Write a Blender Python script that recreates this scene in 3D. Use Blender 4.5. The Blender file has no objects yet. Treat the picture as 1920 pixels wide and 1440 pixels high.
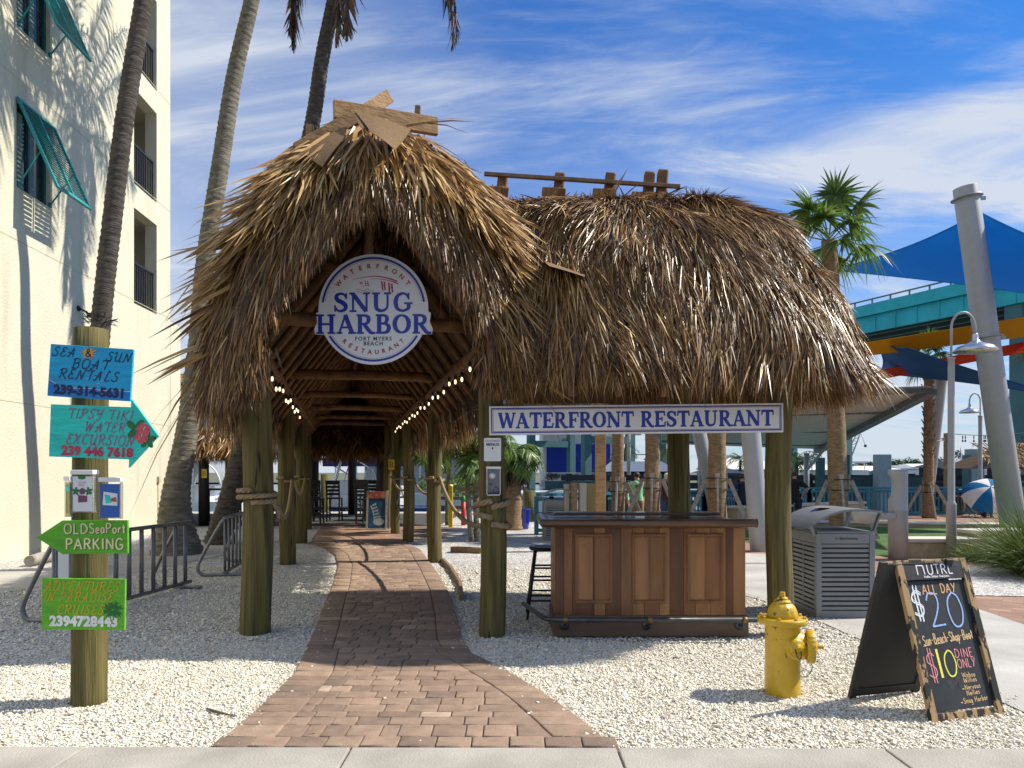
import bpy, bmesh, math, random
import numpy as np
from mathutils import Vector, Matrix
random.seed(7)
rng = np.random.default_rng(11)
SC = bpy.context.scene
COL = SC.collection
R = math.radians
PI = math.pi

# ---------------------------------------------------------------- camera, sky, sun, exposure
F = 1400.0                      # focal length in photo pixels (photo 1920 wide)
CAMZ = 1.6
HOR = 885.0                     # horizon row in the photo
cam = bpy.data.cameras.new('camera')
cam.sensor_width = 36.0
cam.lens = F / 1920 * 36
cam.shift_y = (HOR - 720) / 1920
cam.clip_start = 0.1
cam.clip_end = 3000
camo = bpy.data.objects.new('camera', cam)
camo.location = (0, 0, CAMZ)
camo.rotation_euler = (R(90), 0, 0)
COL.objects.link(camo)
SC.camera = camo

SUN_DIR = Vector((0.94, 0.14, 1.0)).normalized()
SUN_EL = math.asin(SUN_DIR.z)
SUN_AZ = math.atan2(SUN_DIR.x, SUN_DIR.y)
sl = bpy.data.lights.new('sun', 'SUN')
sl.energy = 5.0
sl.angle = R(0.5)
sl.color = (1.0, 0.925, 0.79)
so = bpy.data.objects.new('sun', sl)
so.rotation_euler = SUN_DIR.to_track_quat('Z', 'Y').to_euler()
so.location = (30, 5, 40)
COL.objects.link(so)

SC.view_settings.view_transform = 'Standard'
SC.view_settings.look = 'None'
SC.view_settings.exposure = 0.44
SC.view_settings.gamma = 1.0
SC.render.film_transparent = False

W = bpy.data.worlds.new('World')
SC.world = W
W.use_nodes = True
nt = W.node_tree
nt.nodes.clear()
def wn(t, **k):
    n = nt.nodes.new(t)
    for a, b in k.items(): setattr(n, a, b)
    return n
out = wn('ShaderNodeOutputWorld'); bg = wn('ShaderNodeBackground')
sky = wn('ShaderNodeTexSky', sky_type='NISHITA', sun_disc=False, sun_elevation=SUN_EL, sun_rotation=SUN_AZ,
         air_density=1.0, dust_density=0.7, ozone_density=2.2)
hs = wn('ShaderNodeHueSaturation'); hs.inputs['Saturation'].default_value = 1.30; hs.inputs['Value'].default_value = 0.95
bg.inputs['Strength'].default_value = 0.068
tc = wn('ShaderNodeTexCoord')
sep = wn('ShaderNodeSeparateXYZ'); nt.links.new(tc.outputs['Generated'], sep.inputs[0])
def wmath(op, a, b=None, c=None):
    n = wn('ShaderNodeMath', operation=op)
    for i, x in enumerate((a, b, c)):
        if x is None: continue
        if isinstance(x, (int, float)): n.inputs[i].default_value = x
        else: nt.links.new(x, n.inputs[i])
    return n.outputs[0]
zc = wmath('ADD', wmath('MAXIMUM', sep.outputs['Z'], 0.0), 0.16)
cx = wmath('DIVIDE', sep.outputs['X'], zc); cy = wmath('DIVIDE', sep.outputs['Y'], zc)
cmb = wn('ShaderNodeCombineXYZ'); nt.links.new(cx, cmb.inputs[0]); nt.links.new(cy, cmb.inputs[1])
def cloud(scale, rot, sc, detail, dist, lo, hi, off=(0, 0, 0), rough=.62):
    mp = wn('ShaderNodeMapping'); mp.inputs['Rotation'].default_value = (0, 0, rot); mp.inputs['Scale'].default_value = sc
    mp.inputs['Location'].default_value = off
    nt.links.new(cmb.outputs[0], mp.inputs[0])
    n = wn('ShaderNodeTexNoise'); n.inputs['Scale'].default_value = scale; n.inputs['Detail'].default_value = detail
    n.inputs['Roughness'].default_value = rough; n.inputs['Distortion'].default_value = dist
    nt.links.new(mp.outputs[0], n.inputs['Vector'])
    mr = wn('ShaderNodeMapRange'); mr.interpolation_type = 'SMOOTHSTEP'
    mr.inputs['From Min'].default_value = lo; mr.inputs['From Max'].default_value = hi
    nt.links.new(n.outputs['Fac'], mr.inputs['Value'])
    return mr.outputs[0]
c1 = cloud(0.95, R(24), (0.8, 1.7, 1), 10, 1.1, .41, .76, (1.7, 0.55, 0))     # streaky cirrus
c2 = cloud(0.55, R(-15), (1, 1.3, 1), 7, 0.5, .40, .80, (4.3, 2.2, 0), .55)   # broad thin veil
c3 = cloud(3.2, R(35), (0.6, 2.4, 1), 9, 1.2, .50, .84, (0.3, 7.1, 0), .68)   # fine wisps
lowhaze = wmath('POWER', wmath('SUBTRACT', 1.0, wmath('MINIMUM', wmath('MAXIMUM', sep.outputs['Z'], 0), 1)), 5.0)
leftveil = wmath('MULTIPLY', wmath('MINIMUM', wmath('MAXIMUM', wmath('MULTIPLY_ADD', sep.outputs['X'], -1.6, .0), 0), 1), .62)
tot = wmath('MULTIPLY', c1, .95)
tot = wmath('ADD', tot, wmath('MULTIPLY', c2, .26))
tot = wmath('ADD', tot, wmath('MULTIPLY', wmath('MULTIPLY', c3, wmath('ADD', c2, .25)), .6))
tot = wmath('ADD', tot, wmath('MULTIPLY', lowhaze, .80))
tot = wmath('ADD', tot, leftveil)
tot = wmath('MINIMUM', tot, .93)
mx = wn('ShaderNodeMixRGB'); mx.inputs[2].default_value = (7.6, 8.2, 9.2, 1)
nt.links.new(sky.outputs[0], hs.inputs['Color'])
tint = wn('ShaderNodeMixRGB', blend_type='MULTIPLY'); tint.inputs[0].default_value = 1; tint.inputs[2].default_value = (.26, 1.10, 1.78, 1)
nt.links.new(hs.outputs[0], tint.inputs[1])
nt.links.new(tint.outputs[0], mx.inputs[1]); nt.links.new(tot, mx.inputs[0])
nt.links.new(mx.outputs[0], bg.inputs['Color']); nt.links.new(bg.outputs[0], out.inputs['Surface'])

# ---------------------------------------------------------------- small geometry kit
def D(px, py, d):               # a photo pixel at distance d (metres) -> world point
    return Vector(((px - 960) / F * d, d, CAMZ + (HOR - py) / F * d))
def G(px, py, z=0.0):           # ground point under a photo pixel
    d = F * (CAMZ - z) / (py - HOR)
    return Vector(((px - 960) / F * d, d, z))

def frame(o, x=(1, 0, 0), up=(0, 0, 1)):
    x = Vector(x).normalized(); up = Vector(up)
    up = (up - x * up.dot(x)).normalized()
    n = x.cross(up)
    m = Matrix.Identity(4)
    for i, c in enumerate((x, up, n)):
        m[0][i], m[1][i], m[2][i] = c
    m.translation = Vector(o)
    return m
def zrot(loc, a=0):
    return Matrix.Translation(Vector(loc)) @ Matrix.Rotation(a, 4, 'Z')

def smooth_pts(pts, n=5, closed=False):
    P = [Vector(p) for p in pts]; o = []
    N = len(P)
    if N < 3: return P
    for i in range(N if closed else N - 1):
        if closed: a, b, c, d = P[(i-1) % N], P[i], P[(i+1) % N], P[(i+2) % N]
        else: a, b, c, d = P[max(i-1, 0)], P[i], P[i+1], P[min(i+2, N-1)]
        for k in range(n):
            t = k / n
            o.append(.5 * ((2*b) + (c-a)*t + (2*a-5*b+4*c-d)*t*t + (3*b-a-3*c+d)*t**3))
    if not closed: o.append(P[-1])
    return o

class MB:
    def __init__(s): s.v = []; s.f = []; s.mi = []; s.sm = []
    def add(s, vs, fs, mi=0, smooth=False, M=None):
        b = len(s.v)
        if M is not None: vs = [M @ Vector(p) for p in vs]
        s.v += [tuple(p) for p in vs]
        for f in fs:
            s.f.append(tuple(i + b for i in f)); s.mi.append(mi); s.sm.append(smooth)
        return s
    def box(s, c, size, M=None, mi=0, taper=1.0):
        x, y, z = (q / 2 for q in size); cx, cy, cz = c
        vs = [(cx+i*x*(taper if k > 0 else 1), cy+j*y*(taper if k > 0 else 1), cz+k*z) for k in (-1, 1) for j in (-1, 1) for i in (-1, 1)]
        return s.add(vs, [(0,2,3,1), (4,5,7,6), (0,1,5,4), (2,6,7,3), (0,4,6,2), (1,3,7,5)], mi, False, M)
    def beam(s, a, b, w, h, up=(0, 0, 1), mi=0):
        a, b = Vector(a), Vector(b); d = b - a; L = d.length; d.normalize()
        u = Vector(up)
        if abs(u.normalized().dot(d)) > .98: u = Vector((0, 1, 0))
        r = d.cross(u).normalized(); u = r.cross(d)
        m = Matrix.Identity(4)
        for i, c in enumerate((r, d, u)): m[0][i], m[1][i], m[2][i] = c
        m.translation = (a + b) / 2
        return s.box((0, 0, 0), (w, L, h), m, mi)
    def tube(s, pts, r, n=10, mi=0, cap=True, smooth=True, jit=0.0, closed=False):
        P = [Vector(p) for p in pts]; N = len(P)
        rr = r if isinstance(r, (list, tuple)) else [r] * N
        T = []
        for i in range(N):
            if closed: t = P[(i+1) % N] - P[i-1]
            else: t = P[min(i+1, N-1)] - P[max(i-1, 0)]
            T.append(t.normalized())
        ref = Vector((0, 0, 1)) if abs(T[0].z) < .9 else Vector((1, 0, 0))
        u = T[0].cross(ref).normalized(); vs = []
        for i in range(N):
            u = (u - T[i] * u.dot(T[i])).normalized(); w = T[i].cross(u)
            for k in range(n):
                a = 2 * PI * k / n
                q = rr[i] * (1 + (random.uniform(-jit, jit) if jit else 0))
                vs.append(P[i] + (u * math.cos(a) + w * math.sin(a)) * q)
        fs = []
        for i in range(N if closed else N - 1):
            j = (i + 1) % N
            for k in range(n):
                k2 = (k + 1) % n
                fs.append((i*n+k, i*n+k2, j*n+k2, j*n+k))
        s.add(vs, fs, mi, smooth)
        if cap and not closed:
            b = len(s.v) - len(vs)
            s.f.append(tuple(b + k for k in reversed(range(n)))); s.mi.append(mi); s.sm.append(False)
            s.f.append(tuple(b + (N-1)*n + k for k in range(n))); s.mi.append(mi); s.sm.append(False)
        return s
    def lathe(s, prof, M=None, n=20, mi=0, smooth=True, sx=1.0, sy=1.0, flute=None):
        vs = []; fs = []; N = len(prof)
        for i, (r, z) in enumerate(prof):
            for k in range(n):
                a = 2 * PI * k / n
                q = r * (1 if flute is None else flute(a, i))
                vs.append((q * math.cos(a) * sx, q * math.sin(a) * sy, z))
        for i in range(N - 1):
            for k in range(n):
                k2 = (k + 1) % n
                fs.append((i*n+k, i*n+k2, (i+1)*n+k2, (i+1)*n+k))
        if prof[0][0] > 1e-4: fs.append(tuple(reversed(range(n))))
        if prof[-1][0] > 1e-4: fs.append(tuple((N-1)*n + k for k in range(n)))
        return s.add(vs, fs, mi, smooth, M)
    def prism(s, poly, depth, M=None, mi=0):            # poly in local xy, extruded from z=-depth to z=0
        n = len(poly)
        vs = [(x, y, 0) for x, y in poly] + [(x, y, -depth) for x, y in poly]
        fs = [tuple(range(n)), tuple(reversed(range(n, 2*n)))]
        for i in range(n):
            j = (i + 1) % n
            fs.append((i, i + n, j + n, j))
        return s.add(vs, fs, mi, False, M)
    def ribbon(s, pts, w, M=None, z=0.0, mi=0, caps=False):  # flat stroke in local xy
        P = [Vector((p[0], p[1])) for p in pts]; N = len(P); vs = []
        ww = w if isinstance(w, (list, tuple)) else [w] * N
        for i in range(N):
            t = (P[min(i+1, N-1)] - P[max(i-1, 0)])
            if t.length < 1e-9: t = Vector((1, 0))
            t.normalize(); nrm = Vector((-t.y, t.x))
            k = 1.0
            if 0 < i < N - 1:
                t1 = (P[i] - P[i-1]).normalized()
                k = min(1.6, 1 / max(.35, abs(Vector((-t1.y, t1.x)).dot(nrm))))
            a = P[i] + nrm * ww[i] / 2 * k; b = P[i] - nrm * ww[i] / 2 * k
            vs += [(a.x, a.y, z), (b.x, b.y, z)]
        fs = [(2*i, 2*i+1, 2*i+3, 2*i+2) for i in range(N - 1)]
        s.add(vs, fs, mi, False, M)
        if caps:
            for q, wq in ((P[0], ww[0]), (P[-1], ww[-1])):
                k = 8
                s.add([(q.x + wq*.5*math.cos(2*PI*j/k), q.y + wq*.5*math.sin(2*PI*j/k), z + 1.5e-4) for j in range(k)], [tuple(range(k))], mi, False, M)
        return s

def wloc(o):
    v = Vector((0, 0, 0))
    while o is not None:
        v += o.location; o = o.parent
    return v
def setp(o, label=None, cat=None, group=None, kind=None):
    if label: o['label'] = label
    if cat: o['category'] = cat
    if group: o['group'] = group
    if kind: o['kind'] = kind
    return o
def thing(name, label, cat, loc=(0, 0, 0), group=None):
    o = bpy.data.objects.new(name, None); COL.objects.link(o)
    o.location = loc; o.empty_display_size = .2
    return setp(o, label, cat, group)
def obj(name, mb, mats, parent=None, loc=None, bevel=0.0, seg=2, label=None, cat=None, group=None, kind=None, local=False):
    """mb (world coordinates unless local) -> one mesh object; children are stored relative to their parent"""
    if not isinstance(mats, (list, tuple)): mats = [mats]
    V = np.array(mb.v, dtype=np.float64).reshape(-1, 3)
    if parent is not None: off = wloc(parent)
    elif loc is not None: off = Vector(loc)
    else:
        lo, hi = V.min(0), V.max(0); off = Vector(((lo[0]+hi[0])/2, (lo[1]+hi[1])/2, lo[2]))
    if not local: V = V - np.array(off)
    me = bpy.data.meshes.new(name)
    me.from_pydata([tuple(p) for p in V], [], mb.f)
    for m in mats: me.materials.append(m)
    me.polygons.foreach_set('material_index', mb.mi)
    me.polygons.foreach_set('use_smooth', mb.sm)
    if bevel > 0:
        bm = bmesh.new(); bm.from_mesh(me)
        bmesh.ops.remove_doubles(bm, verts=bm.verts, dist=1e-5)
        ed = [e for e in bm.edges if len(e.link_faces) == 2 and e.calc_face_angle(0) > R(32)]
        bmesh.ops.bevel(bm, geom=ed, offset=bevel, segments=seg, profile=.5, affect='EDGES', clamp_overlap=True)
        bm.to_mesh(me); bm.free()
    me.update()
    o = bpy.data.objects.new(name, me); COL.objects.link(o)
    if parent is not None: o.parent = parent
    else: o.location = off if not local or loc is not None else (0, 0, 0)
    return setp(o, label, cat, group, kind)
def npobj(name, V, Fq, mat, parent=None, rnd=None, Ft=None, kind=None, loc=(0, 0, 0), label=None, cat=None, smooth=False):
    """numpy quads + triangles with an optional per-vertex float 'rnd'"""
    off = np.array(wloc(parent)) if parent is not None else np.array(loc, dtype=float)
    V = V - off
    nq = 0 if Fq is None else len(Fq); ntr = 0 if Ft is None else len(Ft)
    li = np.concatenate([a.reshape(-1) for a in (Fq, Ft) if a is not None]).astype(np.int32)
    ls = np.concatenate([np.arange(nq) * 4, nq * 4 + np.arange(ntr) * 3]).astype(np.int32)
    me = bpy.data.meshes.new(name)
    me.vertices.add(len(V)); me.vertices.foreach_set('co', V.astype(np.float32).reshape(-1))
    me.loops.add(len(li)); me.loops.foreach_set('vertex_index', li)
    me.polygons.add(nq + ntr); me.polygons.foreach_set('loop_start', ls)
    if smooth: me.polygons.foreach_set('use_smooth', np.ones(nq + ntr, dtype=bool))
    if rnd is not None:
        a = me.attributes.new('rnd', 'FLOAT', 'POINT'); a.data.foreach_set('value', rnd.astype(np.float32))
    me.materials.append(mat)
    me.update(calc_edges=True); me.validate()
    o = bpy.data.objects.new(name, me); COL.objects.link(o)
    if parent is not None: o.parent = parent
    else: o.location = loc
    return setp(o, label, cat, None, kind)
def copy_tree(o, parent=None):
    c = o.copy(); COL.objects.link(c)
    if parent is not None: c.parent = parent
    for ch in list(o.children): copy_tree(ch, c)
    return c

# ---------------------------------------------------------------- materials
def M(name, col, rough=.6, metal=0.0, var=.18, scale=6.0, bump=0.0, bscale=40.0, stretch=(1, 1, 1), col2=None, spec=.5,
      coat=0.0, detail=6, lo=.3, hi=.7, dirt=None, dirt_amt=.5, dscale=2.5, emit=None, estr=0.0, trans=0.0, bstretch=None, spots=None):
    m = bpy.data.materials.new(name); m.use_nodes = True
    t = m.node_tree; b = t.nodes['Principled BSDF']
    b.inputs['Roughness'].default_value = rough; b.inputs['Metallic'].default_value = metal
    b.inputs['Specular IOR Level'].default_value = spec; b.inputs['Coat Weight'].default_value = coat
    tc = t.nodes.new('ShaderNodeTexCoord'); mp = t.nodes.new('ShaderNodeMapping'); mp.inputs['Scale'].default_value = stretch
    t.links.new(tc.outputs['Object'], mp.inputs[0])
    n = t.nodes.new('ShaderNodeTexNoise'); n.inputs['Scale'].default_value = scale; n.inputs['Detail'].default_value = detail
    t.links.new(mp.outputs[0], n.inputs['Vector'])
    rp = t.nodes.new('ShaderNodeValToRGB')
    c2 = col2 if col2 else tuple(min(1, c * (1 + var)) for c in col)
    c1 = col if col2 else tuple(c * (1 - var) for c in col)
    rp.color_ramp.elements[0].position = lo; rp.color_ramp.elements[1].position = hi
    rp.color_ramp.elements[0].color = (*c1, 1); rp.color_ramp.elements[1].color = (*c2, 1)
    t.links.new(n.outputs['Fac'], rp.inputs[0])
    co = rp.outputs[0]
    if dirt:
        n2 = t.nodes.new('ShaderNodeTexNoise'); n2.inputs['Scale'].default_value = dscale; n2.inputs['Detail'].default_value = 8; n2.inputs['Roughness'].default_value = .65
        t.links.new(mp.outputs[0], n2.inputs['Vector'])
        mr = t.nodes.new('ShaderNodeMapRange'); mr.inputs['From Min'].default_value = .48; mr.inputs['From Max'].default_value = .75
        mr.inputs['To Max'].default_value = dirt_amt
        t.links.new(n2.outputs['Fac'], mr.inputs['Value'])
        mx = t.nodes.new('ShaderNodeMixRGB'); mx.inputs[2].default_value = (*dirt, 1)
        t.links.new(mr.outputs[0], mx.inputs[0]); t.links.new(co, mx.inputs[1]); co = mx.outputs[0]
    if spots:                      # (colour, scale, threshold, softness, stretch): chips, splits or streaks of their own
        sc_, s2, th, sf, st = spots
        mp3 = t.nodes.new('ShaderNodeMapping'); mp3.inputs['Scale'].default_value = st; mp3.inputs['Location'].default_value = (3.3, 1.7, 5.1); t.links.new(tc.outputs['Object'], mp3.inputs[0])
        n4 = t.nodes.new('ShaderNodeTexNoise'); n4.inputs['Scale'].default_value = s2; n4.inputs['Detail'].default_value = 7; t.links.new(mp3.outputs[0], n4.inputs['Vector'])
        m4 = t.nodes.new('ShaderNodeMapRange'); m4.inputs['From Min'].default_value = th; m4.inputs['From Max'].default_value = th + sf; t.links.new(n4.outputs['Fac'], m4.inputs['Value'])
        x4 = t.nodes.new('ShaderNodeMixRGB'); x4.inputs[2].default_value = (*sc_, 1); t.links.new(m4.outputs[0], x4.inputs[0]); t.links.new(co, x4.inputs[1]); co = x4.outputs[0]
    t.links.new(co, b.inputs['Base Color'])
    if bump > 0:
        n3 = t.nodes.new('ShaderNodeTexNoise'); n3.inputs['Scale'].default_value = bscale; n3.inputs['Detail'].default_value = 5
        if bstretch:
            mp2 = t.nodes.new('ShaderNodeMapping'); mp2.inputs['Scale'].default_value = bstretch
            t.links.new(tc.outputs['Object'], mp2.inputs[0]); t.links.new(mp2.outputs[0], n3.inputs['Vector'])
        else: t.links.new(mp.outputs[0], n3.inputs['Vector'])
        bp = t.nodes.new('ShaderNodeBump'); bp.inputs['Strength'].default_value = bump; bp.inputs['Distance'].default_value = .02
        t.links.new(n3.outputs['Fac'], bp.inputs['Height']); t.links.new(bp.outputs[0], b.inputs['Normal'])
    if emit:
        b.inputs['Emission Color'].default_value = (*emit, 1); b.inputs['Emission Strength'].default_value = estr
    if trans > 0: b.inputs['Transmission Weight'].default_value = trans
    return m
def leafmat(name, stops, rough=.45, trans=.25, spec=.5, tcol=None):
    """blades and leaves: colour from the per-blade value 'rnd', some light through the leaf"""
    m = bpy.data.materials.new(name); m.use_nodes = True
    t = m.node_tree; b = t.nodes['Principled BSDF']; out = t.nodes['Material Output']
    at = t.nodes.new('ShaderNodeAttribute'); at.attribute_name = 'rnd'
    rp = t.nodes.new('ShaderNodeValToRGB')
    els = rp.color_ramp.elements
    while len(els) < len(stops): els.new(.5)
    for e, (p, c) in zip(els, stops): e.position = p; e.color = (*c, 1)
    t.links.new(at.outputs['Fac'], rp.inputs[0]); t.links.new(rp.outputs[0], b.inputs['Base Color'])
    b.inputs['Roughness'].default_value = rough; b.inputs['Specular IOR Level'].default_value = spec
    tr = t.nodes.new('ShaderNodeBsdfTranslucent')
    if tcol: tr.inputs['Color'].default_value = (*tcol, 1)
    else: t.links.new(rp.outputs[0], tr.inputs['Color'])
    mx = t.nodes.new('ShaderNodeMixShader'); mx.inputs[0].default_value = trans
    t.links.new(b.outputs[0], mx.inputs[1]); t.links.new(tr.outputs[0], mx.inputs[2]); t.links.new(mx.outputs[0], out.inputs['Surface'])
    return m

def clothmat(name, c, tr):
    m = M(name, c, .75, var=.06, scale=3); t = m.node_tree; b = t.nodes['Principled BSDF']
    tl = t.nodes.new('ShaderNodeBsdfTranslucent'); tl.inputs['Color'].default_value = (*c, 1); mx = t.nodes.new('ShaderNodeMixShader'); mx.inputs[0].default_value = tr
    t.links.new(b.outputs[0], mx.inputs[1]); t.links.new(tl.outputs[0], mx.inputs[2]); t.links.new(mx.outputs[0], t.nodes['Material Output'].inputs['Surface'])
    return m
MT = {}
MT['stucco'] = M('stucco', (.63, .60, .475), .9, var=.05, scale=2.2, bump=.55, bscale=22, detail=8, dirt=(.50, .46, .35), dirt_amt=.3, dscale=1.1, spots=((.48, .43, .32), 1.3, .56, .25, (1.6, 1.6, .16)))
MT['stucco_trim'] = M('stucco_trim', (.50, .45, .30), .9, var=.06, scale=3, bump=.4, bscale=30)
MT['pole'] = M('treated_pole', (.050, .038, .010), .85, scale=24, stretch=(1, 1, .05), col2=(.19, .150, .045), lo=.30, hi=.72, bump=.8, bscale=50, dirt=(.062, .072, .016), dirt_amt=.8, dscale=4.5, spots=((.018, .014, .006), 17, .66, .03, (1, 1, .06)))
MT['log'] = M('peeled_log', (.105, .045, .012), .75, scale=7, stretch=(1, 1, 1), col2=(.26, .12, .036), bump=.5, bscale=18, dirt=(.07, .033, .012), dirt_amt=.5, dscale=5)
MT['lumber'] = M('lumber', (.30, .16, .06), .72, scale=14, stretch=(.4, 1, 1.6), col2=(.47, .28, .12), bump=.3, bscale=30, dirt=(.13, .065, .03), dirt_amt=.85, dscale=4.5)
MT['oldwood'] = M('weathered_board', (.16, .10, .055), .8, scale=10, col2=(.27, .18, .10), bump=.4, bscale=30)
MT['felt'] = M('roofing_felt', (.22, .135, .065), .95, var=.12, scale=30, bump=.7, bscale=160)
MT['rope'] = M('manila_rope', (.34, .25, .14), .9, var=.25, scale=30, bump=.6, bscale=180)
MT['white'] = M('white_paint', (.78, .78, .76), .45, var=.03, scale=4, dirt=(.55, .54, .5), dirt_amt=.2)
MT['signwhite'] = M('sign_white', (.74, .74, .73), .4, var=.02, scale=4, dirt=(.55, .54, .5), dirt_amt=.15)
MT['ink_blue'] = M('ink_blue', (.015, .035, .33), .4, var=.12, scale=20)
MT['ink_navy'] = M('ink_navy', (.012, .014, .12), .4, var=.1, scale=20)
MT['ink_red'] = M('ink_red', (.42, .035, .04), .45, var=.12, scale=20)
MT['ink_dark'] = M('ink_dark', (.025, .03, .05), .5, var=.1, scale=20)
MT['black'] = M('black_paint', (.012, .012, .013), .55, var=.3, scale=8)
MT['darkwood'] = M('dark_furniture', (.014, .011, .009), .55, var=.3, scale=8)
MT['steel'] = M('galvanised_tube', (.21, .215, .22), .42, metal=.55, var=.12, scale=12, dirt=(.10, .095, .09), dirt_amt=.4)
MT['alum'] = M('grey_powdercoat', (.33, .34, .35), .45, metal=.12, var=.05, scale=5, dirt=(.27, .27, .27), dirt_amt=.25, dscale=1.5)
MT['teal'] = M('teal_paint', (.012, .20, .22), .5, var=.12, scale=6, dirt=(.01, .10, .11), dirt_amt=.4)
MT['railblue'] = M('rail_blue', (.025, .20, .30), .55, var=.15, scale=6, dirt=(.02, .1, .16), dirt_amt=.4)
MT['bridge'] = M('bridge_teal', (.02, .42, .50), .7, var=.1, scale=.6, dirt=(.015, .17, .20), dirt_amt=.45, dscale=.35)
MT['bridge_dark'] = M('bridge_girder', (.09, .13, .13), .8, var=.15, scale=.5)
MT['bridge_col'] = M('bridge_column', (.055, .15, .165), .8, var=.15, scale=.4, dirt=(.10, .12, .11), dirt_amt=.5, dscale=.3)
MT['sailblue'] = clothmat('sail_blue', (.012, .28, .62), .5)
MT['sailnavy'] = clothmat('sail_navy', (.008, .12, .34), .4)
MT['yellowsail'] = clothmat('sail_yellow', (.80, .42, .012), .5)
MT['redsail'] = clothmat('sail_red', (.75, .075, .02), .5)
MT['canopy'] = M('canopy_grey', (.60, .56, .52), .6, var=.05, scale=2)
MT['canopy_edge'] = M('canopy_edge', (.17, .19, .21), .5, var=.1, scale=3)
MT['hydrant'] = M('hydrant_yellow', (.56, .35, .008), .36, var=.10, scale=5, bump=.18, bscale=60, coat=.25, dirt=(.36, .21, .02), dirt_amt=.55, dscale=5, spots=((.12, .07, .02), 20, .65, .03, (1, 1, 1)))
MT['rust'] = M('rusty_chain', (.09, .045, .025), .8, var=.4, scale=40)
MT['bin'] = M('bin_grey', (.21, .22, .22), .48, metal=.25, var=.08, scale=5, dirt=(.075, .078, .078), dirt_amt=.4)
MT['rustspot'] = M('rust_stain', (.33, .2, .07), .8, var=.3, scale=14)
MT['bar'] = M('bar_hardwood', (.14, .055, .017), .45, scale=5.5, stretch=(2.2, 2.2, .32), col2=(.28, .125, .042), lo=.25, hi=.75, bump=.12, bscale=40, detail=9)
MT['bar2'] = M('bar_hardwood_pale', (.21, .095, .030), .45, scale=5.5, stretch=(2.4, 2.4, .30), col2=(.38, .185, .066), lo=.25, hi=.75, bump=.12, bscale=40, detail=9)
MT['bar3'] = M('bar_hardwood_deep', (.080, .028, .009), .45, scale=5.5, stretch=(2.4, 2.4, .30), col2=(.165, .065, .021), lo=.25, hi=.75, bump=.12, bscale=40, detail=9)
MT['bartop'] = M('bar_top', (.055, .028, .016), .35, scale=4, stretch=(.3, 2, 2), col2=(.12, .06, .032), coat=.3)
MT['barbase'] = M('bar_plinth', (.085, .042, .022), .55, scale=4, stretch=(.3, 2, 2), col2=(.11, .07, .045), dirt=(.22, .22, .22), dirt_amt=.25, dscale=6)
MT['pipe'] = M('foot_rail_pipe', (.075, .078, .08), .42, metal=.7, var=.25, scale=10, dirt=(.28, .26, .24), dirt_amt=.3, dscale=9)
MT['brass'] = M('brass', (.22, .15, .05), .5, metal=.7, var=.2)
MT['glass'] = M('window_glass', (.018, .030, .036), .08, var=.2, scale=2, spec=.8)
MT['curtain'] = M('blind', (.16, .24, .25), .8, var=.08)
MT['shutter'] = M('shutter_teal', (.02, .27, .27), .5, var=.1, scale=6, dirt=(.015, .15, .15), dirt_amt=.3)
MT['winframe'] = M('window_frame', (.008, .085, .095), .45, var=.1)
MT['railblack'] = M('railing_black', (.012, .014, .02), .45, var=.2)
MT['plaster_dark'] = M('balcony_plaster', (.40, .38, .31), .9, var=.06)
MT['palmtrunk'] = M('coconut_bark_shaded', (.030, .024, .020), .92, scale=7, stretch=(1, 1, 3.2), col2=(.10, .085, .07), bump=1.0, bscale=9, bstretch=(1, 1, 7), dirt=(.15, .13, .11), dirt_amt=.5, dscale=4.2)  # dark bark, lowered further so its colour carries the leaning trunk's shade
MT['palmtrunk_low'] = M('coconut_bark_base', (.095, .085, .066), .92, scale=6, stretch=(1, 1, 2.6), col2=(.25, .225, .175), bump=1.0, bscale=9, bstretch=(1, 1, 5), dirt=(.085, .085, .035), dirt_amt=.6, dscale=2.2)
MT['sabaltrunk'] = M('sabal_bark', (.19, .12, .065), .92, scale=8, stretch=(1, 1, 3), col2=(.36, .25, .14), bump=1.0, bscale=22, dirt=(.10, .06, .03), dirt_amt=.6, dscale=6)
MT['brace'] = M('brace_board', (.25, .22, .19), .85, scale=10, col2=(.42, .38, .33), bump=.2)
MT['stone'] = M('limestone', (.42, .34, .22), .9, var=.15, scale=6, bump=.5, bscale=30, dirt=(.25, .18, .10), dirt_amt=.5, dscale=4)
MT['stonecap'] = M('stone_cap', (.55, .52, .45), .85, var=.06, scale=6, bump=.2)
MT['bluepot'] = M('glazed_pot', (.006, .02, .32), .16, var=.15, scale=4, coat=.5)
MT['terracotta'] = M('terracotta', (.23, .07, .03), .8, var=.15)
MT['yellowpaint'] = M('yellow_paint', (.70, .52, .02), .5, var=.08)
MT['redpaint'] = M('red_paint', (.50, .02, .02), .5, var=.08)
MT['greenpaint'] = M('green_paint', (.02, .22, .05), .5, var=.08)
MT['cabinet'] = M('cabinet_beige', (.42, .40, .31), .6, var=.06, dirt=(.3, .27, .2), dirt_amt=.3)
MT['cabinet2'] = M('cabinet_tan', (.30, .23, .08), .6, var=.08)
MT['concrete'] = M('concrete', (.36, .345, .32), .9, scale=1.6, col2=(.50, .48, .45), bump=.35, bscale=70, detail=9, dirt=(.26, .25, .235), dirt_amt=.45, dscale=1.2)
MT['kerb'] = M('kerb_concrete', (.31, .285, .25), .9, scale=2.2, col2=(.43, .40, .355), bump=.4, bscale=90, detail=9, dirt=(.27, .25, .22), dirt_amt=.55, dscale=2.4)
MT['joint'] = M('joint_dark', (.10, .09, .08), .95, var=.2)
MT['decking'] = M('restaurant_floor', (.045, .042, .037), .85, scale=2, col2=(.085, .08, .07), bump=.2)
MT['darkdock'] = M('wet_timber', (.020, .021, .022), .85, var=.4, scale=1.5)
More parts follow.
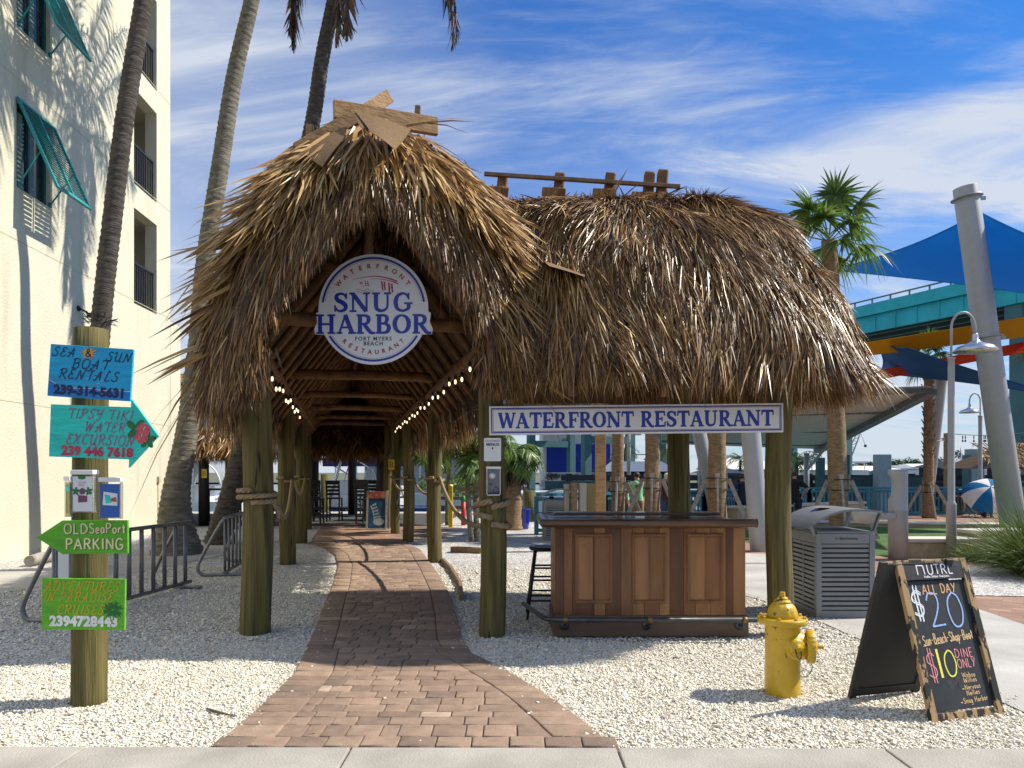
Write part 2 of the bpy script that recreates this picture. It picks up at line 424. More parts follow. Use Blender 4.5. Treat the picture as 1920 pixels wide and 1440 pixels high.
MT['steelwall'] = M('sheet_pile', (.02, .065, .075), .75, var=.25, scale=1.2)
MT['galv'] = M('galvanised_beam', (.19, .25, .29), .6, var=.12, scale=1.2)
MT['housewhite'] = M('house_white', (.70, .69, .66), .7, var=.05)
MT['housegrey'] = M('house_grey', (.40, .42, .42), .7, var=.08)
MT['houseteal'] = M('house_teal', (.12, .33, .36), .7, var=.08)
MT['housenavy'] = M('house_navy', (.010, .018, .07), .7, var=.1)
MT['houseblue'] = M('house_cobalt', (.008, .03, .34), .7, var=.1)
MT['roofwhite'] = M('roof_white_metal', (.74, .73, .70), .5, var=.05)
MT['roofgrey'] = M('roof_grey', (.22, .24, .25), .6, var=.12)
MT['boatwhite'] = M('gelcoat', (.74, .75, .76), .3, var=.04, coat=.3)
MT['boatblue'] = M('boat_blue', (.012, .045, .22), .35, var=.1, coat=.3)
MT['canvas_blue'] = M('canvas_blue', (.018, .024, .13), .8, var=.12)
MT['chrome'] = M('stainless', (.55, .56, .57), .25, metal=.9, var=.05)
MT['water'] = None
MT['bulb'] = M('bulb_glass', (.9, .75, .5), .2, emit=(1.0, .80, .48), estr=1.5)
MT['cord'] = M('cord_black', (.010, .010, .011), .6, var=.1)
MT['skin'] = M('skin', (.46, .25, .17), .55, var=.1, scale=12)
MT['hair_dark'] = M('hair_dark', (.045, .022, .012), .6, var=.3, scale=40)
MT['hair_white'] = M('hair_white', (.62, .60, .56), .7, var=.1, scale=40)
MT['soil'] = M('soil', (.13, .09, .055), .95, var=.3, scale=10)

thatch_stops = [(0, (.020, .009, .002)), (.22, (.078, .035, .008)), (.54, (.235, .115, .030)), (.80, (.44, .255, .082)), (1, (.70, .50, .235))]
MT['thatch'] = leafmat('palm_thatch', thatch_stops, .38, .07, .5)
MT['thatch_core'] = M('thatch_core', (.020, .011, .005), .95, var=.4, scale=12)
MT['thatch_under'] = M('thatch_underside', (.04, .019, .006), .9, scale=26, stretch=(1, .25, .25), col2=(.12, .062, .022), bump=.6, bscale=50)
MT['palmleaf'] = leafmat('palm_leaf', [(0, (.035, .075, .014)), (.5, (.11, .20, .034)), (1, (.25, .34, .075))], .42, .35)
MT['deadleaf'] = leafmat('dead_frond', [(0, (.035, .022, .016)), (.5, (.11, .07, .05)), (1, (.27, .19, .14))], .7, .2)
MT['treeleaf'] = leafmat('tree_leaf', [(0, (.012, .028, .010)), (.5, (.035, .065, .022)), (1, (.085, .12, .045))], .55, .25)
MT['grassleaf'] = leafmat('ornamental_grass', [(0, (.030, .060, .010)), (.5, (.085, .14, .022)), (1, (.22, .26, .07))], .5, .3)
# ---------------------------------------------------------------- ground, path, walks, water
def shellmat():
    m = bpy.data.materials.new('shell_gravel'); m.use_nodes = True
    t = m.node_tree; b = t.nodes['Principled BSDF']; b.inputs['Roughness'].default_value = .9; b.inputs['Specular IOR Level'].default_value = .2
    tc = t.nodes.new('ShaderNodeTexCoord')
    vo = t.nodes.new('ShaderNodeTexVoronoi'); vo.inputs['Scale'].default_value = 48; vo.inputs['Randomness'].default_value = 1
    t.links.new(tc.outputs['Object'], vo.inputs['Vector'])
    sx = t.nodes.new('ShaderNodeSeparateColor'); t.links.new(vo.outputs['Color'], sx.inputs[0])
    rp = t.nodes.new('ShaderNodeValToRGB')
    for e, (p, c) in zip((rp.color_ramp.elements[0], rp.color_ramp.elements[1], rp.color_ramp.elements.new(.5), rp.color_ramp.elements.new(.12)),
                         ((0, (.24, .19, .12)), (1, (.88, .84, .74)), (.5, (.66, .61, .50)), (.12, (.42, .35, .25)))):
        e.position = p; e.color = (*c, 1)
    t.links.new(sx.outputs[0], rp.inputs[0])
    n = t.nodes.new('ShaderNodeTexNoise'); n.inputs['Scale'].default_value = .9; n.inputs['Detail'].default_value = 6
    t.links.new(tc.outputs['Object'], n.inputs['Vector'])
    mr = t.nodes.new('ShaderNodeMapRange'); mr.inputs['From Min'].default_value = .35; mr.inputs['From Max'].default_value = .7
    mr.inputs['To Min'].default_value = .80; mr.inputs['To Max'].default_value = 1.02
    t.links.new(n.outputs['Fac'], mr.inputs['Value'])
    mu = t.nodes.new('ShaderNodeMixRGB'); mu.blend_type = 'MULTIPLY'; mu.inputs[0].default_value = 1
    t.links.new(rp.outputs[0], mu.inputs[1]); t.links.new(mr.outputs[0], mu.inputs[2])
    t.links.new(mu.outputs[0], b.inputs['Base Color'])
    bp = t.nodes.new('ShaderNodeBump'); bp.inputs['Strength'].default_value = .9; bp.inputs['Distance'].default_value = .02; bp.invert = True
    t.links.new(vo.outputs['Distance'], bp.inputs['Height'])
    n2 = t.nodes.new('ShaderNodeTexNoise'); n2.inputs['Scale'].default_value = 7; n2.inputs['Detail'].default_value = 3
    t.links.new(tc.outputs['Object'], n2.inputs['Vector'])
    bp2 = t.nodes.new('ShaderNodeBump'); bp2.inputs['Strength'].default_value = .5; bp2.inputs['Distance'].default_value = .05
    t.links.new(n2.outputs['Fac'], bp2.inputs['Height']); t.links.new(bp2.outputs[0], bp.inputs['Normal'])
    t.links.new(bp.outputs[0], b.inputs['Normal'])
    return m
MT['shell'] = shellmat()
MT['stonebits'] = leafmat('shell_bits', [(0, (.27, .21, .13)), (.15, (.50, .44, .33)), (.5, (.73, .68, .57)), (1, (.88, .84, .75))], .85, 0, .25)
MT['paver'] = leafmat('clay_paver', [(0, (.20, .155, .125)), (.25, (.245, .17, .13)), (.55, (.305, .215, .16)), (.85, (.37, .26, .19)), (1, (.45, .335, .25))], .85, 0, .25)
def rough_up(m, scale, amt, bump, bscale):
    """mottle and grain on an attribute-coloured material"""
    t = m.node_tree; b = t.nodes['Principled BSDF']
    src = b.inputs['Base Color'].links[0].from_socket
    tc = t.nodes.new('ShaderNodeTexCoord'); n = t.nodes.new('ShaderNodeTexNoise'); n.inputs['Scale'].default_value = scale; n.inputs['Detail'].default_value = 9; n.inputs['Roughness'].default_value = .7
    t.links.new(tc.outputs['Object'], n.inputs['Vector'])
    mr = t.nodes.new('ShaderNodeMapRange'); mr.inputs['From Min'].default_value = .25; mr.inputs['From Max'].default_value = .75
    mr.inputs['To Min'].default_value = 1 - amt; mr.inputs['To Max'].default_value = 1 + amt * .7
    t.links.new(n.outputs['Fac'], mr.inputs['Value'])
    mu = t.nodes.new('ShaderNodeMixRGB'); mu.blend_type = 'MULTIPLY'; mu.inputs[0].default_value = 1
    t.links.new(src, mu.inputs[1]); t.links.new(mr.outputs[0], mu.inputs[2]); t.links.new(mu.outputs[0], b.inputs['Base Color'])
    n2 = t.nodes.new('ShaderNodeTexNoise'); n2.inputs['Scale'].default_value = bscale; n2.inputs['Detail'].default_value = 5
    t.links.new(tc.outputs['Object'], n2.inputs['Vector'])
    bp = t.nodes.new('ShaderNodeBump'); bp.inputs['Strength'].default_value = bump; bp.inputs['Distance'].default_value = .01
    t.links.new(n2.outputs['Fac'], bp.inputs['Height']); t.links.new(bp.outputs[0], b.inputs['Normal'])
rough_up(MT['paver'], 9, .34, .7, 120)
def watermat():
    m = bpy.data.materials.new('water'); m.use_nodes = True
    t = m.node_tree; b = t.nodes['Principled BSDF']
    b.inputs['Base Color'].default_value = (.03, .085, .085, 1); b.inputs['Roughness'].default_value = .14
    tc = t.nodes.new('ShaderNodeTexCoord'); n = t.nodes.new('ShaderNodeTexNoise'); n.inputs['Scale'].default_value = 1.1; n.inputs['Detail'].default_value = 6
    t.links.new(tc.outputs['Object'], n.inputs['Vector'])
    bp = t.nodes.new('ShaderNodeBump'); bp.inputs['Strength'].default_value = .5; bp.inputs['Distance'].default_value = .25
    t.links.new(n.outputs['Fac'], bp.inputs['Height']); t.links.new(bp.outputs[0], b.inputs['Normal'])
    return m
MT['water'] = watermat()
def brickmat():
    m = bpy.data.materials.new('plaza_brick'); m.use_nodes = True
    t = m.node_tree; b = t.nodes['Principled BSDF']; b.inputs['Roughness'].default_value = .85
    tc = t.nodes.new('ShaderNodeTexCoord'); mp = t.nodes.new('ShaderNodeMapping'); mp.inputs['Rotation'].default_value = (0, 0, R(35))
    t.links.new(tc.outputs['Object'], mp.inputs[0])
    br = t.nodes.new('ShaderNodeTexBrick'); br.inputs['Scale'].default_value = 1; br.inputs['Brick Width'].default_value = .22; br.inputs['Row Height'].default_value = .11
    br.inputs['Mortar Size'].default_value = .006; br.inputs['Color1'].default_value = (.25, .135, .09, 1); br.inputs['Color2'].default_value = (.37, .22, .155, 1)
    br.inputs['Mortar'].default_value = (.22, .17, .13, 1)
    t.links.new(mp.outputs[0], br.inputs['Vector'])
    n = t.nodes.new('ShaderNodeTexNoise'); n.inputs['Scale'].default_value = 1.3; n.inputs['Detail'].default_value = 7
    t.links.new(tc.outputs['Object'], n.inputs['Vector'])
    mr = t.nodes.new('ShaderNodeMapRange'); mr.inputs['From Min'].default_value = .3; mr.inputs['From Max'].default_value = .7; mr.inputs['To Min'].default_value = .75; mr.inputs['To Max'].default_value = 1.15
    t.links.new(n.outputs['Fac'], mr.inputs['Value'])
    mu = t.nodes.new('ShaderNodeMixRGB'); mu.blend_type = 'MULTIPLY'; mu.inputs[0].default_value = 1
    t.links.new(br.outputs['Color'], mu.inputs[1]); t.links.new(mr.outputs[0], mu.inputs[2]); t.links.new(mu.outputs[0], b.inputs['Base Color'])
    bp = t.nodes.new('ShaderNodeBump'); bp.inputs['Strength'].default_value = .4; bp.inputs['Distance'].default_value = .01; bp.invert = True
    t.links.new(br.outputs['Fac'], bp.inputs['Height']); t.links.new(bp.outputs[0], b.inputs['Normal'])
    return m
MT['brick'] = brickmat()
MT['lawn'] = M('lawn', (.030, .085, .012), .9, scale=3, col2=(.085, .17, .03), bump=.8, bscale=120)

def sheet(name, poly, z, mat, kind='structure', skirt=0.0):
    b = MB(); n = len(poly)
    b.add([(x, y, z) for x, y in poly], [tuple(range(n))])
    if skirt:
        b.add([(x, y, z) for x, y in poly] + [(x, y, z - skirt) for x, y in poly],
              [(i, i + n, (i + 1) % n + n, (i + 1) % n) for i in range(n)])
    return obj(name, b, mat, loc=(0, 0, 0), kind=kind)

SHORE = [(-160, -30), (60, -30), (60, 30.2), (10.6, 27.2), (5.7, 22.9), (2.4, 20.3), (.9, 19.0), (.72, 30.0), (-160, 30.0)]
sheet('ground', SHORE, 0.0, MT['shell'], skirt=3.0)
sheet('water', [(-1500, -60), (1500, -60), (1500, 2500), (-1500, 2500)], -1.25, MT['water'])
sheet('far_shore', [(-900, 200), (900, 150), (1500, 2400), (-1500, 2400)], -.9, M('far_ground', (.10, .11, .07), .95, scale=.05))

# the kerb strip along the street
b = MB()
xs = [-7.0 + 1.52 * k for k in range(10)]
KY0, KY1 = 2.6, 4.27
for a, c in zip(xs[:-1], xs[1:]):
    y1a = KY1 - .028 * (a / 5); y1b = KY1 + .0 - .028 * (c / 5)
    g = .006
    b.add([(a+g, KY0, -.06), (c-g, KY0, -.06), (c-g, y1b, -.06), (a+g, y1a, -.06), (a+g, KY0, .030), (c-g, KY0, .030), (c-g, y1b, .026), (a+g, y1a, .026)],
          [(4,5,6,7), (0,1,5,4), (1,2,6,5), (2,3,7,6), (3,0,4,7)])
obj('kerb', b, MT['kerb'], loc=(0, 0, 0), kind='structure', bevel=.008)
sheet('road', [(-60, -30), (60, -30), (60, 2.598), (-60, 2.598)], .004, M('asphalt', (.045, .045, .047), .9, scale=30, bump=.4, bscale=90))

# path edges read from the photo
LE = [(385,1421),(435,1375),(485,1333),(527,1292),(552,1267),(568,1233),(590,1183),(612,1125),(625,1096),(634,1062),(628,1042),(608,1029),(578,1019)]
RE = [(1156,1410),(1093,1358),(1027,1308),(964,1271),(918,1246),(885,1229),(866,1200),(856,1154),(839,1108),(814,1067),(789,1033),(760,1017)]
LG = [G(*p) for p in LE]; RG = [G(*p) for p in RE]
Lx = lambda d: float(np.interp(d, [p.y for p in LG], [p.x for p in LG]))
Rx = lambda d: float(np.interp(d, [p.y for p in RG], [p.x for p in RG]))
YEND = 17.4
def pathx(d):
    return Lx(d), Rx(d)
bed = []
dd = np.linspace(4.2, YEND, 60)
sheet('path_bed', [(Lx(d) + .012, d) for d in dd] + [(Rx(d) - .012, d) for d in reversed(dd)], .006, MT['soil'])
V = []; Fq = []; rn = []
def paver(q, h, c):
    """q: four ground corners counter-clockwise; bevelled clay block"""
    k = len(V); cen = sum((Vector(p) for p in q), Vector((0, 0))) / 4
    tilt = (random.uniform(-.0022, .0022), random.uniform(-.0022, .0022))
    rings = ((0.0, -.012), (0.0, h - .006), (.005, h - .0012), (.011, h))
    for ins, z in rings:
        for p in q:
            v = Vector(p); dv = cen - v; L = dv.length
            v = v + dv * min(.45, (ins * 1.4 + random.uniform(0, .0016)) / L)
            V.append((v.x, v.y, z + tilt[0] * (v.x - cen.x) * 4 + tilt[1] * (v.y - cen.y) * 4)); rn.append(c)
    for r_ in range(3):
        for i in range(4):
            j = (i + 1) % 4
            Fq.append((k + r_*4 + i, k + r_*4 + j, k + r_*4 + 4 + j, k + r_*4 + 4 + i))
    Fq.append((k + 12, k + 13, k + 14, k + 15))
y = 4.285; row = 0
gp = .0026
while y < YEND:
    h = .155 if row == 0 else random.choice((.105, .15, .15, .205))
    y2 = min(y + h, YEND + .1)
    l1, r1 = Lx(y), Rx(y); l2, r2 = Lx(y2), Rx(y2)
    cells = []
    if row == 0:
        x = l1 - .02
        while x < r1 - .05:
            w = random.uniform(.205, .235); cells.append((x, min(x + w, r1 + .03))); x += w
        for a, c in cells: paver([(a+gp, y+gp), (c-gp, y+gp), (c-gp, y2-gp), (a+gp, y2-gp)], .030 + random.uniform(-.003, .003), min(1, max(0, random.gauss(.5, .2))))
    else:
        bw = .30 if y < 6.6 else .24                   # border course follows the edge
        m1, m2 = l1 + bw * random.uniform(.9, 1.1), l2 + bw * random.uniform(.9, 1.1)
        n1, n2 = r1 - bw * random.uniform(.9, 1.1), r2 - bw * random.uniform(.9, 1.1)
        hh = lambda: .030 + random.uniform(-.0022, .0022)
        cc = lambda: min(1, max(0, random.gauss(.52, .2)))
        ml, nl = l1 + bw, r1 - bw; mu_, nu = l2 + bw, r2 - bw
        paver([(l1+gp, y+gp), (ml-gp, y+gp), (mu_-gp, y2-gp), (l2+gp, y2-gp)], hh(), cc())
        paver([(nl+gp, y+gp), (r1-gp, y+gp), (r2-gp, y2-gp), (nu+gp, y2-gp)], hh(), cc())
        x = max(ml, mu_); xe = min(nl, nu); first = True
        cur_b, cur_t = ml, mu_
        gx = math.floor(max(ml, mu_) / .01) * .01
        while True:
            w = random.choice((.15, .205, .205, .27)) if h < .2 else random.choice((.105, .15, .205))
            nb = nt_ = max(cur_b, cur_t) + w
            if first: nb = nt_ = max(ml, mu_) + random.uniform(.06, .22)
            last = nb > xe - .09
            if last: nb, nt_ = nl, nu
            if min(nb - cur_b, nt_ - cur_t) > .02:
                if h > .2 and not last and random.random() < .0: pass
                paver([(cur_b+gp, y+gp), (nb-gp, y+gp), (nt_-gp, y2-gp), (cur_t+gp, y2-gp)], hh(), cc())
            cur_b, cur_t = nb, nt_; first = False
            if last: break
    y = y2; row += 1
npobj('path', np.array(V, float), np.array(Fq), MT['paver'], rnd=np.array(rn), kind='structure')

# concrete walk behind and beside the hut, brick plaza, lawn
CONC = [(3.42, 4.29), (5.05, 4.29), (5.35, 7.9), (5.6, 11.0), (6.0, 14.2), (3.2, 15.0), (1.4, 20.0), (-1.3, 21.5), (-2.2, 19.6), (-.3, 17.9), (1.5, 14.6), (3.1, 9.3), (3.27, 8.2)]
sheet('walk', CONC, .010, MT['concrete'])
sheet('plaza', [(5.056, 4.29), (30, 4.29), (30, 30), (10.6, 27.0), (5.6, 22.8), (2.9, 20.2), (1.41, 20.0), (3.21, 15.0), (6.005, 14.2), (5.606, 11.0), (5.356, 7.9)], .007, MT['brick'])
sheet('walkway', [(-9.3, 8.6), (-8.0, 8.2), (-6.75, 9.8), (-5.9, 12.0), (-5.3, 16.0), (-5.7, 21.9), (-7.1, 21.9), (-7.0, 16.5), (-7.5, 13.6), (-8.6, 11.0)], .008, MT['concrete'])
sheet('lawn', [(5.4, 15.2), (7.3, 14.0), (13.2, 14.6), (15.6, 20.2), (8.6, 22.0), (5.2, 19.4)], .014, MT['lawn'])
sheet('side_path', [(-4.7, 17.45), (-2.0, 17.45), (-1.4, 19.3), (-.3, 20.4), (-2.2, 21.9), (-5.6, 21.9)], .009, MT['brick'])
sheet('gravel_bed', [(5.95, 9.6), (8.6, 9.2), (12, 10.5), (12.4, 13.2), (7.0, 12.6), (6.2, 11.2)], .016, MT['shell'])

# loose shell chips over the near gravel
def chips(n, area, keep, size, zb=0.0):
    P = np.column_stack([rng.uniform(area[0], area[1], n), rng.uniform(area[2], area[3], n)])
    P = P[keep(P)]
    n = len(P)
    base = np.array([(1,0,0), (-.5,.8,0), (-.6,-.75,0), (.15,.1,.40), (-.1,-.15,-.4), (.45,-.6,.2)], float)
    tri = np.array([(0,1,3), (1,2,3), (2,5,3), (5,0,3), (1,0,4), (2,1,4), (5,2,4), (0,5,4)])
    S = (size * np.exp(rng.normal(0, .38, n)))[:, None, None]
    V = base[None] * (1 + rng.normal(0, .22, (n, 6, 3))) * S
    a = rng.uniform(0, 2*PI, n); ti = rng.normal(0, .5, n)
    ca, sa, ct, st = np.cos(a), np.sin(a), np.cos(ti), np.sin(ti)
    x, yv, z = V[..., 0], V[..., 1], V[..., 2]
    yt = yv * ct[:, None] - z * st[:, None]; zt = yv * st[:, None] + z * ct[:, None]
    xr = x * ca[:, None] - yt * sa[:, None]; yr = x * sa[:, None] + yt * ca[:, None]
    V = np.stack([xr + P[:, 0:1], yr + P[:, 1:2], zt + zb + S[..., 0] * rng.uniform(-.1, .55, (n, 1))], -1).reshape(-1, 3)
    T = (tri[None] + 6 * np.arange(n)[:, None, None]).reshape(-1, 3)
    rd = np.repeat(np.clip(rng.beta(2.2, 1.5, n), 0, 1), 6)
    return V, T, rd
dL = np.array([p.y for p in LG]); xL = np.array([p.x for p in LG]); dR = np.array([p.y for p in RG]); xR = np.array([p.x for p in RG])
def keep_gravel(P):
    x, y = P[:, 0], P[:, 1]
    onpath = (x > np.interp(y, dL, xL) + .0) & (x < np.interp(y, dR, xR) - .0)
    conc = x > np.interp(y, [4.2, 8.2, 9.3, 14.6], [3.42, 3.27, 3.1, 1.5])
    vis = np.abs(x) < y * .72 + .3
    wl = np.interp(y, [8.2, 9.8, 12.0, 16.0], [-8.0, -6.75, -5.9, -5.3]); vis &= x > wl
    return ~onpath & ~conc & vis
V1, T1, r1 = chips(230000, (-4.2, 3.6, 4.28, 7.0), keep_gravel, .0082)
V2, T2, r2 = chips(120000, (-7.2, 3.6, 7.0, 12.5), keep_gravel, .0108)
def keep_edge(P):                      # strays kicked on to the path edges and the walk
    x, y = P[:, 0], P[:, 1]
    l = x - np.interp(y, dL, xL); r = np.interp(y, dR, xR) - x
    m = np.minimum(l, r)
    on = (m > -.02) & (rng.random(len(x)) < np.exp(-np.maximum(m, 0) / .05) * .55 + .006)
    w = x - np.interp(y, [4.2, 8.2, 9.3, 14.6], [3.42, 3.27, 3.1, 1.5])
    return on | ((w > 0) & (rng.random(len(x)) < np.exp(-np.maximum(w, 0) / .07) * .5 + .002))
V3, T3, r3 = chips(60000, (-3, 4.2, 4.28, 11.0), keep_edge, .009, .024)
Vc = np.vstack([V1, V2, V3]); Tc = np.vstack([T1, T2 + len(V1), T3 + len(V1) + len(V2)])
npobj('gravel', Vc, None, MT['stonebits'], rnd=np.concatenate([r1, r2, r3]), Ft=Tc, kind='stuff')

# timber edging board along the gravel on the right of the path
b = MB()
pts = [(-.62, 9.2, .03), (-.72, 10.4, .03), (-.98, 12.0, .03), (-1.22, 13.2, .03)]
for p, q in zip(pts[:-1], pts[1:]): b.beam(p, q, .05, .10)
obj('edging_board', b, MT['oldwood'], bevel=.006, label='thin timber edging board set in the white gravel right of the brick path', cat='edging')
b = MB(); b.beam(G(848, 1030, .05), G(905, 1033, .05), .16, .12)
obj('timber_sleeper', b, MT['oldwood'], bevel=.01, label='short dark timber sleeper lying on gravel by the centre post', cat='timber')
b = MB(); b.tube([G(388, 1328, .012), G(400, 1333, .02), G(420, 1338, .016), G(440, 1343, .01)], [.005, .010, .008, .004], 6)
obj('twig', b, MT['soil'], label='dry brown twig lying on the white gravel left of the path', cat='twig')

# bits of fallen thatch scattered under the eaves
n = 150; P = np.column_stack([rng.uniform(-4.2, 3.2, n), rng.uniform(4.4, 9.5, n), rng.uniform(.022, .034, n)]); a = rng.uniform(0, 2*PI, n)
sd = np.stack([np.cos(a), np.sin(a), rng.normal(0, .06, n)], -1); L = rng.uniform(.03, .14, n); w = rng.uniform(.003, .007, n)
pr = np.stack([-np.sin(a), np.cos(a), np.zeros(n)], -1) * w[:, None]
V = np.stack([P - pr, P + pr, P + sd * L[:, None] + pr * .4, P + sd * L[:, None] - pr * .4], 1).reshape(-1, 3)
npobj('straw_litter', V, np.arange(4 * n).reshape(-1, 4), MT['thatch'], rnd=np.repeat(rng.uniform(.15, .9, n), 4), kind='stuff')
# ---------------------------------------------------------------- the stucco building on the left
FB = Vector((-9.0, 13.2, 0)); FD = Vector((-.06, 1, 0)).normalized(); FN = Vector((FD.y, -FD.x, 0))
def FP(s, z, o=0.0): return FB + FD * s + FN * o + Vector((0, 0, z))
bld = thing('apartment_building', 'cream stucco apartment building with teal shutters and recessed balconies', 'building', FP(0, 0))
S0, S1, TOP = -9.0, 7.45, 17.8
WZ = [(6.80, 8.40), (9.75, 11.35), (12.70, 14.30), (3.62, 3.62)]
BZ = [(5.76, 8.12), (8.71, 11.07), (11.66, 14.02)]
WS = (.40, 1.50); BS = (5.2, 6.55)
b = MB()
def wq(s0, s1, z0, z1, o=0.0):
    b.add([FP(s0, z0, o), FP(s1, z0, o), FP(s1, z1, o), FP(s0, z1, o)], [(0, 1, 2, 3)])
def column(s0, s1, holes, depth):
    z = -.1
    for a, c in sorted(holes):
        wq(s0, s1, z, a); z = c
        for (p, q) in (((s0, a), (s1, a)), ((s1, a), (s1, c)), ((s1, c), (s0, c)), ((s0, c), (s0, a))):
            b.add([FP(p[0], p[1], 0), FP(q[0], q[1], 0), FP(q[0], q[1], -depth), FP(p[0], p[1], -depth)], [(0, 3, 2, 1)])
    wq(s0, s1, z, TOP)
wq(S0, WS[0], -.1, TOP)
column(WS[0], WS[1], WZ[:3], .16)
wq(WS[1], BS[0], -.1, TOP)
column(BS[0], BS[1], BZ, .30)
wq(BS[1], S1, -.1, TOP)
Wd = -11.0
b.add([FP(S1, -.1), FP(S1, -.1, Wd), FP(S1, TOP, Wd), FP(S1, TOP)], [(0, 1, 2, 3)])
b.add([FP(S0, -.1), FP(S0, -.1, Wd), FP(S0, TOP, Wd), FP(S0, TOP)], [(3, 2, 1, 0)])
b.add([FP(S0, TOP), FP(S1, TOP), FP(S1, TOP, Wd), FP(S0, TOP, Wd)], [(0, 1, 2, 3)])
b.add([FP(S0, -.1, Wd), FP(S1, -.1, Wd), FP(S1, TOP, Wd), FP(S0, TOP, Wd)], [(3, 2, 1, 0)])
obj('wall', b, MT['stucco'], bld)
# score lines at the floor levels
b = MB()
for z in (2.87, 5.83, 8.78, 11.73, 14.7):
    b.box((0, 0, 0), (S1 - S0, .014, .006), frame(FP((S0 + S1) / 2, z, .001), FD, (0, 0, 1)))
obj('score_line', b, MT['stucco_trim'], bld)
def fm(s, z, o=0.0): return frame(FP(s, z, o), FD, (0, 0, 1))      # local x along wall, y up, z out (n = x cross up)
fn_test = fm(0, 0).to_3x3() @ Vector((0, 0, 1))
for (z0, z1) in WZ[:3]:
    sc, w, h = (WS[0] + WS[1]) / 2, WS[1] - WS[0], z1 - z0
    m = fm(sc, (z0 + z1) / 2, -.12)
    b = MB()
    for (c, sz) in (((0, h/2 - .03, 0), (w, .06, .08)), ((0, -h/2 + .03, 0), (w, .06, .08)), ((-w/2 + .03, 0, 0), (.06, h - .12, .08)), ((w/2 - .03, 0, 0), (.06, h - .12, .08)), ((0, 0, 0), (.05, h - .12, .06))):
        b.box(c, sz, m)
    wf = obj('window', b, MT['winframe'], bld, bevel=.006)
    b = MB(); b.box((0, 0, -.02), (w - .12, h - .12, .012), m)
    obj('pane', b, MT['glass'], wf)
    b = MB(); b.box((-.22, -.02, -.013), (.16, h - .2, .002), m); b.box((.14, -.02, -.013), (.18, h - .2, .002), m)
    obj('blind', b, MT['curtain'], wf)
# the flat apron the shutters throw their shade on is plain wall; the shutters themselves:
for (z0, z1) in WZ[:3]:
    zt = z1 + .02; w = 1.24; sc = .98
    a = FP(sc - w/2, zt, .03); c = FP(sc + w/2, zt, .03)
    drop, outw = 1.62, .70
    L = math.hypot(drop, outw)
    up = (Vector((0, 0, drop)) - FN * outw).normalized()
    m = frame((a + c) / 2 - up * L / 2, FD, up)
    b = MB()
    for (cc, sz) in (((0, L/2 - .035, 0), (w, .07, .045)), ((0, -L/2 + .035, 0), (w, .07, .045)), ((-w/2 + .03, 0, 0), (.06, L - .14, .045)), ((w/2 - .03, 0, 0), (.06, L - .14, .045)), ((0, 0, 0), (.045, L - .14, .04))):
        b.box(cc, sz, m)
    sh = obj('shutter', b, MT['shutter'], bld, bevel=.005)
    b = MB()
    n = 25
    for k in range(n):
        yy = -L/2 + .10 + (L - .2) * k / (n - 1)
        for xx in (-w/4 - .003, w/4 + .003):
            b.box((0, 0, 0), (w/2 - .085, .048, .006), m @ Matrix.Translation((xx, yy, 0)) @ Matrix.Rotation(R(-48), 4, 'X'))
    obj('louvre', b, MT['shutter'], sh)
    for sd in (-1, 1):
        p0 = FP(sc + sd * (w/2 - .1), z0 + .05, .0); p1 = m @ Vector((sd * (w/2 - .06), -.15, -.03))
        b = MB(); b.tube([p0, p1], .015, 8); b.box(tuple(p0), (.05, .05, .09))
        obj('stay_arm', b, MT['shutter'], sh)
# balconies: rooms behind the openings, railing in each
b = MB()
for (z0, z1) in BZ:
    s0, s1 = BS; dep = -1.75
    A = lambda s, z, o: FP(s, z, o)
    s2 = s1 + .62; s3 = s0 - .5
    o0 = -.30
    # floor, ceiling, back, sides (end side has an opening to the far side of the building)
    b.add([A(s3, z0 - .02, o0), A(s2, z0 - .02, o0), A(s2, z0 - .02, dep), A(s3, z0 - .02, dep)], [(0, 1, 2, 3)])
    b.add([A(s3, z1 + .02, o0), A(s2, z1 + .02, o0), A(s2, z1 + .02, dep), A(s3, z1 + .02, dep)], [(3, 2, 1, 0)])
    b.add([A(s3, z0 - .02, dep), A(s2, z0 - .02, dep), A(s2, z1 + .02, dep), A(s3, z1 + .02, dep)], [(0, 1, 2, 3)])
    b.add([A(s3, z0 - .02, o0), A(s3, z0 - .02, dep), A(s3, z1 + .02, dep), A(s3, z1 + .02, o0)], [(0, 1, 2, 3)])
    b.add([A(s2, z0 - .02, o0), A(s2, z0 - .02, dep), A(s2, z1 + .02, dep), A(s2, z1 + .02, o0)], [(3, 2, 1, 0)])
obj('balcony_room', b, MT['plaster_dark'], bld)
for (z0, z1) in BZ:
    b = MB()
    s0, s1 = BS[0] + .01, BS[1] - .01
    b.beam(FP(s0, z0 + 1.06, -.10), FP(s1, z0 + 1.06, -.10), .05, .05); b.beam(FP(s0, z0 + .10, -.10), FP(s1, z0 + .10, -.10), .04, .04)
    k = 0
    s = s0 + .06
    while s < s1:
        b.beam(FP(s, z0 + .12, -.10), FP(s, z0 + 1.035, -.10), .022, .022); s += .105
    obj('balcony_railing', b, MT['railblack'], bld)
    b = MB(); b.box((0, 0, 0), (.9, 2.0, .04), fm(BS[0] + .25, z0 + 1.03, -1.70))
    obj('balcony_door', b, MT['white'], bld, bevel=.005)
# lower wing wall and the thin conduit by the corner
b = MB()
p = FP(S1 + .36, 0, -.2)
b.box((0, 0, 2.87), (.42, .72, 5.74), Matrix.Translation(p) @ Matrix.Rotation(math.atan2(FD.y, FD.x) - PI/2, 4, 'Z'))
obj('corner_pier', b, MT['stucco'], bld, bevel=.01)
b = MB(); b.tube([FP(6.6, 1.35, .03), FP(6.6, .35, .03), FP(6.2, .22, .03), FP(4.2, .20, .03)], .014, 6); b.box((0, 0, 0), (.10, .16, .06), fm(6.6, 1.4, .035))
obj('conduit', b, MT['stucco_trim'], bld)
